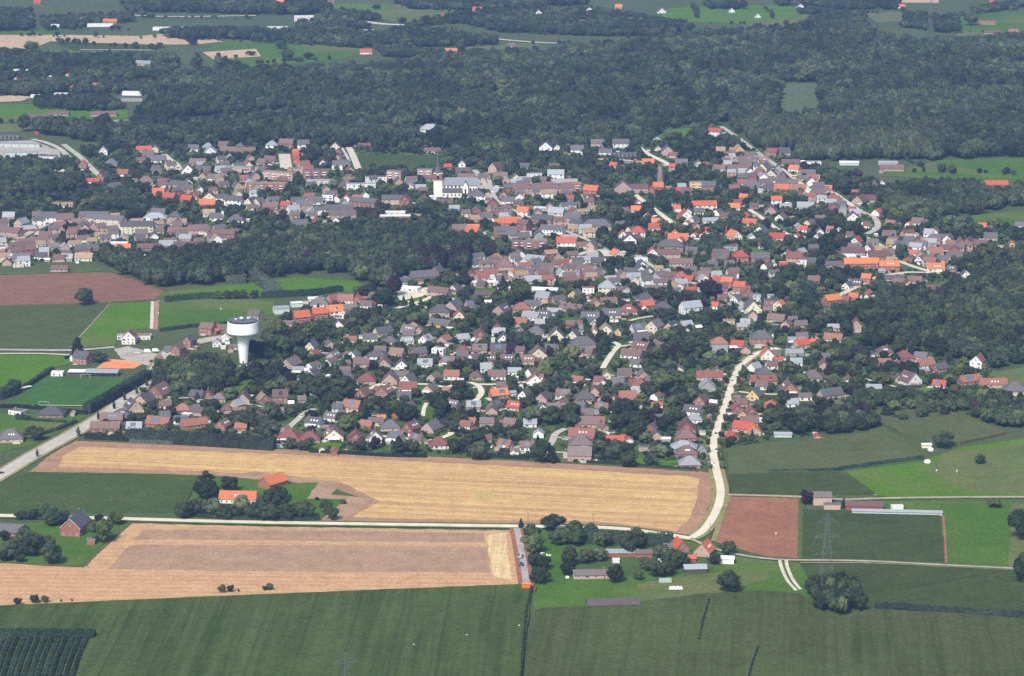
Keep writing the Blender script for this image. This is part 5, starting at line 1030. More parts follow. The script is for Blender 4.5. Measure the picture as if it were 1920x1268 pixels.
tag(e, 'low white rail fence behind the near goal of the football pitch', 'fence')

# ------------------------------------------------------------------ water tower
def water_tower():
    p = P(457, 680); e = empty('water_tower', p)
    S = MPP(p)
    mb = MB(); mb.lathe([(3.4, 0), (3.45, 1), (3.9, 8), (4.5, 15), (5.1, 21), (5.5, 25.2)], 48, flute=0.012, nf=16); mb.build('shaft', M['conc'], e)
    mb = MB(); mb.lathe([(5.6, 24.9), (12.6, 25.3), (13.15, 25.6), (13.3, 26.3), (13.15, 28.2), (12.7, 32.2), (12.5, 34.4), (12.2, 34.6), (12.0, 34.6), (11.95, 33.5), (3, 33.5)], 56); mb.build('tank', M['conc'], e)
    mb = MB(); mb.lathe([(11.9, 33.52), (11.9, 33.62), (1, 33.9)], 40); roof = mb.build('roof_deck', M['bitumen'], e)
    mb = MB(); mb.box(-.7, .7, -3.52, -3.3, 0, 2.4); mb.build('door', M['door'], e)
    mb = MB(); mb.lathe([(5.56, 24.3), (5.75, 24.3), (5.75, 24.86), (5.56, 24.86)], 40); mb.build('neck_shadow_ring', M['wallp'], e)  # added pinkish ring that paints the shadow at the neck under the tank
    mb = MB(); mb.lathe([(3.2, 33.6), (3.2, 35.2), (2.9, 35.6), (.3, 35.9)], 20); mb.build('hatch_house', M['bitumen'], roof)
    rr = random.Random(4)
    for k in range(9):
        a = 2 * math.pi * k / 9 + .2; mb = MB(); mb.bar((0, 0, 33.5), (0, 0, 37.2), .1); mb.box(-.25, .25, -.15, .15, 35.6, 37.6); mb.build('antenna', M['mast'], roof, (11.2 * math.cos(a), 11.2 * math.sin(a), 0), a)
    for k, (x, y, q) in enumerate(((-6, 3, 1.1), (-1.5, 6, 1.4), (4, 7, 1.2), (7, 3, .9), (-8, 6, .8), (2, 8.5, .7))):
        mb = MB(); mb.box(-q, q, -q * .7, q * .7, 33.6, 33.6 + q * 2.2); mb.box(-q - .1, q + .1, -q * .7 - .1, q * .7 + .1, 33.6 + q * 2.2, 33.75 + q * 2.2); mb.build('equipment_cabinet', M['white'], roof, (x, y, 0), rr.uniform(-.4, .4))
    for k in range(24):
        a = 2 * math.pi * k / 24; mb = MB(); mb.bar((0, 0, 34.58), (0, 0, 35.7), .05); mb.build('railing_post', M['mast'], roof, (12.1 * math.cos(a), 12.1 * math.sin(a), 0))
    mb = MB(); mb.lathe([(12.06, 35.66), (12.14, 35.66), (12.14, 35.74), (12.06, 35.74)], 40); mb.build('railing', M['mast'], roof)
    tag(e, 'white mushroom-shaped concrete water tower with antennas on its dark roof', 'water tower')
    FOOT.append((p.x, p.y, 0, 6, 6, 36))
water_tower()

# ------------------------------------------------------------------ church
def church():
    p = P(862, 371); e = empty('church', p, R(-2)); e.scale = (1.14, 1.14, 1.14); Wc = solid('pale_church_stone', (.8, .77, .68), .85, .15, .4, bump=.1); S = MPP(p)
    L = 58 * S                                        # nave length
    mb = MB(); hx = L / 2 - .1
    def gab(x0, x1, y0, y1, ez, rz): return ([(x0, y0, 0), (x1, y0, 0), (x1, y1, 0), (x0, y1, 0), (x0, y0, ez), (x1, y0, ez), (x1, y1, ez), (x0, y1, ez), (x0, (y0 + y1) / 2, rz), (x1, (y0 + y1) / 2, rz)], [(0, 3, 2, 1), (0, 1, 5, 4), (2, 3, 7, 6), (1, 2, 6, 9, 5), (3, 0, 4, 8, 7)])
    mb.poly(*gab(-hx, hx, 3.5, 14.5, 11.5, 17.5)); mb.build('nave_wall', M['wallw'] if 0 else Wc, e)
    mb = MB(); vs = [(x, y, z) for x in (-hx - .3, hx + .4) for (y, z) in ((2.9, 11.2), (9, 18.0), (15.1, 11.2), (15.1, 10.9), (9, 17.6), (2.9, 10.9))]
    mb.poly(vs, [(0, 1, 7, 6), (1, 2, 8, 7), (2, 3, 9, 8), (3, 4, 10, 9), (4, 5, 11, 10), (5, 0, 6, 11), (0, 5, 4, 1), (1, 4, 3, 2), (6, 7, 10, 11), (7, 8, 9, 10)]); mb.build('nave_roof', solid('church_slate', (.2, .21, .24), .5, .25, .5), e)
    mb = MB(); mb.box(-hx + .5, hx * .12, -.5, 3.48, 0, 5.2); mb.build('aisle_wall', Wc, e)
    mb = MB(); mb.poly([(-hx, -1, 5.1), (hx * .14, -1, 5.1), (hx * .14, 3.4, 8.6), (-hx, 3.4, 8.6), (-hx, -1, 4.9), (hx * .14, -1, 4.9), (hx * .14, 3.4, 8.4), (-hx, 3.4, 8.4)], [(0, 1, 2, 3), (4, 7, 6, 5), (0, 4, 5, 1), (1, 5, 6, 2), (3, 7, 4, 0), (2, 6, 7, 3)]); mb.build('aisle_roof', M['roofd'], e)
    # transept with its gable to the front
    x0, x1 = hx * .18, hx * .48; xm = (x0 + x1) / 2
    mb = MB(); mb.poly([(x0, -1, 0), (x1, -1, 0), (x1, 6, 0), (x0, 6, 0), (x0, -1, 11), (x1, -1, 11), (x1, 6, 11), (x0, 6, 11), (xm, -1, 15.2), (xm, 6, 15.2)], [(0, 1, 5, 8, 4), (1, 2, 6, 5), (3, 0, 4, 7), (2, 3, 7, 9, 6), (0, 3, 2, 1)]); mb.build('transept_wall', Wc, e)
    mb = MB(); vs = [(x, y, z) for y in (-1.3, 8.9) for (x, z) in ((x0 - .5, 10.9), (xm, 15.6), (x1 + .5, 10.9), (x1 + .5, 10.65), (xm, 15.3), (x0 - .5, 10.65))]
    mb.poly(vs, [(0, 6, 7, 1), (1, 7, 8, 2), (2, 8, 9, 3), (3, 9, 10, 4), (4, 10, 11, 5), (5, 11, 6, 0), (0, 1, 4, 5), (1, 2, 3, 4), (6, 11, 10, 7), (7, 10, 9, 8)]); mb.build('transept_roof', M['roofd'], e)
    def arch(wd, ht):
        mb = MB(); n = 6; pts = [(-wd / 2, 0), (wd / 2, 0), (wd / 2, ht - wd / 2)] + [(wd / 2 * math.cos(math.pi * i / n), ht - wd / 2 + wd / 2 * math.sin(math.pi * i / n)) for i in range(1, n)] + [(-wd / 2, ht - wd / 2)]
        k = len(pts); mb.poly([(x, -.12, z) for x, z in pts] + [(x, .1, z) for x, z in pts], [tuple(range(k)), tuple(range(k, 2 * k))[::-1]] + [(i, k + i, k + (i + 1) % k, (i + 1) % k) for i in range(k)]); return mb.mesh('window', M['glass'])
    A1, A2, A3 = arch(1.3, 2.4), arch(1.6, 5.2), arch(1.2, 2.0)
    for i in range(5): link('window', A1, e, (-hx * .9 + i * hx * .22, 3.48, 8.8)); link('window', A3, e, (-hx * .9 + i * hx * .22, -.5, 1.6))
    link('window', A2, e, (xm, -1, 3.6))
    for q in (.62, .78, .92): link('window', A2, e, (hx * q, 3.48, 3.6))
    mb = MB(); mb.box(hx * .55, hx * .74, .2, 3.47, 0, 4.6); mb.build('sacristy', M['wallp'], e)
    # tower and spire
    tx = -hx - 4.2; tw = 4.1
    mb = MB(); mb.box(tx - tw, tx + tw, 3, 3 + 2 * tw, 0, 15.5); t = mb.build('tower', Wc, e)
    mb = MB(); mb.box(tx - tw + .1, tx + tw - .1, 3.1, 2.9 + 2 * tw, 15.5, 22.5); mb.build('belfry', M['wallb'], t)
    BF = arch(2.2, 4.0); link('louvre', BF, t, (tx, 3.08, 17)); link('louvre', BF, t, (tx - tw + .08, 3 + tw, 17), -math.pi / 2)
    for zz in (15.2, 22.4):
        mb = MB(); mb.box(tx - tw - .25, tx + tw + .25, 2.75, 3.25 + 2 * tw, zz, zz + .5); mb.build('cornice', Wc, t)
    cy = 3 + tw; mb = MB(); mb.lathe([(4.9, 22.92), (3.4, 24.5), (2.1, 28), (1.5, 32), (.9, 38), (.12, 44.5)], 8, cx=tx, cy=cy); sp = mb.build('spire', M['roofd'], t)
    mb = MB(); mb.bar((tx, cy, 44.2), (tx, cy, 47.2), .12); mb.bar((tx - .9, cy, 46.2), (tx + .9, cy, 46.2), .1); mb.build('cross', M['mast'], sp)
    mb = MB(); mb.lathe([(1.0, 0), (1.0, .12)], 16); c = mb.build('clock_face', M['white'], t, (tx, 3.0, 21.6)); c.rotation_euler = (R(90), 0, 0)
    tag(e, 'cream stone church with brick-topped tower and slender grey spire', 'church')
    FOOT.append((p.x, p.y + 8, 0, hx + 8, 8, 18))
church()

# brick mill tower without sails
p = P(1238, 347); e = empty('brick_tower', p); mb = MB(); mb.lathe([(4.0, 0), (3.8, 2), (3.2, 13), (2.8, 21.5), (3.05, 21.6), (3.05, 22.4), (2.7, 22.5)], 20); mb.build('tower_wall', solid('weathered_brick', (.28, .2, .165), .9, .35, .5), e)
mb = MB(); mb.lathe([(3.0, 22.52), (2.9, 22.7), (.4, 23.4)], 20); mb.build('tower_cap', M['roofd'], e)
for z in (4, 9, 14, 18.5): link('window', WIN['s'], e, (0, -4.25 + z * .055, z))
tag(e, 'tall tapering brick mill tower standing among orange-roofed houses', 'mill tower'); FOOT.append((p.x, p.y, 0, 5, 5, 20))
p = P(418, 413); e = empty('white_silo', p); mb = MB(); mb.lathe([(1.3, 0), (1.3, 8.5), (1.0, 9.2), (.2, 9.5)], 14); mb.build('silo_shell', M['white'], e); mb = MB(); mb.bar((1.35, 0, 0), (1.35, 0, 9), .06); mb.build('ladder', M['mast'], e)
tag(e, 'slim white silo standing between slate-roofed houses at the left of town', 'silo')

# ------------------------------------------------------------------ pylons
def pylon(x, y, lab, H=52.0):
    p = P(x, y); e = empty('electricity_pylon', p, R(8)); r = .1
    def wid(z): return 4.2 * (1 - z / H) ** 1.3 + .75
    lv = [0, 6, 12, 17.5, 22.5, 27, 31, 34.5, 38, 41.5, 45, 48, H]
    for sx in (-1, 1):
        for sy in (-1, 1):
            mb = MB()
            for a, b in zip(lv, lv[1:]): mb.bar((sx * wid(a), sy * wid(a), a), (sx * wid(b), sy * wid(b), b), r)
            mb.build('leg', M['mast'], e)
    mb = MB()
    for a, b in zip(lv, lv[1:]):
        for k in range(4):
            c = [(-1, -1), (1, -1), (1, 1), (-1, 1)]; q0, q1 = c[k], c[(k + 1) % 4]
            mb.bar((q0[0] * wid(a), q0[1] * wid(a), a), (q1[0] * wid(b), q1[1] * wid(b), b), .045); mb.bar((q1[0] * wid(a), q1[1] * wid(a), a), (q0[0] * wid(b), q0[1] * wid(b), b), .055)
            mb.bar((q0[0] * wid(b), q0[1] * wid(b), b), (q1[0] * wid(b), q1[1] * wid(b), b), .055)
    mb.build('lattice_bracing', M['mast'], e)
    for z, l in ((26.5, 7.2), (37, 7.6), (46.5, 6.6)):
        arm = empty('x', (0, 0, 0)); bpy.data.objects.remove(arm)
        mb = MB()
        for s in (-1, 1):
            for q in (-1, 1): mb.bar((s * wid(z), q * wid(z), z), (s * l, 0, z + .3), .12); mb.bar((s * wid(z + 2.6), q * wid(z), z + 2.6), (s * l, 0, z + .4), .1)
            for f in (.35, .65): mb.bar((s * (wid(z) + (l - wid(z)) * f), 0, z + .2), (s * (wid(z) + (l - wid(z)) * (f + .12)), 0, z + 2.4 - 2.2 * f), .07)
        a = mb.build('cross_arm', M['mast'], e)
        for s in (-1, 1): mb = MB(); mb.bar((s * l, 0, z + .3), (s * l, 0, z - 3.4), .12, n=6); mb.build('insulator', M['mast'], a)
    tag(e, lab, 'pylon')
pylon(1548, 1116, 'grey lattice pylon rising in front of the beet field from the dark grove')
pylon(652, 1400, 'grey lattice pylon whose top pokes into the bottom edge')
pylon(1744, 62, 'distant grey lattice pylon among the far right trees'); pylon(1492, 30, 'distant grey lattice pylon on the far bright meadow')

# ------------------------------------------------------------------ poles and lamps
def pole(x, y, h, lab, lamp=False):
    e = empty('street_lamp' if lamp else 'utility_pole', P(x, y)); mb = MB(); mb.bar((0, 0, 0), (0, 0, h), .13, n=6); mb.build('pole', M['mast'] if lamp else M['bark'], e)
    mb = MB()
    if lamp: mb.bar((0, 0, h), (1.6, 0, h + .3), .08); mb.box(1.3, 2.3, -.2, .2, h + .2, h + .42)
    else: mb.box(-.9, .9, -.08, .08, h - .5, h - .3); mb.box(-.8, -.7, -.05, .05, h - .3, h); mb.box(.7, .8, -.05, .05, h - .3, h)
    mb.build('lamp_arm' if lamp else 'crossbar', M['mast'], e); tag(e, lab, 'lamp' if lamp else 'pole')
for i, (x, y, h, lab) in enumerate(((1405, 930, 9, 'wooden pole beside the track above the ploughed field'), (1520, 926, 10, 'wooden pole behind the copper tree by the brown brick house'), (1646, 932, 9, 'wooden pole at the corner of the bright meadow'), (1331, 1004, 8, 'wooden pole at the farm crossroads'), (990, 983, 8, 'wooden pole on the lane right of the small conifer'), (1112, 985, 8, 'wooden pole on the lane behind the orchard trees'), (573, 978, 7, 'wooden pole on the lane before the orange-roofed farm'))): pole(x, y, h, lab)
for i, (x, y) in enumerate(((70, 706), (105, 816))): pole(x, y, 13, ('tall white floodlight mast on the training pitch', 'tall thin floodlight mast beside the dry lawn and the main road')[i], True)
FL = [(313, 38), (346, 42), (384, 42), (428, 45), (470, 52), (735, 62), (815, 58), (856, 62), (897, 66), (932, 68), (984, 84), (1035, 88), (1090, 94), (1143, 98), (1200, 102)]
for i, (x, y) in enumerate(FL): pole(x, y, 14, nth(i) + ' from left of the far motorway lamp masts', True)
for i, (x, y) in enumerate(((152, 803), (184, 786), (213, 768), (233, 752), (262, 735), (275, 722), (19, 878), (312, 690))): pole(x, y, 8, nth(i) + ' street lamp counted along the left main road list', True) if 0 else None

# ------------------------------------------------------------------ cars, lorries, farm machines
def car_meshes():
    mb = MB(); pr = [(-2.1, .35), (2.1, .35), (2.12, .8), (1.2, .95), (-1.9, .98), (-2.1, .85)]; k = len(pr)
    mb.poly([(x, -.85, z) for x, z in pr] + [(x, .85, z) for x, z in pr], [tuple(range(k)), tuple(range(k, 2 * k))[::-1]] + [(i, k + i, k + (i + 1) % k, (i + 1) % k) for i in range(k)]); body = mb
    mb = MB(); pr = [(-1.75, .97), (1.1, .96), (.4, 1.42), (-1.3, 1.46)]; k = 4
    mb.poly([(x, -.75, z) for x, z in pr] + [(x, .75, z) for x, z in pr], [tuple(range(k)), tuple(range(k, 2 * k))[::-1]] + [(i, k + i, k + (i + 1) % k, (i + 1) % k) for i in range(k)]); glass = mb.mesh('glasshouse', M['glass'])
    mb = MB(); mb.bar((0, -.1, 0), (0, .1, 0), .32, n=10); wheel = mb.mesh('wheel', M['bitumen'])
    mb = MB(); mb.box(-1.25, .35, -.7, .7, 1.455, 1.5); roof = mb
    return body, glass, wheel, roof
CB, CG, CW, CRF = car_meshes()
PAINT = {}
for n_, c_ in (('white', (.8, .8, .8)), ('silver', (.45, .46, .48)), ('dark', (.03, .03, .035)), ('red', (.4, .03, .03)), ('blue', (.05, .1, .3))):
    m_ = solid('car_paint_' + n_, c_, .3, .05, spec=.5); PAINT[n_] = (CB.mesh('body', m_), CRF.mesh('roof_panel', m_))
def car(x, y, rz, paint, lab, loc=None):
    e = empty('parked_car', loc or P(x, y), R(rz)); e.location.z = .22
    link('body', PAINT[paint][0], e); link('glass_cabin', CG, e); link('roof_panel', PAINT[paint][1], e)
    for sx in (-1.3, 1.3):
        for sy in (-.78, .78): link('wheel', CW, e, (sx, sy, .32))
    tag(e, lab, 'car', 'cars on the roads and drives')
CARS = [(3, 889, 42, 'dark', 'dark car driving at the left edge of the main road'), (284, 679, 60, 'dark', 'dark car at the top of the main road beside the clay courts'), (278, 702, 60, 'white', 'white car beside the slim tree at the main road'), (258, 663, 5, 'white', 'white car parked left of the white vans at the sports ground'),
        (472, 665, 0, 'white', 'white van-like car parked right of the water tower shaft'), (495, 663, 5, 'white', 'pale car parked further right of the water tower shaft'), (268, 664, 5, 'silver', 'silver car between the white car and vans at the sports ground'), (1388, 681, 30, 'dark', 'dark car standing where the concrete lane widens'), (1408, 667, 20, 'dark', 'dark car at the bend above the concrete lane'),
        (1374, 687, 30, 'white', 'white car on a drive left of the lane bend'), (1376, 671, 10, 'white', 'white car before the orange-roofed house at the lane bend'), (898, 340, 50, 'dark', 'dark car in the parking strip right of the church, upper'), (902, 347, 50, 'dark', 'dark car in the parking strip right of the church, middle'), (906, 353, 50, 'white', 'white car in the parking strip right of the church'),
        (1520, 668, 10, 'silver', 'silver car on the drive below the orange-roofed villa'), (1705, 507, 10, 'dark', 'dark car on the pale square by the orange-roofed row'), (1690, 500, 30, 'silver', 'silver car on the pale street by the orange-roofed row'), (788, 550, 10, 'silver', 'silver car on the pale parking of the white hall'), (800, 546, 10, 'white', 'white car on the pale parking of the white hall'),
        (1030, 834, 60, 'white', 'white car on the cul-de-sac near the stubble edge'), (1056, 824, 5, 'silver', 'silver car on the drive at the cul-de-sac'), (566, 782, 60, 'white', 'white car on the grey side street below the wood'), (892, 728, 40, 'white', 'white car on the winding pale street'), (706, 727, 10, 'white', 'white car on the pale drive between brick houses'),
        (1294, 848, 5, 'white', 'white car beside the slate roofs along the lane'), (1338, 871, 80, 'white', 'white car on the concrete lane beside the last houses'), (120, 283, 45, 'white', 'white car on the road beside the factory'), (165, 308, 45, 'dark', 'dark car on the road dropping from the wood'), (1500, 343, 45, 'white', 'white car on the diagonal street'), (1420, 286, 45, 'dark', 'dark car on the diagonal street at the wood edge'), (60, 433, 45, 'white', 'white car on the rising street at the left'), (30, 452, 45, 'dark', 'dark car lower on the rising street at the left')]
for c in CARS: car(*c)
AUTO = []
rr = random.Random(31)
for (fx, fy, fa, hx, hy, fh) in FOOT:
    if rr.random() > .16 or len(AUTO) > 90: continue
    px, py = PIX(Vector((fx, fy, 0)))
    if not 270 < py < 880: continue
    for _ in range(5):
        t = rr.uniform(0, 6.28); d = max(hx, hy) + rr.uniform(2.5, 6); x, y = fx + d * math.cos(t), fy + d * math.sin(t)
        if free(x, y, 2.6) and all((x - q[0]) ** 2 + (y - q[1]) ** 2 > 36 for q in AUTO):
            pt = rr.choice(('white', 'white', 'white', 'silver', 'dark', 'red', 'blue')); AUTO.append((x, y, pt, math.degrees(fa) + rr.choice((0, 90)))); break
for i, (x, y) in enumerate(((277, 661), (292, 660))):
    e = empty('delivery_van', P(x, y), R(6)); mb = MB(); mb.box(-2.9, 1.6, -1, 1, .4, 2.6); mb.build('cargo_body', M['white'], e); mb = MB(); mb.poly([(1.62, -.95, .4), (2.9, -.95, .4), (2.9, -.95, 1.1), (1.62, -.95, 2.3), (1.62, .95, .4), (2.9, .95, .4), (2.9, .95, 1.1), (1.62, .95, 2.3)], [(0, 1, 2, 3), (4, 7, 6, 5), (0, 4, 5, 1), (1, 5, 6, 2), (2, 6, 7, 3)]); mb.build('cab', M['white'], e)
    mb = MB(); mb.poly([(1.9, -.9, 2.08), (2.75, -.9, 1.28), (2.75, .9, 1.28), (1.9, .9, 2.08)], [(0, 1, 2, 3)]); mb.build('windscreen', M['glass'], e)
    for sx in (-2, 1.9):
        for sy in (-.92, .92): link('wheel', CW, e, (sx, sy, .34))
    e.location.z = .2; tag(e, ('left' if i == 0 else 'right') + ' of the two white vans parked at the sports ground', 'van', 'white vans at the sports ground')
m_or = solid('orange_machine', (.75, .2, .03), .45, .15); m_bl = solid('blue_tractor', (.05, .13, .42), .4, .15); m_gr = solid('grey_trailer', (.36, .38, .4), .5, .2)
mb = MB(); mb.bar((0, -.3, 0), (0, .3, 0), .85, n=14); mb.bar((0, -.32, 0), (0, .32, 0), .4, n=10); BW = mb.mesh('wheel', M['bitumen'])
mb = MB(); mb.bar((0, -.25, 0), (0, .25, 0), .55, n=12); SW = mb.mesh('wheel', M['bitumen'])
e = empty('tractor', P(978, 1062), R(82)); e.location.z = .25
mb = MB(); mb.box(-.2, 2.6, -.55, .55, .9, 1.75); mb.build('bonnet', m_bl, e); mb = MB(); mb.box(-1.9, -.1, -.85, .85, .9, 1.6); mb.build('chassis', m_bl, e); mb = MB(); mb.box(-1.7, -.2, -.8, .8, 1.62, 2.7); mb.build('cab', M['glass'], e); mb = MB(); mb.box(-1.8, -.1, -.9, .9, 2.71, 2.85); mb.build('cab_roof', m_bl, e)
for sy in (-1.05, 1.05): link('wheel', BW, e, (-1.2, sy, .85)); link('wheel', SW, e, (1.9, sy, .55))
tag(e, 'blue tractor standing on the grey farm track', 'tractor')
e = empty('farm_trailer', P(975.5, 1047), R(82)); e.location.z = .25
mb = MB(); mb.box(-3.6, 3.6, -1.2, 1.2, .95, 1.15); mb.build('bed', m_gr, e); mb = MB(); mb.box(-3.6, 3.6, -1.25, -1.15, 1.16, 2.4); mb.box(-3.6, 3.6, 1.15, 1.25, 1.16, 2.4); mb.box(-3.7, -3.6, -1.25, 1.25, 1.16, 2.4); mb.box(3.6, 3.7, -1.25, 1.25, 1.16, 2.6); mb.build('side_board', m_gr, e)
mb = MB(); mb.bar((-5.2, 0, .9), (-3.6, 0, .9), .1); mb.build('drawbar', M['mast'], e)
for sx in (-1.6, 1.6):
    for sy in (-1.1, 1.1): link('wheel', SW, e, (sx, sy, .55))
tag(e, 'pale grey farm trailer behind the blue tractor on the track', 'trailer')
e = empty('harvester', P(990, 1106), R(-8)); e.location.z = .1
mb = MB(); mb.box(-3.6, 1.6, -1.4, 1.4, 1.2, 3.1); mb.build('body', m_or, e); mb = MB(); mb.box(1.7, 3.2, -1.2, 1.2, 1.6, 3.3); mb.build('cab', M['glass'], e); mb = MB(); mb.box(1.6, 3.3, -1.3, 1.3, 3.31, 3.5); mb.build('cab_roof', m_or, e)
mb = MB(); mb.poly([(-3.4, -1.2, 3.12), (1.4, -1.2, 3.12), (1.9, -1.7, 3.9), (-3.9, -1.7, 3.9), (-3.4, 1.2, 3.12), (1.4, 1.2, 3.12), (1.9, 1.7, 3.9), (-3.9, 1.7, 3.9)], [(0, 1, 2, 3), (4, 7, 6, 5), (1, 5, 6, 2), (0, 3, 7, 4), (3, 2, 6, 7)]); mb.build('grain_tank', m_or, e)
mb = MB(); mb.box(3.4, 4.6, -2.6, 2.6, .3, 1.3); mb.bar((4.6, -2.6, .9), (4.6, 2.6, .9), .45, n=10); mb.build('header', solid('rust_header', (.25, .07, .05), .6, .3), e)
for sy in (-1.5, 1.5): link('wheel', BW, e, (1.8, sy, .85)); link('wheel', SW, e, (-2.6, sy, .55))
tag(e, 'orange combine harvester at the end of the farm track beside the maize', 'harvester')
# white tank, container, bales and caravans on the pasture
e = empty('plastic_covered_heap', P(1267, 1104), R(4)); mb = MB(); mb.poly([(-4.5, -1.6, 0), (4.3, -1.8, 0), (4.8, 1.5, 0), (-4.2, 1.6, 0), (-3.6, -.7, 1.5), (3.5, -.8, 1.4), (3.7, .8, 1.5), (-3.4, .8, 1.6)], [(0, 1, 5, 4), (1, 2, 6, 5), (2, 3, 7, 6), (3, 0, 4, 7), (4, 5, 6, 7), (0, 3, 2, 1)]); mb.build('plastic_sheet', M['white'], e)
for q in (-2.5, 0, 2.5): mb = MB(); mb.lathe([(.4, 0), (.5, .1), (.4, .2)], 10); mb.build('tyre_weight', M['bitumen'], e, (q, 0, 1.5))
tag(e, 'long heap under white plastic sheet on the dry meadow', 'heap')
m_mint = solid('mint_container', (.45, .62, .48), .5, .15)
e = empty('storage_container', P(1247, 1092), R(3)); mb = MB(); mb.box(-3.8, 3.8, -1.2, 1.2, .15, 2.5)
for i in range(14): mb.box(-3.7 + i * .54, -3.45 + i * .54, -1.27, 1.27, .3, 2.4)
mb.build('shell', m_mint, e); mb = MB(); mb.box(3.82, 3.9, -1.1, 1.1, .2, 2.4); mb.build('door', M['white'], e); tag(e, 'mint green storage container on the pasture behind the white heap', 'container')
for i, (x, y, q, lab) in enumerate(((1739, 868, 2.4, 'white wrapped silage heap at the corner of the bright meadow'), (1745, 845, 2.2, 'pale heap beside the cream field shelter'), (1064, 1084, 1.3, 'small white water tank at the end of the long stable'))):
    e = empty('wrapped_bale', P(x, y)); mb = MB(); mb.lathe([(q, 0), (q * 1.05, q * .4), (q * .8, q * .85), (q * .3, q)], 12); mb.build('wrapping', M['white'], e); mb = MB(); mb.lathe([(q * .35, q * .92), (q * .1, q * 1.05)], 8); mb.build('tuck', M['white'], e); tag(e, lab, 'bale')
# pools
def pool(x, y, a, b, rz, lab):
    e = empty('swimming_pool', P(x, y), R(rz)); mb = MB(); mb.box(-a / 2 - 1.2, a / 2 + 1.2, -b / 2 - 1.2, b / 2 + 1.2, 0, .32); mb.build('pool_surround', M['pave'], e); mb = MB(); mb.box(-a / 2, a / 2, -b / 2, b / 2, .33, .37); mb.build('pool_water', M['water'], e); tag(e, lab, 'pool')
M['water'] = solid('pool_water', (.03, .4, .6), .08, .1, spec=.5)
pool(517, 838, 7, 8, 12, 'blue swimming pool at the edge of the stubble field'); pool(1098, 866, 5, 4, 0, 'small blue pool beside the brown house above the stubble'); pool(1021, 638, 5, 4, 0, 'small blue pool in front of the cream hipped villa')
# billboard-like red sign by the factory road, grazing animals
e = empty('advertising_sign', P(69, 258)); mb = MB(); mb.bar((0, 0, 0), (0, 0, 4), .15); mb.build('post', M['mast'], e); mb = MB(); mb.box(-2, 2, -.15, .15, 4, 7); mb.build('panel', solid('red_sign', (.7, .05, .04), .5), e); tag(e, 'red sign panel beside the road behind the factory', 'sign')
def animal():
    mb = MB()
    def ell(cx, cz, rx, ry, rz_, cy=0):
        n1, n2 = 10, 6; vs = []; fs = []
        for j in range(n2 + 1):
            ph = math.pi * j / n2
            for i in range(n1): a = 2 * math.pi * i / n1; vs.append((cx + rx * math.cos(ph), cy + ry * math.sin(ph) * math.cos(a), cz + rz_ * math.sin(ph) * math.sin(a)))
        for j in range(n2):
            for i in range(n1): fs.append((j * n1 + i, (j + 1) * n1 + i, (j + 1) * n1 + (i + 1) % n1, j * n1 + (i + 1) % n1))
        mb.poly(vs, fs)
    ell(0, .72, .68, .33, .34); ell(.72, .82, .28, .16, .2); ell(.98, .66, .2, .1, .11); mb.bar((-.66, 0, .75), (-.82, 0, .5), .05)
    for sx in (-.42, .42):
        for sy in (-.17, .17): mb.bar((sx, sy, .5), (sx + .05, sy, .25), .07, n=6); mb.bar((sx + .05, sy, .27), (sx, sy, -.02), .045, n=6)
    return mb.mesh('sheep', solid('fleece', (.75, .73, .68), .95, .1))
SH = animal()
for i, (x, y, rz) in enumerate(((1016, 1041, 20), (1025.5, 1044, 100), (1031, 1045, 200))):
    o = link('sheep', SH, None, P(x, y), R(rz)); o.location.z = .2; o.scale = (1.5,) * 3; tag(o, nth(i) + ' from the left of three white animals grazing in the orchard', 'sheep', 'white animals in the orchard')
for i, (x, y) in enumerate(((414, 582), (875, 1196), (297, 590), (1455, 1004), (1756, 886), (1794, 887), (776, 1214), (973, 1178))):
    e = empty('marker_post', P(x, y)); mb = MB(); mb.bar((0, 0, 0), (0, 0, 1.3), .1, n=6); mb.build('post', M['white'], e); mb = MB(); mb.box(-.5, .5, -.12, .12, 1.3, 2.0); mb.build('marker_plate', M['white'], e)
    tag(e, ['white marker in the pasture left of the mint shed', 'white marker in the left maize field, middle of three', 'white marker beside the brown strip between pastures', 'white marker in the red-brown ploughed field', 'white marker in the bright right meadow, left one', 'white marker in the bright right meadow, right one', 'white marker in the left maize field, lowest of three', 'white marker in the left maize field near the ditch'][i], 'marker')

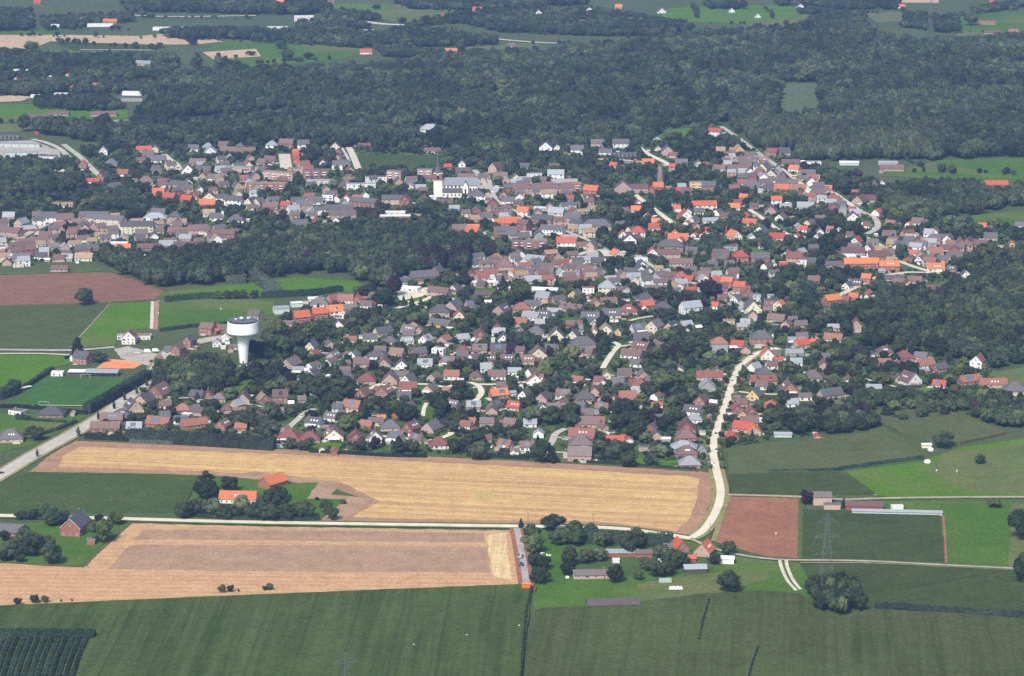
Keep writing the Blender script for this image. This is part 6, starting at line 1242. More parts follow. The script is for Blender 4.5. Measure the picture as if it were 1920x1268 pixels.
ZONES = [(300, 770, 'by the main road at lower left'), (430, 780, 'behind the long tall hedge'), (590, 815, 'near the blue pool'), (400, 640, 'just left of the water tower'), (560, 670, 'right of the water tower'), (600, 590, 'near the mint sheds'), (680, 570, 'left of the small orchard'),
         (830, 560, 'around the pale parking'), (720, 640, 'in front of the small orchard trees'), (720, 740, 'left part of the middle estate'), (740, 815, 'on the stubble edge left'), (860, 700, 'in the middle estate'), (870, 790, 'below the winding pale street'), (950, 740, 'right of the winding pale street'), (960, 840, 'on the stubble edge middle'), (1080, 750, 'upper right of the middle estate'), (1100, 830, 'on the stubble edge right'),
         (1180, 730, 'around the right estate gardens'), (1300, 800, 'left of the concrete lane'), (1340, 680, 'at the top of the concrete lane'), (1420, 780, 'right of the concrete lane'), (1470, 690, 'above the lane houses at right'), (1540, 740, 'by the garden wood'), (1700, 690, 'below the right wood'), (1850, 715, 'at the right edge by the meadow'), (930, 540, 'around the white sheds'), (1000, 580, 'near the very large round tree'), (1000, 650, 'below the very large round tree'), (1080, 590, 'right of the very large round tree'),
         (1200, 560, 'around the slim poplar'), (1200, 630, 'near the pale street fork'), (1310, 530, 'on the orange-roofed street'), (1400, 560, 'by the slim cypress'), (1450, 640, 'around the slate manor'), (1500, 490, 'above the slim cypress'), (1640, 500, 'around the long orange row'), (1700, 530, 'on the upper rim of the right wood'), (200, 320, 'by the road from the wood at left'), (320, 300, 'on the far left pale street'), (340, 365, 'in the orange cluster at left'), (440, 290, 'under the great wood at left'), (430, 390, 'left of the apartment blocks'), (300, 410, 'around the white hipped roof'), (550, 290, 'near the far pale plot'), (640, 300, 'by the pale road below the wood'),
         (560, 385, 'below the apartment blocks'), (660, 390, 'around the school'), (750, 370, 'left of the church'), (860, 320, 'behind the church'), (930, 350, 'right of the church'), (920, 400, 'in front of the church'), (1040, 290, 'under the great wood centre'), (1060, 345, 'around the long pink apartments'), (1000, 410, 'on the bending main street'), (1130, 290, 'near the dark apartment block'), (1240, 300, 'behind the brick mill tower'), (1210, 360, 'at the foot of the mill tower'), (1320, 340, 'right of the mill tower'), (1340, 260, 'at the wood gate'), (1400, 300, 'on the upper diagonal street'), (1480, 310, 'on the middle diagonal street'), (1480, 380, 'below the diagonal street'), (1580, 370, 'on the lower diagonal street'),
         (1330, 400, 'among the upper orange white quarter'), (1230, 430, 'in the left orange white quarter'), (1280, 460, 'around the brown manor'), (1380, 440, 'in the middle orange white quarter'), (1460, 430, 'in the right orange white quarter'), (1560, 440, 'left of the zigzag street'), (1660, 440, 'on the zigzag street'), (1740, 460, 'right of the zigzag street'), (1830, 450, 'at the right edge under the copse'), (1660, 330, 'by the right glasshouses'), (880, 430, 'above the park wood'), (960, 490, 'right of the park wood'), (1040, 460, 'by the red brick apartments'), (1120, 450, 'around the hipped grey block'), (1190, 500, 'below the brown manor'),
         (40, 430, 'on the rising street at left'), (60, 480, 'above the brown field'), (150, 460, 'by the left green'), (220, 430, 'at the cream apartments left'), (350, 440, 'on the upper rim of the park wood'), (120, 150, 'among the far left trees'), (150, 215, 'on the far left meadow'), (180, 40, 'at the far orange barn'), (690, 90, 'before the far motorway wood'), (900, 30, 'in the far centre'), (1150, 20, 'at the far right centre'), (1700, 60, 'in the far right fields'),
         (60, 790, 'below the football pitch'), (150, 700, 'beside the football pitch'), (260, 650, 'at the sports ground yard'), (450, 940, 'around the orange-roofed farm'), (90, 1010, 'around the tall red farmhouse'), (1010, 1040, 'in the orchard by the farm track'), (1130, 1030, 'among the farm stables'), (1250, 1060, 'at the farm crossroads'), (1370, 1080, 'on the meadow above the maize'), (500, 1105, 'on the left maize edge'), (60, 1130, 'at the left end of the maize edge'), (1560, 940, 'by the brown brick house'), (1800, 870, 'in the bright right meadow'), (1910, 1040, 'at the lower right edge'), (460, 110, 'on the far green meadow'), (900, 860, 'on the stubble edge'), (620, 730, 'in the estate wood below the tower'), (500, 660, 'in the trees behind the water tower'), (1250, 760, 'in the big gardens of the right estate')]
def zone(x, y): return min(ZONES, key=lambda z: (z[0] - x) ** 2 + ((z[1] - y) * 1.5) ** 2)[2]
# ================================================================== TREES ONE CAN PICK OUT  (pixel of the foot, height and width in pixels)
def tp(x, y, hpx, wpx, kind='round', label=None):
    p = P(x, y); s = MPP(p); FOOT_T.append((p.x, p.y, wpx * s / 2)); return tree(p, hpx * s / .96, wpx * s, kind, label, random.Random(int(x * 7 + y)))
FOOT_T = []
for t in ((160, 572, 33, 33, 'round', 'lone round dark tree on the edge of the brown field'), (147, 676, 46, 23, 'poplar', 'tall dark columnar tree beside the dark barn'), (187, 679, 20, 26), (978, 568, 44, 38, 'round', 'very large round tree in the middle of the village beside the white shed'), (943, 546, 30, 21, 'conifer', 'tall dark conifer before the white sheds in the village'),
          (1255, 570, 47, 16, 'poplar', 'slim dark poplar near the orange-roofed house in the village centre'), (1431, 566, 30, 11, 'conifer', 'slim dark cypress between mint-coloured blocks'), (1425, 622, 36, 26, 'conifer', 'broad dark conifer beside the cream gabled house'), (388, 936, 55, 36, 'poplar', 'tall twin-stemmed poplar beside the orange-roofed farm'), (389, 938, 40, 40), (430, 922, 30, 34, 'round', 'round purple-dark tree behind the long orange farm roof'),
          (345, 972, 32, 32), (372, 966, 34, 34), (402, 968, 34, 34), (425, 974, 30, 34), (455, 966, 38, 34), (478, 974, 34, 36), (500, 962, 36, 34), (520, 962, 52, 44), (508, 976, 30, 40), (540, 975, 34, 36), (570, 974, 36, 36), (612, 962, 26, 22), (622, 975, 26, 24), (595, 938, 6, 10, 'bush'), (644, 945, 8, 12, 'bush'),
          (40, 974, 16, 24), (62, 974, 18, 24), (87, 970, 26, 36), (100, 985, 26, 34), (120, 975, 20, 18), (116, 985, 18, 16), (190, 1016, 44, 40, 'round', 'large round tree at the corner of the tall red farmhouse'), (216, 984, 24, 26), (186, 978, 14, 16), (50, 1022, 34, 34), (62, 1042, 42, 42), (92, 1030, 26, 24), (96, 1057, 40, 38), (20, 1046, 34, 40), (8, 1015, 20, 20), (36, 1054, 16, 22, 'bush'), (5, 1052, 20, 26),
          (33, 1135, 15, 14, 'round'), (65, 1131, 17, 16), (84, 1130, 14, 13), (115, 1129, 6, 4), (416, 1112, 16, 14), (431, 1110, 14, 15, 'bush'), (447, 1110, 7, 4), (497, 1107, 9, 12, 'bush'), (506, 1106, 13, 13), (135, 1127, 4, 6, 'bush'),
          (977, 990, 20, 11, 'conifer', 'small pointed conifer at the corner of lane and farm track'), (1040, 996, 33, 40, 'round', 'broad round tree at the lane end of the orchard'), (996, 1018, 36, 28), (1000, 1037, 38, 38), (1003, 1062, 26, 26), (1020, 1068, 26, 26), (1011, 1094, 34, 32), (1048, 1022, 32, 34), (1080, 1008, 32, 38), (1062, 1018, 26, 28), (1082, 1022, 30, 34), (1110, 1010, 30, 26), (1130, 1026, 32, 28),
          (1070, 1060, 34, 30), (1100, 1056, 28, 28), (1066, 1078, 28, 28), (1125, 1052, 26, 26), (1153, 1092, 34, 28), (1196, 1088, 18, 18), (1180, 1040, 46, 34), (1192, 1030, 42, 32), (1212, 1070, 26, 26), (1232, 1082, 34, 32), (1250, 1080, 30, 30), (1262, 1066, 38, 38), (1240, 1050, 30, 30), (1280, 1062, 26, 24), (1340, 1058, 22, 22), (1369, 1113, 44, 44, 'round', 'big dark round tree alone on the meadow above the right maize'), (1365, 1040, 26, 28, 'round', 'round dark tree behind the white metal shed'),
          (1511, 946, 28, 26, 'copper', 'dark purple copper tree beside the brown brick house'), (1582, 952, 20, 10, 'conifer', 'small conifer between brown house and long stable'), (1770, 840, 32, 34, 'round', 'ragged dark tree at the corner of the maize'), (1836, 870, 18, 24, 'bush', 'dark bush alone in the bright right meadow'), (1865, 952, 18, 26, 'light', 'loose grey-green shrub on the track at the right'), (1910, 1012, 58, 40, 'round', 'dark tree cut off by the right edge'), (1918, 1095, 60, 30, 'round', 'lower dark tree cut off by the right edge'),
          (410, 130, 32, 22, 'poplar', 'far pair of poplars at the wood corner, left'), (423, 130, 26, 16, 'poplar', 'far pair of poplars at the wood corner, right'), (527, 92, 18, 20), (540, 114, 22, 24), (580, 112, 14, 18), (560, 116, 10, 16), (58, 97, 20, 28), (300, 90, 10, 14), (360, 84, 12, 20), (370, 128, 30, 24, 'poplar'), (470, 104, 8, 18), (442, 109, 7, 8), (706, 18, 10, 14), (862, 96, 16, 20), (798, 45, 16, 20), (266, 33, 16, 14), (1820, 48, 26, 26),
          (707, 620, 30, 30), (668, 600, 24, 20), (720, 575, 36, 36), (757, 575, 22, 11, 'conifer'), (772, 574, 20, 10, 'conifer'), (789, 578, 22, 12, 'conifer'), (806, 580, 20, 12, 'conifer'), (822, 576, 14, 10, 'conifer'), (750, 610, 32, 42), (780, 612, 28, 34), (740, 556, 40, 30, 'copper'), (880, 610, 24, 26, 'light'), (700, 695, 20, 20, 'copper'), (910, 680, 18, 22), (985, 660, 40, 40), (958, 676, 40, 18, 'copper'), (1030, 670, 22, 18, 'copper'),
          (748, 848, 32, 30, 'conifer', 'broad dark conifer at the stubble field edge'), (675, 848, 28, 22), (704, 838, 20, 22, 'copper'), (850, 850, 28, 26), (850, 812, 26, 22, 'grey'), (900, 862, 34, 40), (1015, 868, 46, 34), (1035, 868, 34, 24, 'conifer'), (1000, 798, 40, 34, 'light'), (990, 772, 34, 28), (1030, 795, 34, 40), (1070, 790, 36, 36), (960, 730, 26, 20), (1040, 735, 32, 30), (860, 745, 32, 34, 'light'), (830, 775, 30, 32), (762, 790, 34, 34), (735, 772, 22, 30),
          (1180, 876, 30, 32), (1135, 760, 20, 20), (1225, 800, 24, 22, 'copper'), (1268, 785, 22, 22, 'light'), (1225, 790, 16, 14, 'light'), (1250, 810, 34, 30), (1190, 800, 30, 34), (1170, 780, 34, 40), (1240, 735, 42, 44), (1275, 730, 36, 40), (1215, 745, 30, 30), (1075, 680, 36, 36, 'light'), (1160, 735, 18, 16), (1300, 655, 26, 34), (1270, 640, 30, 34), (1250, 650, 34, 36), (1330, 560, 36, 46, 'copper', 'wide dark red tree right of the orange-roofed street'),
          (640, 745, 40, 50), (600, 748, 44, 40), (580, 735, 36, 36), (550, 740, 28, 28), (630, 715, 24, 24), (505, 712, 24, 24), (480, 706, 30, 26), (455, 710, 26, 22), (520, 700, 26, 24, 'grey'), (440, 745, 14, 16, 'light'), (430, 752, 26, 30, 'light'), (400, 768, 22, 24, 'light'), (475, 782, 24, 24, 'light'), (510, 790, 36, 36), (470, 805, 30, 36), (500, 815, 30, 36), (545, 842, 22, 22), (570, 845, 20, 22),
          (560, 655, 34, 34), (520, 640, 44, 34, 'light'), (505, 655, 40, 40), (535, 665, 36, 36), (478, 670, 34, 30), (600, 640, 20, 12, 'conifer'), (640, 630, 18, 14), (330, 755, 20, 18), (350, 742, 16, 14, 'conifer'), (370, 752, 18, 14, 'conifer'), (288, 770, 18, 16, 'copper'), (268, 736, 10, 16, 'bush'), (333, 795, 14, 14), (65, 825, 26, 34), (20, 775, 10, 14, 'bush'), (285, 708, 16, 5, 'conifer', 'slim red-brown conifer in the middle of the main road'),
          (1500, 470, 24, 28, 'light', 'yellowish round tree among the orange-roofed white houses'), (1620, 455, 14, 12), (1460, 480, 30, 30), (1440, 470, 24, 24), (1345, 440, 22, 30), (1340, 470, 24, 30), (1690, 490, 34, 24), (1600, 740, 24, 22, 'light'), (1650, 722, 26, 40, 'light', 'broad yellow-green tree beside the drive at the right'), (1605, 738, 34, 34, 'light'), (1580, 800, 30, 28, 'light'), (1535, 790, 34, 34, 'copper', 'dark purple tree in the garden wood above the maize'), (1470, 760, 30, 26), (1510, 790, 34, 34), (1560, 812, 30, 34), (1495, 812, 30, 34)):
    tp(*t)
# pollards in the row behind the tower pasture
for i, x in enumerate((408, 427, 443, 458, 477)): tp(x, 561 - i * .4, 16, 15, 'round', nth(i) + ' from left of the separate round pollards behind the tower pasture')
# slim street trees along the concrete lane
k = 0
for i in range(1, len(LANE) - 4):
    a, b = P(*LANE[i]), P(*LANE[i + 1]); d = (b - a).normalized(); n = Vector((-d.y, d.x, 0))
    if LANE[i][1] > 905: continue
    for t in (.2, .7):
        for s in (-1, 1):
            q = a.lerp(b, t) + n * s * 4.4; rr = random.Random(k); tree(q, rr.uniform(4.6, 6.4), rr.uniform(3.4, 4.6), 'bush', 'dark street shrub, %s up the %s side of the concrete lane' % (nth(k // 2), 'left' if s > 0 else 'right'), rr); k += 1
for i, (x, y) in enumerate(((147, 819), (184, 788), (214, 768), (234, 752), (256, 740), (275, 725), (70, 858))): tp(x, y, 17 if i else 20, 6 if i else 8, 'poplar', nth(i) + ' from left of the slim trees along the main road' if i < 6 else 'slim tree beside the lower main road')

# ------------------------------------------------------------------ hedges: clipped body with leafy faces
def hedge(pts, wd, h, lab, nm='hedge', mat='hedge'):
    g = G(pts); rr = random.Random(int(pts[0][0] * 3 + pts[0][1])); mb = MB(); q = []
    for a, b in zip(g, g[1:]):
        k = max(1, int((b - a).length / 2.2))
        q += [a.lerp(b, i / k) for i in range(k)]
    q.append(g[-1]); c = g[0].copy(); vs = []; fs = []; m = 7
    for i, p in enumerate(q):
        t = (q[min(i + 1, len(q) - 1)] - q[max(i - 1, 0)]).normalized(); n = Vector((-t.y, t.x, 0)); u = p - c
        for (o_, z) in ((-.5, 0), (-.52, .45), (-.44, .92), (0, 1.02), (.44, .92), (.52, .45), (.5, 0)):
            w2 = wd * o_ * rr.uniform(.82, 1.15); vs.append((u.x + n.x * w2, u.y + n.y * w2, max(0, z * h * rr.uniform(.86, 1.1)) if z else 0))
    for i in range(len(q) - 1):
        for j in range(m - 1): fs.append((i * m + j, i * m + j + 1, (i + 1) * m + j + 1, (i + 1) * m + j))
    fs.append(tuple(range(m))[::-1]); fs.append(tuple(range((len(q) - 1) * m, len(q) * m))); mb.poly(vs, fs)
    L = sum((b - a).length for a, b in zip(q, q[1:]))
    for _ in range(int(min(2600, L * (h * 2 + wd) * .9))):
        i = rr.randrange(len(q) - 1); t = (q[i + 1] - q[i]).normalized(); n = Vector((-t.y, t.x, 0)); u = q[i].lerp(q[i + 1], rr.random()) - c
        f = rr.random()
        if f < .35: o_, z, nn = rr.uniform(-.5, .5) * wd, h * rr.uniform(.95, 1.1), Vector((0, 0, 1))
        else: sg = rr.choice((-1, 1)); o_, z, nn = sg * .53 * wd, h * rr.uniform(.05, 1), n * sg
        nn = (nn + Vector((rr.uniform(-1, 1), rr.uniform(-1, 1), rr.uniform(-.5, 1))) * .6).normalized(); uu = nn.orthogonal().normalized(); vv = nn.cross(uu); s = rr.uniform(.35, .8); cc = u + n * o_ + Vector((0, 0, z))
        mb.poly([cc + uu * s, cc + vv * s, cc - uu * s, cc - vv * s], [(0, 1, 2, 3)])
    o = mb.build(nm, M[mat], None, c); tag(o, lab, 'hedge'); FOOT_L.append((q, wd)); return o
FOOT_L = []
hedge([(163, 776), (200, 756), (245, 730), (279, 710)], 7, 7.5, 'tall dark hedge along the road side of the football pitch')
hedge([(-30, 764), (60, 766), (163, 777)], 3, 2.6, 'low dark hedge along the near end of the football pitch')
hedge([(48, 728), (75, 710), (98, 694)], 3.5, 3.2, 'dark clipped hedge between training pitch and football pitch')
hedge([(-40, 752), (0, 748), (26, 738), (28, 728)], 9, 7, 'tall square-cut hedge block at the left edge beside the pitch')
hedge([(60, 828), (75, 817), (110, 806), (142, 792)], 3, 2.4, 'garden hedge between the dry lawn and the main road')
hedge([(30, 787), (90, 791), (125, 793)], 1.6, 1.6, 'thin hedge behind the dry lawn')
hedge([(160, 822), (190, 825), (240, 828)], 4, 4, 'lower dark hedge at the left corner of the stubble field')
hedge([(238, 826), (300, 830), (400, 836), (515, 843)], 8, 8.5, 'long tall dark hedge on the upper edge of the stubble field', mat='leafD')
hedge([(244, 831), (280, 832), (325, 835)], 2, 3, 'pale flowering strip below the long tall hedge', mat='leafG')
hedge([(122, 674), (150, 668), (185, 672)], 2.5, 2.5, 'short hedge behind the dark barn')
hedge([(310, 566), (340, 563), (370, 560), (400, 559)], 6, 5, 'thick row of bushes left of the round pollards')
hedge([(490, 558), (540, 556), (590, 553), (640, 546)], 7, 5, 'bushy row right of the round pollards')
hedge([(300, 622), (360, 614), (420, 610), (450, 605)], 3, 3, 'hedge along the near side of the tower pasture')
hedge([(425, 530), (462, 530)], 10, 7, 'clipped grey-green hedge block before the park wood', mat='leafG')
hedge([(478, 524), (495, 536), (515, 548)], 11, 8, 'grey-green willow row running out from the park wood', mat='leafG')
hedge([(740, 366), (790, 366), (812, 364)], 3, 2.5, 'clipped dark hedge left of the church')
hedge([(1640, 1140), (1700, 1143), (1780, 1149), (1860, 1154), (1960, 1160)], 4, 3.2, 'dark overgrown ditch hedge running right from the grove')
hedge([(0, 1196), (60, 1196), (120, 1197), (178, 1198)], 6, 5, 'tall dark windbreak hedge at the top of the orchard corner')
hedge([(1100, 868), (1180, 874), (1240, 878), (1305, 882)], 2, 1.8, 'low clipped hedge on the stubble edge before the slate-roofed houses')
hedge([(875, 856), (935, 858), (990, 862)], 3, 2.4, 'garden hedge on the stubble edge before the solar roofs')
hedge([(580, 848), (640, 851), (720, 856), (800, 858)], 2.5, 2.2, 'garden hedge on the stubble edge right of the pool')
hedge([(1130, 646), (1160, 640), (1190, 640)], 2, 2.2, 'clipped hedge above the pale street fork')
hedge([(1262, 652), (1300, 648), (1325, 656)], 3, 3, 'dark hedge behind the village lawn')
hedge([(1130, 455), (1150, 464), (1160, 468)], 3, 3, 'bright clipped hedge on the bank near the orange gable', mat='leafC')
hedge([(1640, 738), (1680, 731), (1720, 726)], 2.5, 2.2, 'hedge on the upper edge of the wide maize field')
hedge([(996, 1106), (987, 1150), (981, 1220), (975, 1300)], 1.2, 1.9, 'dark weedy ditch line between the two maize fields')
hedge([(1330, 1128), (1318, 1170), (1311, 1205)], .9, 2.1, 'narrow dark gap line in the right maize field, upper')
hedge([(1422, 1218), (1410, 1250), (1400, 1290)], .9, 2.1, 'narrow dark gap line in the right maize field, lower')
hedge([(1440, 888), (1560, 884), (1640, 872), (1730, 860)], 2, 2.3, 'dark strip of taller maize between the two upper maize fields')
hedge([(350, 966), (420, 975), (540, 978), (600, 976)], 3, 2.5, 'low hedge between the orange-roofed farm and the lane')
hedge([(1095, 1018), (1160, 1020), (1220, 1024), (1262, 1024)], 7, 8, 'tall dark shelter belt behind the farm stables', mat='leafD')
hedge([(76, 298), (106, 300)], 6, 5, 'square clipped hedge before the factory shed'); hedge([(30, 782), (55, 787)], 3, 2.5, 'short hedge before the white flat bungalow')
for i in range(14):
    x = -6 + i * 13; hedge([(x, 1202), (x - 14, 1235), (x - 32, 1290)], 2.2, 2.6, nth(i) + ' from left of the dark orchard rows at the bottom corner', 'orchard_row')

# ================================================================== WOODS
SRC_R = [o for o in bpy.data.objects if o.name.startswith('crown')]
def src(kind): return [next(o for o in SRC_R if o.data == me) for me in CR[kind] if any(o.data == me for o in SRC_R)]
def srcb(): return [next(o for o in bpy.data.objects if o.name.startswith('foliage') and o.data == me) for me in CR['bush'] if any(o.name.startswith('foliage') and o.data == me for o in bpy.data.objects)]
K_mix = src('round') * 5 + src('light')[:1] + src('copper')[:1]
K_dark = src('round') * 6 + src('light')[:1]
VILLA_HOLE = [(775, 262), (840, 262), (850, 238), (780, 236)]
MAIN = [(30, 246), (120, 259), (240, 279), (300, 270), (480, 270), (640, 278), (690, 292), (760, 270), (800, 262), (860, 292), (985, 320), (1000, 275), (1100, 276), (1200, 266), (1235, 250), (1300, 236), (1335, 236), (1362, 232), (1400, 268), (1435, 290), (1500, 303), (1620, 303), (1690, 298), (1745, 302), (1960, 294), (1960, 80), (1720, 92), (1640, 66), (1560, 56), (1500, 62), (1380, 68), (1250, 78), (1200, 92), (1010, 106), (760, 122), (640, 130), (420, 140), (300, 154), (270, 175), (275, 205), (250, 240), (150, 242)]
PLANT = [(1388, 214), (1452, 210), (1456, 234), (1545, 232), (1640, 226), (1700, 240), (1760, 262), (1745, 300), (1620, 302), (1500, 302), (1435, 289), (1395, 262)]
PLANT2 = [(1545, 190), (1700, 186), (1960, 190), (1960, 216), (1720, 222), (1560, 224)]
HOLES = [PLANT, PLANT2, [(1463, 156), (1533, 155), (1542, 228), (1453, 230)], VILLA_HOLE, [(340, 222), (480, 212), (540, 204), (545, 214), (480, 226), (350, 238)], [(1520, 300), (1520, 296), (1700, 296), (1700, 300)], [(1240, 262), (1300, 258), (1310, 238), (1235, 244)], [(1180, 64), (1240, 58), (1330, 60), (1240, 74)], [(1296, 224), (1326, 224), (1326, 208), (1296, 208)], [(1735, 84), (1740, 70), (1752, 70), (1752, 84)]]
pts = fill(MAIN, 12.5, 8, 23, .88, holes=HOLES, stand=80)
scatter('woodland', pts, K_dark, 'great dark mixed wood stretching behind the whole village')
scatter('poplar_plantation', [p[:3] + (p[3] * .8,) + p[4:] for p in fill(PLANT, 8.5, 15, 18, .85, jit=.12, stand=400)], [o for o in src('grey') + src('round')[2:3] * 2 + src('round')[4:5] * 2], 'pale even plantation of young trees at the near right of the great wood')
scatter('poplar_plantation', [p[:3] + (p[3] * .8,) + p[4:] for p in fill(PLANT2, 8.5, 14, 17, .85, jit=.12, stand=400)], [o for o in src('grey') + src('round')[:2] * 2 + src('round')[2:3] * 2], 'second pale plantation block behind the first in the right wood')
W2 = [(175, 486), (240, 520), (285, 540), (380, 535), (480, 525), (600, 510), (680, 528), (720, 546), (790, 522), (850, 516), (900, 500), (930, 488), (905, 458), (830, 442), (720, 432), (600, 455), (480, 474), (330, 490), (200, 478)]
scatter('park_woodland', fill(W2, 10, 9, 19, .9), K_mix, 'dark park wood in the middle left between village and brown field')
W3 = [(1555, 600), (1600, 648), (1650, 662), (1800, 674), (1850, 694), (1960, 676), (1960, 490), (1840, 522), (1760, 548), (1660, 558), (1600, 578)]
scatter('hill_woodland', fill(W3, 11, 10, 21, .9, holes=[[(1590, 625), (1622, 625), (1622, 604), (1590, 604)]]), K_dark, 'large dark wood at the right edge beside the village')
W4 = [(1640, 382), (1690, 402), (1740, 410), (1850, 402), (1880, 388), (1960, 386), (1960, 360), (1895, 356), (1830, 352), (1700, 354), (1645, 362)]
scatter('copse', fill(W4, 8.5, 9, 16, .85), K_dark, 'dark copse behind the right meadow strip')
scatter('tower_grove', fill([(298, 702), (312, 727), (400, 738), (436, 720), (448, 700), (440, 690), (380, 684), (325, 688)], 7.5, 10, 16, .9), K_mix, 'dense dark grove left of the water tower')
scatter('hedgerow_wood', fill([(1738, 748), (1790, 764), (1850, 797), (1900, 805), (1960, 800), (1960, 758), (1830, 750), (1762, 742)], 7, 6, 12, .9), K_mix, 'dark belt of trees along the wide maize field at the right')
scatter('garden_wood', fill([(1445, 792), (1480, 816), (1560, 817), (1650, 808), (1622, 780), (1540, 762), (1480, 768)], 7, 6, 12, .9), K_mix, 'garden trees above the maize right of the lane houses')
scatter('grove', fill([(1514, 1124), (1542, 1150), (1596, 1156), (1630, 1136), (1596, 1112), (1560, 1104), (1532, 1108)], 6, 8, 15, .95), K_dark, 'dark bushy grove at the foot of the near pylon')
pts = []
for poly, st, h0, h1 in (([(-60, 24), (60, 24), (62, 58), (-60, 62)], 10, 9, 17), ([(80, 38), (240, 30), (250, 42), (160, 52), (80, 60)], 10, 8, 15), ([(230, 4), (470, 2), (620, 8), (620, 22), (560, 30), (420, 26), (240, 24)], 11, 9, 17), ([(300, 68), (330, 62), (420, 60), (440, 74), (330, 76)], 9, 10, 15), ([(420, 62), (560, 60), (660, 66), (930, 76), (930, 86), (780, 90), (640, 90), (560, 82), (440, 74)], 10, 9, 16), ([(560, 48), (660, 44), (700, 54), (640, 60), (560, 58)], 10, 8, 15), ([(600, 26), (690, 30), (710, 40), (620, 42)], 10, 9, 15),
                         ([(740, 4), (1090, -8), (1110, 8), (1000, 16), (870, 20), (770, 18)], 11, 9, 16), ([(870, 30), (1100, 20), (1240, 40), (1300, 56), (1240, 70), (1100, 68), (940, 62), (860, 44), (800, 50), (780, 56), (860, 66), (800, 70), (720, 62)], 11, 8, 16), ([(1320, 6), (1396, 6), (1396, 18), (1326, 18)], 9, 10, 15), ([(1450, 4), (1690, 6), (1680, 18), (1560, 20), (1540, 14), (1460, 12)], 11, 8, 14), ([(1495, 22), (1560, 22), (1570, 28), (1500, 28)], 9, 8, 13),
                         ([(1500, 52), (1560, 40), (1625, 44), (1640, 66), (1560, 66), (1510, 62)], 9, 12, 20), ([(1700, 34), (1735, 34), (1740, 58), (1690, 52)], 9, 8, 14), ([(1750, 40), (1795, 40), (1800, 62), (1752, 62)], 9, 10, 16), ([(1820, 20), (1960, 4), (1960, 10), (1850, 24)], 9, 8, 14), ([(1730, 80), (1840, 80), (1840, 88), (1730, 88)], 9, 8, 13), ([(1860, 72), (1960, 68), (1960, 76), (1870, 78)], 9, 8, 12),
                         ([(-60, 118), (60, 112), (110, 116), (240, 108), (330, 118), (330, 136), (300, 148), (250, 150), (250, 158), (290, 160), (280, 176), (120, 180), (-60, 182), (-60, 146), (60, 140), (60, 134), (-60, 132)], 10, 8, 16), ([(60, 192), (120, 190), (220, 194), (225, 208), (160, 210), (60, 204)], 9, 8, 14), ([(100, 236), (230, 236), (210, 244), (120, 244)], 9, 8, 14), ([(-60, 96), (40, 100), (50, 106), (-60, 110)], 9, 6, 12), ([(700, 90), (750, 92), (800, 98), (900, 104), (860, 112), (720, 108)], 10, 6, 12), ([(-60, 320), (60, 312), (140, 330), (170, 352), (120, 366), (-60, 372)], 9, 8, 16), ([(-60, 392), (80, 384), (120, 398), (60, 408), (-60, 412)], 8.5, 7, 14), ([(140, 372), (240, 358), (270, 362), (260, 396), (190, 398), (140, 384)], 8.5, 7, 14)):
    pts += fill(poly, st, h0, h1, .85)
rf = random.Random(8)
for a, b in (((-40, 66), (420, 76)), ((100, 80), (300, 94)), ((-40, 108), (300, 104)), ((420, 76), (690, 92)), ((400, 126), (640, 112)), ((600, 22), (760, 46)), ((760, 46), (870, 34)), ((740, 8), (870, 26)), ((1240, 42), (1380, 46)), ((1380, 46), (1560, 52)), ((1520, 28), (1700, 24)), ((1790, 60), (1960, 66)), ((1780, 32), (1960, 14)), ((240, 34), (480, 36)), ((-40, 232), (100, 230)), ((80, 196), (240, 206)), ((1180, 76), (1330, 64)), ((860, 102), (1010, 98)), ((1640, 320), (1960, 330)), ((1690, 300), (1750, 322)), ((1000, 84), (1180, 80)), ((560, 8), (620, 20)), ((1300, 14), (1310, 42)), ((1430, 10), (1450, 36)), ((130, 56), (260, 58)), ((-40, 58), (110, 57))):
    A_, B_ = P(*a), P(*b); n = int((B_ - A_).length / 8)
    for i in range(n):
        if rf.random() < .45: continue
        q = A_.lerp(B_, i / n); hgt = rf.uniform(3, 11); pts.append((q.x + rf.uniform(-3, 3), q.y + rf.uniform(-6, 6), hgt, hgt * rf.uniform(.8, 1.1), rf.uniform(0, 6)))
pts = [p for p in pts if not hides(p[0], p[1])]
scatter('far_woods', pts, K_dark, 'scattered woods and tree belts between the far fields')

# ------------------------------------------------------------------ gardens of the village: trees and shrubs that leave the houses in view
import bisect
CELL = 40.0; GRID = {}
for f in FOOT:
    r_ = max(f[3], f[4]) + 30
    for i in range(int((f[0] - r_) // CELL), int((f[0] + r_) // CELL) + 1):
        for j in range(int((f[1] - r_) // CELL) - 1, int((f[1] + r_) // CELL) + 1): GRID.setdefault((i, j), []).append(f)
RG = {}
for q, wd in ROADS:
    for a, b in zip(q, q[1:]):
        n = max(1, int((b - a).length / 6))
        for i in range(n + 1):
            c = a.lerp(b, i / n); RG.setdefault((int(c.x // 20), int(c.y // 20)), []).append((c.x, c.y, wd / 2))
def on_road(x, y, m):
    for i in (-1, 0, 1):
        for j in (-1, 0, 1):
            for (cx, cy, h) in RG.get((int(x // 20) + i, int(y // 20) + j), ()):
                if (x - cx) ** 2 + (y - cy) ** 2 < (h + m + 2) ** 2: return True
    return False
TOWNG = [G(t_) for t_ in TOWN]; VG = G(VILLAGE); FOOTC = [(q[0], q[1]) for q in AUTO]; rr = random.Random(77); cand = []
LAWN = [[(v.co.x, v.co.y) for v in o.data.vertices] for o in bpy.data.objects if o.name.startswith(('lawn', 'meadow', 'parking', 'church_square', 'factory_yard', 'school_yard', 'tower_lawn'))]
LB = [(min(p[0] for p in l), max(p[0] for p in l), min(p[1] for p in l), max(p[1] for p in l), l) for l in LAWN]
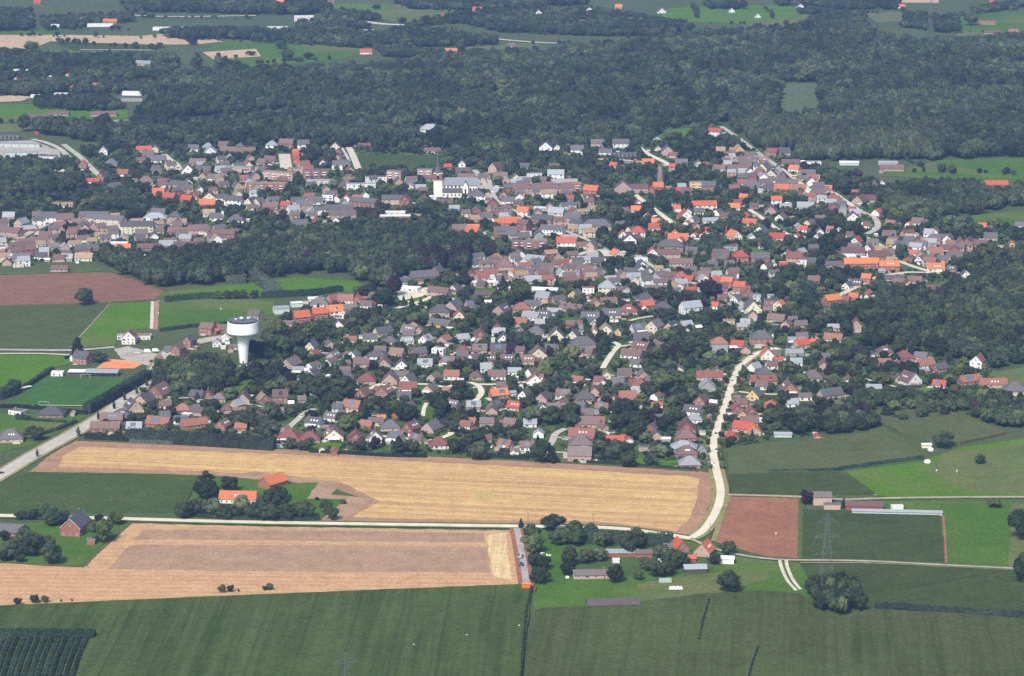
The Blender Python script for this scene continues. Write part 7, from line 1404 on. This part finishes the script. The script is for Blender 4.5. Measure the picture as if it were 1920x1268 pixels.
x0 = min(p.x for p in VG); x1 = max(p.x for p in VG); y0 = min(p.y for p in VG); y1 = max(p.y for p in VG)
def try_plant(xx, yy, rad, slack):
    """None when a house, road or lawn stands there, else the greatest height that keeps the house behind in view"""
    hmax = 99.0
    for (fx, fy, fa, hx, hy, fh) in GRID.get((int(xx // CELL), int(yy // CELL)), ()):
        dx, dy = xx - fx, yy - fy; c_, s_ = math.cos(-fa), math.sin(-fa); u, v = dx * c_ - dy * s_, dx * s_ + dy * c_
        if abs(u) < hx + rad and abs(v) < hy + rad: return None
        ex = abs(math.cos(fa)) * hx + abs(math.sin(fa)) * hy
        if dy < 0 and abs(dx) < ex + rad * .6:
            ey = abs(math.sin(fa)) * hx + abs(math.cos(fa)) * hy
            hmax = min(hmax, 1.5 + slack + .22 * max(0, -dy - ey))
    if on_road(xx, yy, rad): return None
    if any(b[0] < xx < b[1] and b[2] < yy < b[3] and inpoly(xx, yy, b[4]) for b in LB): return None
    if any(abs(xx - t[0]) < rad + 2 and -rad - 4 < yy - t[1] < rad + 2 for t in FOOTC): return None
    if any((xx - t[0]) ** 2 + (yy - t[1]) ** 2 < (t[2] * .9) ** 2 for t in FOOT_T if abs(xx - t[0]) < 12 and abs(yy - t[1]) < 12): return None
    for d, m in ((7, 2.0), (14, 3.2), (22, 5.0)):     # low planting in front of a street
        if hmax > m and on_road(xx, yy + d, .5): hmax = m
    return hmax
def lattice(step):
    y = y0; row = 0
    while y < y1:
        x = x0 + (step / 2 if row % 2 else 0)
        while x < x1:
            xx = x + rr.uniform(-.5, .5) * step; yy = y + rr.uniform(-.5, .5) * step; x += step
            if inpoly(xx, yy, VG): yield xx, yy
        y += step * .87; row += 1
for xx, yy in lattice(10.5):                          # the larger trees
    core = any(inpoly(xx, yy, t_) for t_ in TOWNG)
    nz = .5 + .5 * math.sin(xx * .021 + 2 * math.sin(yy * .013)) * math.sin(yy * .027 + 1.5 * math.sin(xx * .017))
    if rr.random() < (.65 if core else .34): continue
    hm = try_plant(xx, yy, 2.4, rr.choice((0, 0, 1.5, 3.5)))
    if hm is None: continue
    h = min(hm, rr.uniform(5.5, 10) + 5.5 * nz * rr.random())
    if h > 3.6: cand.append((xx, yy, h, min(h, 11) * rr.uniform(.85, 1.2), rr.uniform(0, 6.28)))
for xx, yy in lattice(6.2):                           # shrubs
    core = any(inpoly(xx, yy, t_) for t_ in TOWNG)
    if rr.random() < (.65 if core else .42): continue
    hm = try_plant(xx, yy, 1.2, .6)
    if hm is None: continue
    h = min(hm, rr.uniform(1.5, 3.6)); cand.append((xx, yy, h, h * rr.uniform(1.0, 1.7), rr.uniform(0, 6.28)))
for (fx, fy, fa, hx, hy, fh) in FOOT:                 # clipped garden boundaries in rows
    if rr.random() < .35 or hx > 14: continue
    for _ in range(2):
        d = rr.choice((-1, 1)) * (hy + rr.uniform(5, 12)); along = rr.random() < .5; n = rr.randint(5, 11); h = rr.uniform(1.5, 2.4); ofs = rr.uniform(-6, 6)
        for k in range(n):
            u, v = ((k - n / 2) * 1.7 + ofs, d) if along else (d + (hx - hy) * (1 if d > 0 else -1), (k - n / 2) * 1.7 + ofs)
            xx = fx + u * math.cos(fa) - v * math.sin(fa); yy = fy + u * math.sin(fa) + v * math.cos(fa)
            if not inpoly(xx, yy, VG): continue
            hm = try_plant(xx, yy, .8, 1.2)
            if hm is not None: cand.append((xx, yy, min(hm, h), 2.3, rr.uniform(0, 6.28)))
# the ones that show largest become trees of their own, the rest is garden greenery
def shows(c): return c[2] * c[3] / (c[1] - Y0) ** 2
trees_c = sorted([c for c in cand if c[2] > 4.5], key=shows, reverse=True); single = trees_c[:max(0, 290 - sum(1 for t in TREES if t[1] in ('round', 'light', 'copper')))]
rest = set(cand) - set(single)
for c in single:
    kd = rr.choices(('round', 'light', 'copper'), (80, 12, 8))[0]; tree(Vector((c[0], c[1], 0)), c[2], c[3], kd, None, random.Random(int(c[0] * 10)))
big = [c for c in rest if c[2] > 3.6]; small = [c for c in rest if c[2] <= 3.6]
con = [c for i, c in enumerate(sorted(big)) if i % 9 == 4]; cs = set(con); big = [c for c in big if c not in cs]
scatter('garden_trees', sorted(big), src('round') * 4 + src('light') * 2 + src('copper')[:1], 'smaller trees filling the village gardens')
scatter('garden_conifers', [(c[0], c[1], c[2] * 1.2, c[3] * 1.0, c[4]) for c in con], src('conifer'), 'dark conifers scattered through the village gardens')
scatter('garden_shrubs', [(c[0], c[1], c[2] * .95, c[3] * .9, c[4]) for c in sorted(small)], srcb(), 'low shrubs and hedging in the village gardens')

# ------------------------------------------------------------------ drives and terraces beside the houses
vs = []; fs = []; rr = random.Random(5)
for (fx, fy, fa, hx, hy, fh) in FOOT[:520]:
    if rr.random() < .25: continue
    sd_ = rr.choice((-1, 1)); ln = rr.uniform(6, 11); wd = rr.uniform(2.6, 4.5); u = sd_ * (hx + wd * .5 + .3); v = rr.uniform(-hy, hy * .3)
    if rr.random() < .35: u, v, ln, wd = rr.uniform(-hx * .5, hx * .5), -(hy + 2.2), rr.uniform(3, 5), rr.uniform(4, 7)
    c_, s_ = math.cos(fa), math.sin(fa); o = len(vs)
    for (a, b) in ((-wd / 2, -ln / 2), (wd / 2, -ln / 2), (wd / 2, ln / 2), (-wd / 2, ln / 2)):
        X, Y = u + a, v + b; vs.append((fx + X * c_ - Y * s_, fy + X * s_ + Y * c_, .17 + .0007 * (len(vs) % 80)))
    fs.append((o, o + 1, o + 2, o + 3))
me = bpy.data.meshes.new('driveways'); me.from_pydata(vs, [], fs); me.materials.append(M['pave']); me.update(); tag(link('driveways', me), kind='structure')

bag = {}
for (x, y, pt, rz) in AUTO: bag.setdefault((pt, zone(*PIX(Vector((x, y, 0))))), []).append((PIX(Vector((x, y, 0)))[0], x, y, rz))
for (pt, z), l in bag.items():
    l.sort()
    for i, (px, x, y, rz) in enumerate(l): car(0, 0, rz, pt, '%s car parked beside a house %s%s' % (pt, z, ', %s from left' % nth(i) if len(l) > 1 else ''), loc=(x, y, 0))
# ================================================================== LABELS that single each thing out
bag = {}
for h in HOUSES:
    e, x, y, rk, wk, ft, typ, cat, lab, st, a = h
    if lab: tag(e, lab, cat, 'buildings of the village'); continue
    form = 'hipped' if typ == 'h' else ('flat' if typ[0] == 'f' else '')
    ex = ' and solar panels' if 'P' in ft else (' and skylights' if 'k' in ft else (' and dormer' if 'D' in ft else ''))
    noun = {'terrace': 'terraced row', 'bungalow': 'bungalow'}.get(cat, 'house')
    if 'n' in ft and a < 12: noun = 'shed'; cat = 'shed'; e.name = 'garden_shed'
    d = '%s %s, %s %sroof%s' % (WALL[wk][0], noun, ROOF[rk][0], form + ' ' if form else '', ex)
    bag.setdefault((d, zone(x, y)), []).append((x, e, cat))
for (d, z), l in bag.items():
    l.sort(key=lambda q: q[0])
    for i, (x, e, cat) in enumerate(l): tag(e, d + ' ' + z + (', %s from left' % nth(i) if len(l) > 1 else ''), cat, 'houses of the village')
bag = {}
for (e, (x, y), rk, wk, flat, a) in OUT:
    bag.setdefault(('%s %s, %s %s roof' % (WALL[wk][0], 'garage' if a < 5.5 else 'outbuilding', ROOF[rk][0], 'flat' if flat else 'pitched'), zone(x, y)), []).append((x, e, 'garage' if a < 5.5 else 'outbuilding'))
for (d, z), l in bag.items():
    l.sort(key=lambda q: q[0])
    for i, (x, e, cat) in enumerate(l): tag(e, d + ' ' + z + (', %s from left' % nth(i) if len(l) > 1 else ''), cat, 'back buildings of the village'); e.name = cat
bag = {}
KN = {'round': ('round dark green tree', 'tree'), 'light': ('yellow-green tree', 'tree'), 'grey': ('grey-green tree', 'tree'), 'copper': ('dark purple-leaved tree', 'tree'), 'poplar': ('slim upright tree', 'tree'), 'conifer': ('pointed dark conifer', 'conifer'), 'bush': ('dark rounded bush', 'bush')}
for (e, kind, lab, h, p) in TREES:
    if lab: tag(e, lab, KN[kind][1], 'trees and bushes'); continue
    x, y = PIX(p); sz = 'tall ' if h > 11 else ('small ' if h < 6 else '')
    bag.setdefault((sz + KN[kind][0], zone(x, y), KN[kind][1]), []).append((x, e))
for (d, z, cat), l in bag.items():
    l.sort(key=lambda q: q[0])
    for i, (x, e) in enumerate(l): tag(e, d + ' ' + z + (', %s from left' % nth(i) if len(l) > 1 else ''), cat, 'trees and bushes')

# ================================================================== HAZE: thin even air round the camera and the whole plain
mh = bpy.data.materials.new('haze_air'); mh.use_nodes = True; nt = mh.node_tree; nt.nodes.remove(nt.nodes['Principled BSDF'])
pv = nt.nodes.new('ShaderNodeVolumePrincipled'); pv.inputs['Color'].default_value = (.34, .56, 1.0, 1); pv.inputs['Density'].default_value = 0.000068; pv.inputs['Anisotropy'].default_value = 0.2
nt.links.new(pv.outputs[0], nt.nodes['Material Output'].inputs['Volume'])
B = E + 40
mb = MB(); mb.box(-B, B, -B, B, -1.0, CAM_H + 12); o = mb.build('haze', mh); tag(o, 'thin bluish summer haze over the plain', kind='stuff'); o.display_type = 'WIRE'

for o in bpy.data.objects:
    l = o.get('label')
    if l and len(l.replace(',', ' ').split()) > 16: o['label'] = l.replace(' from left', ' left').replace('the ', '').replace(' beside a house', '')
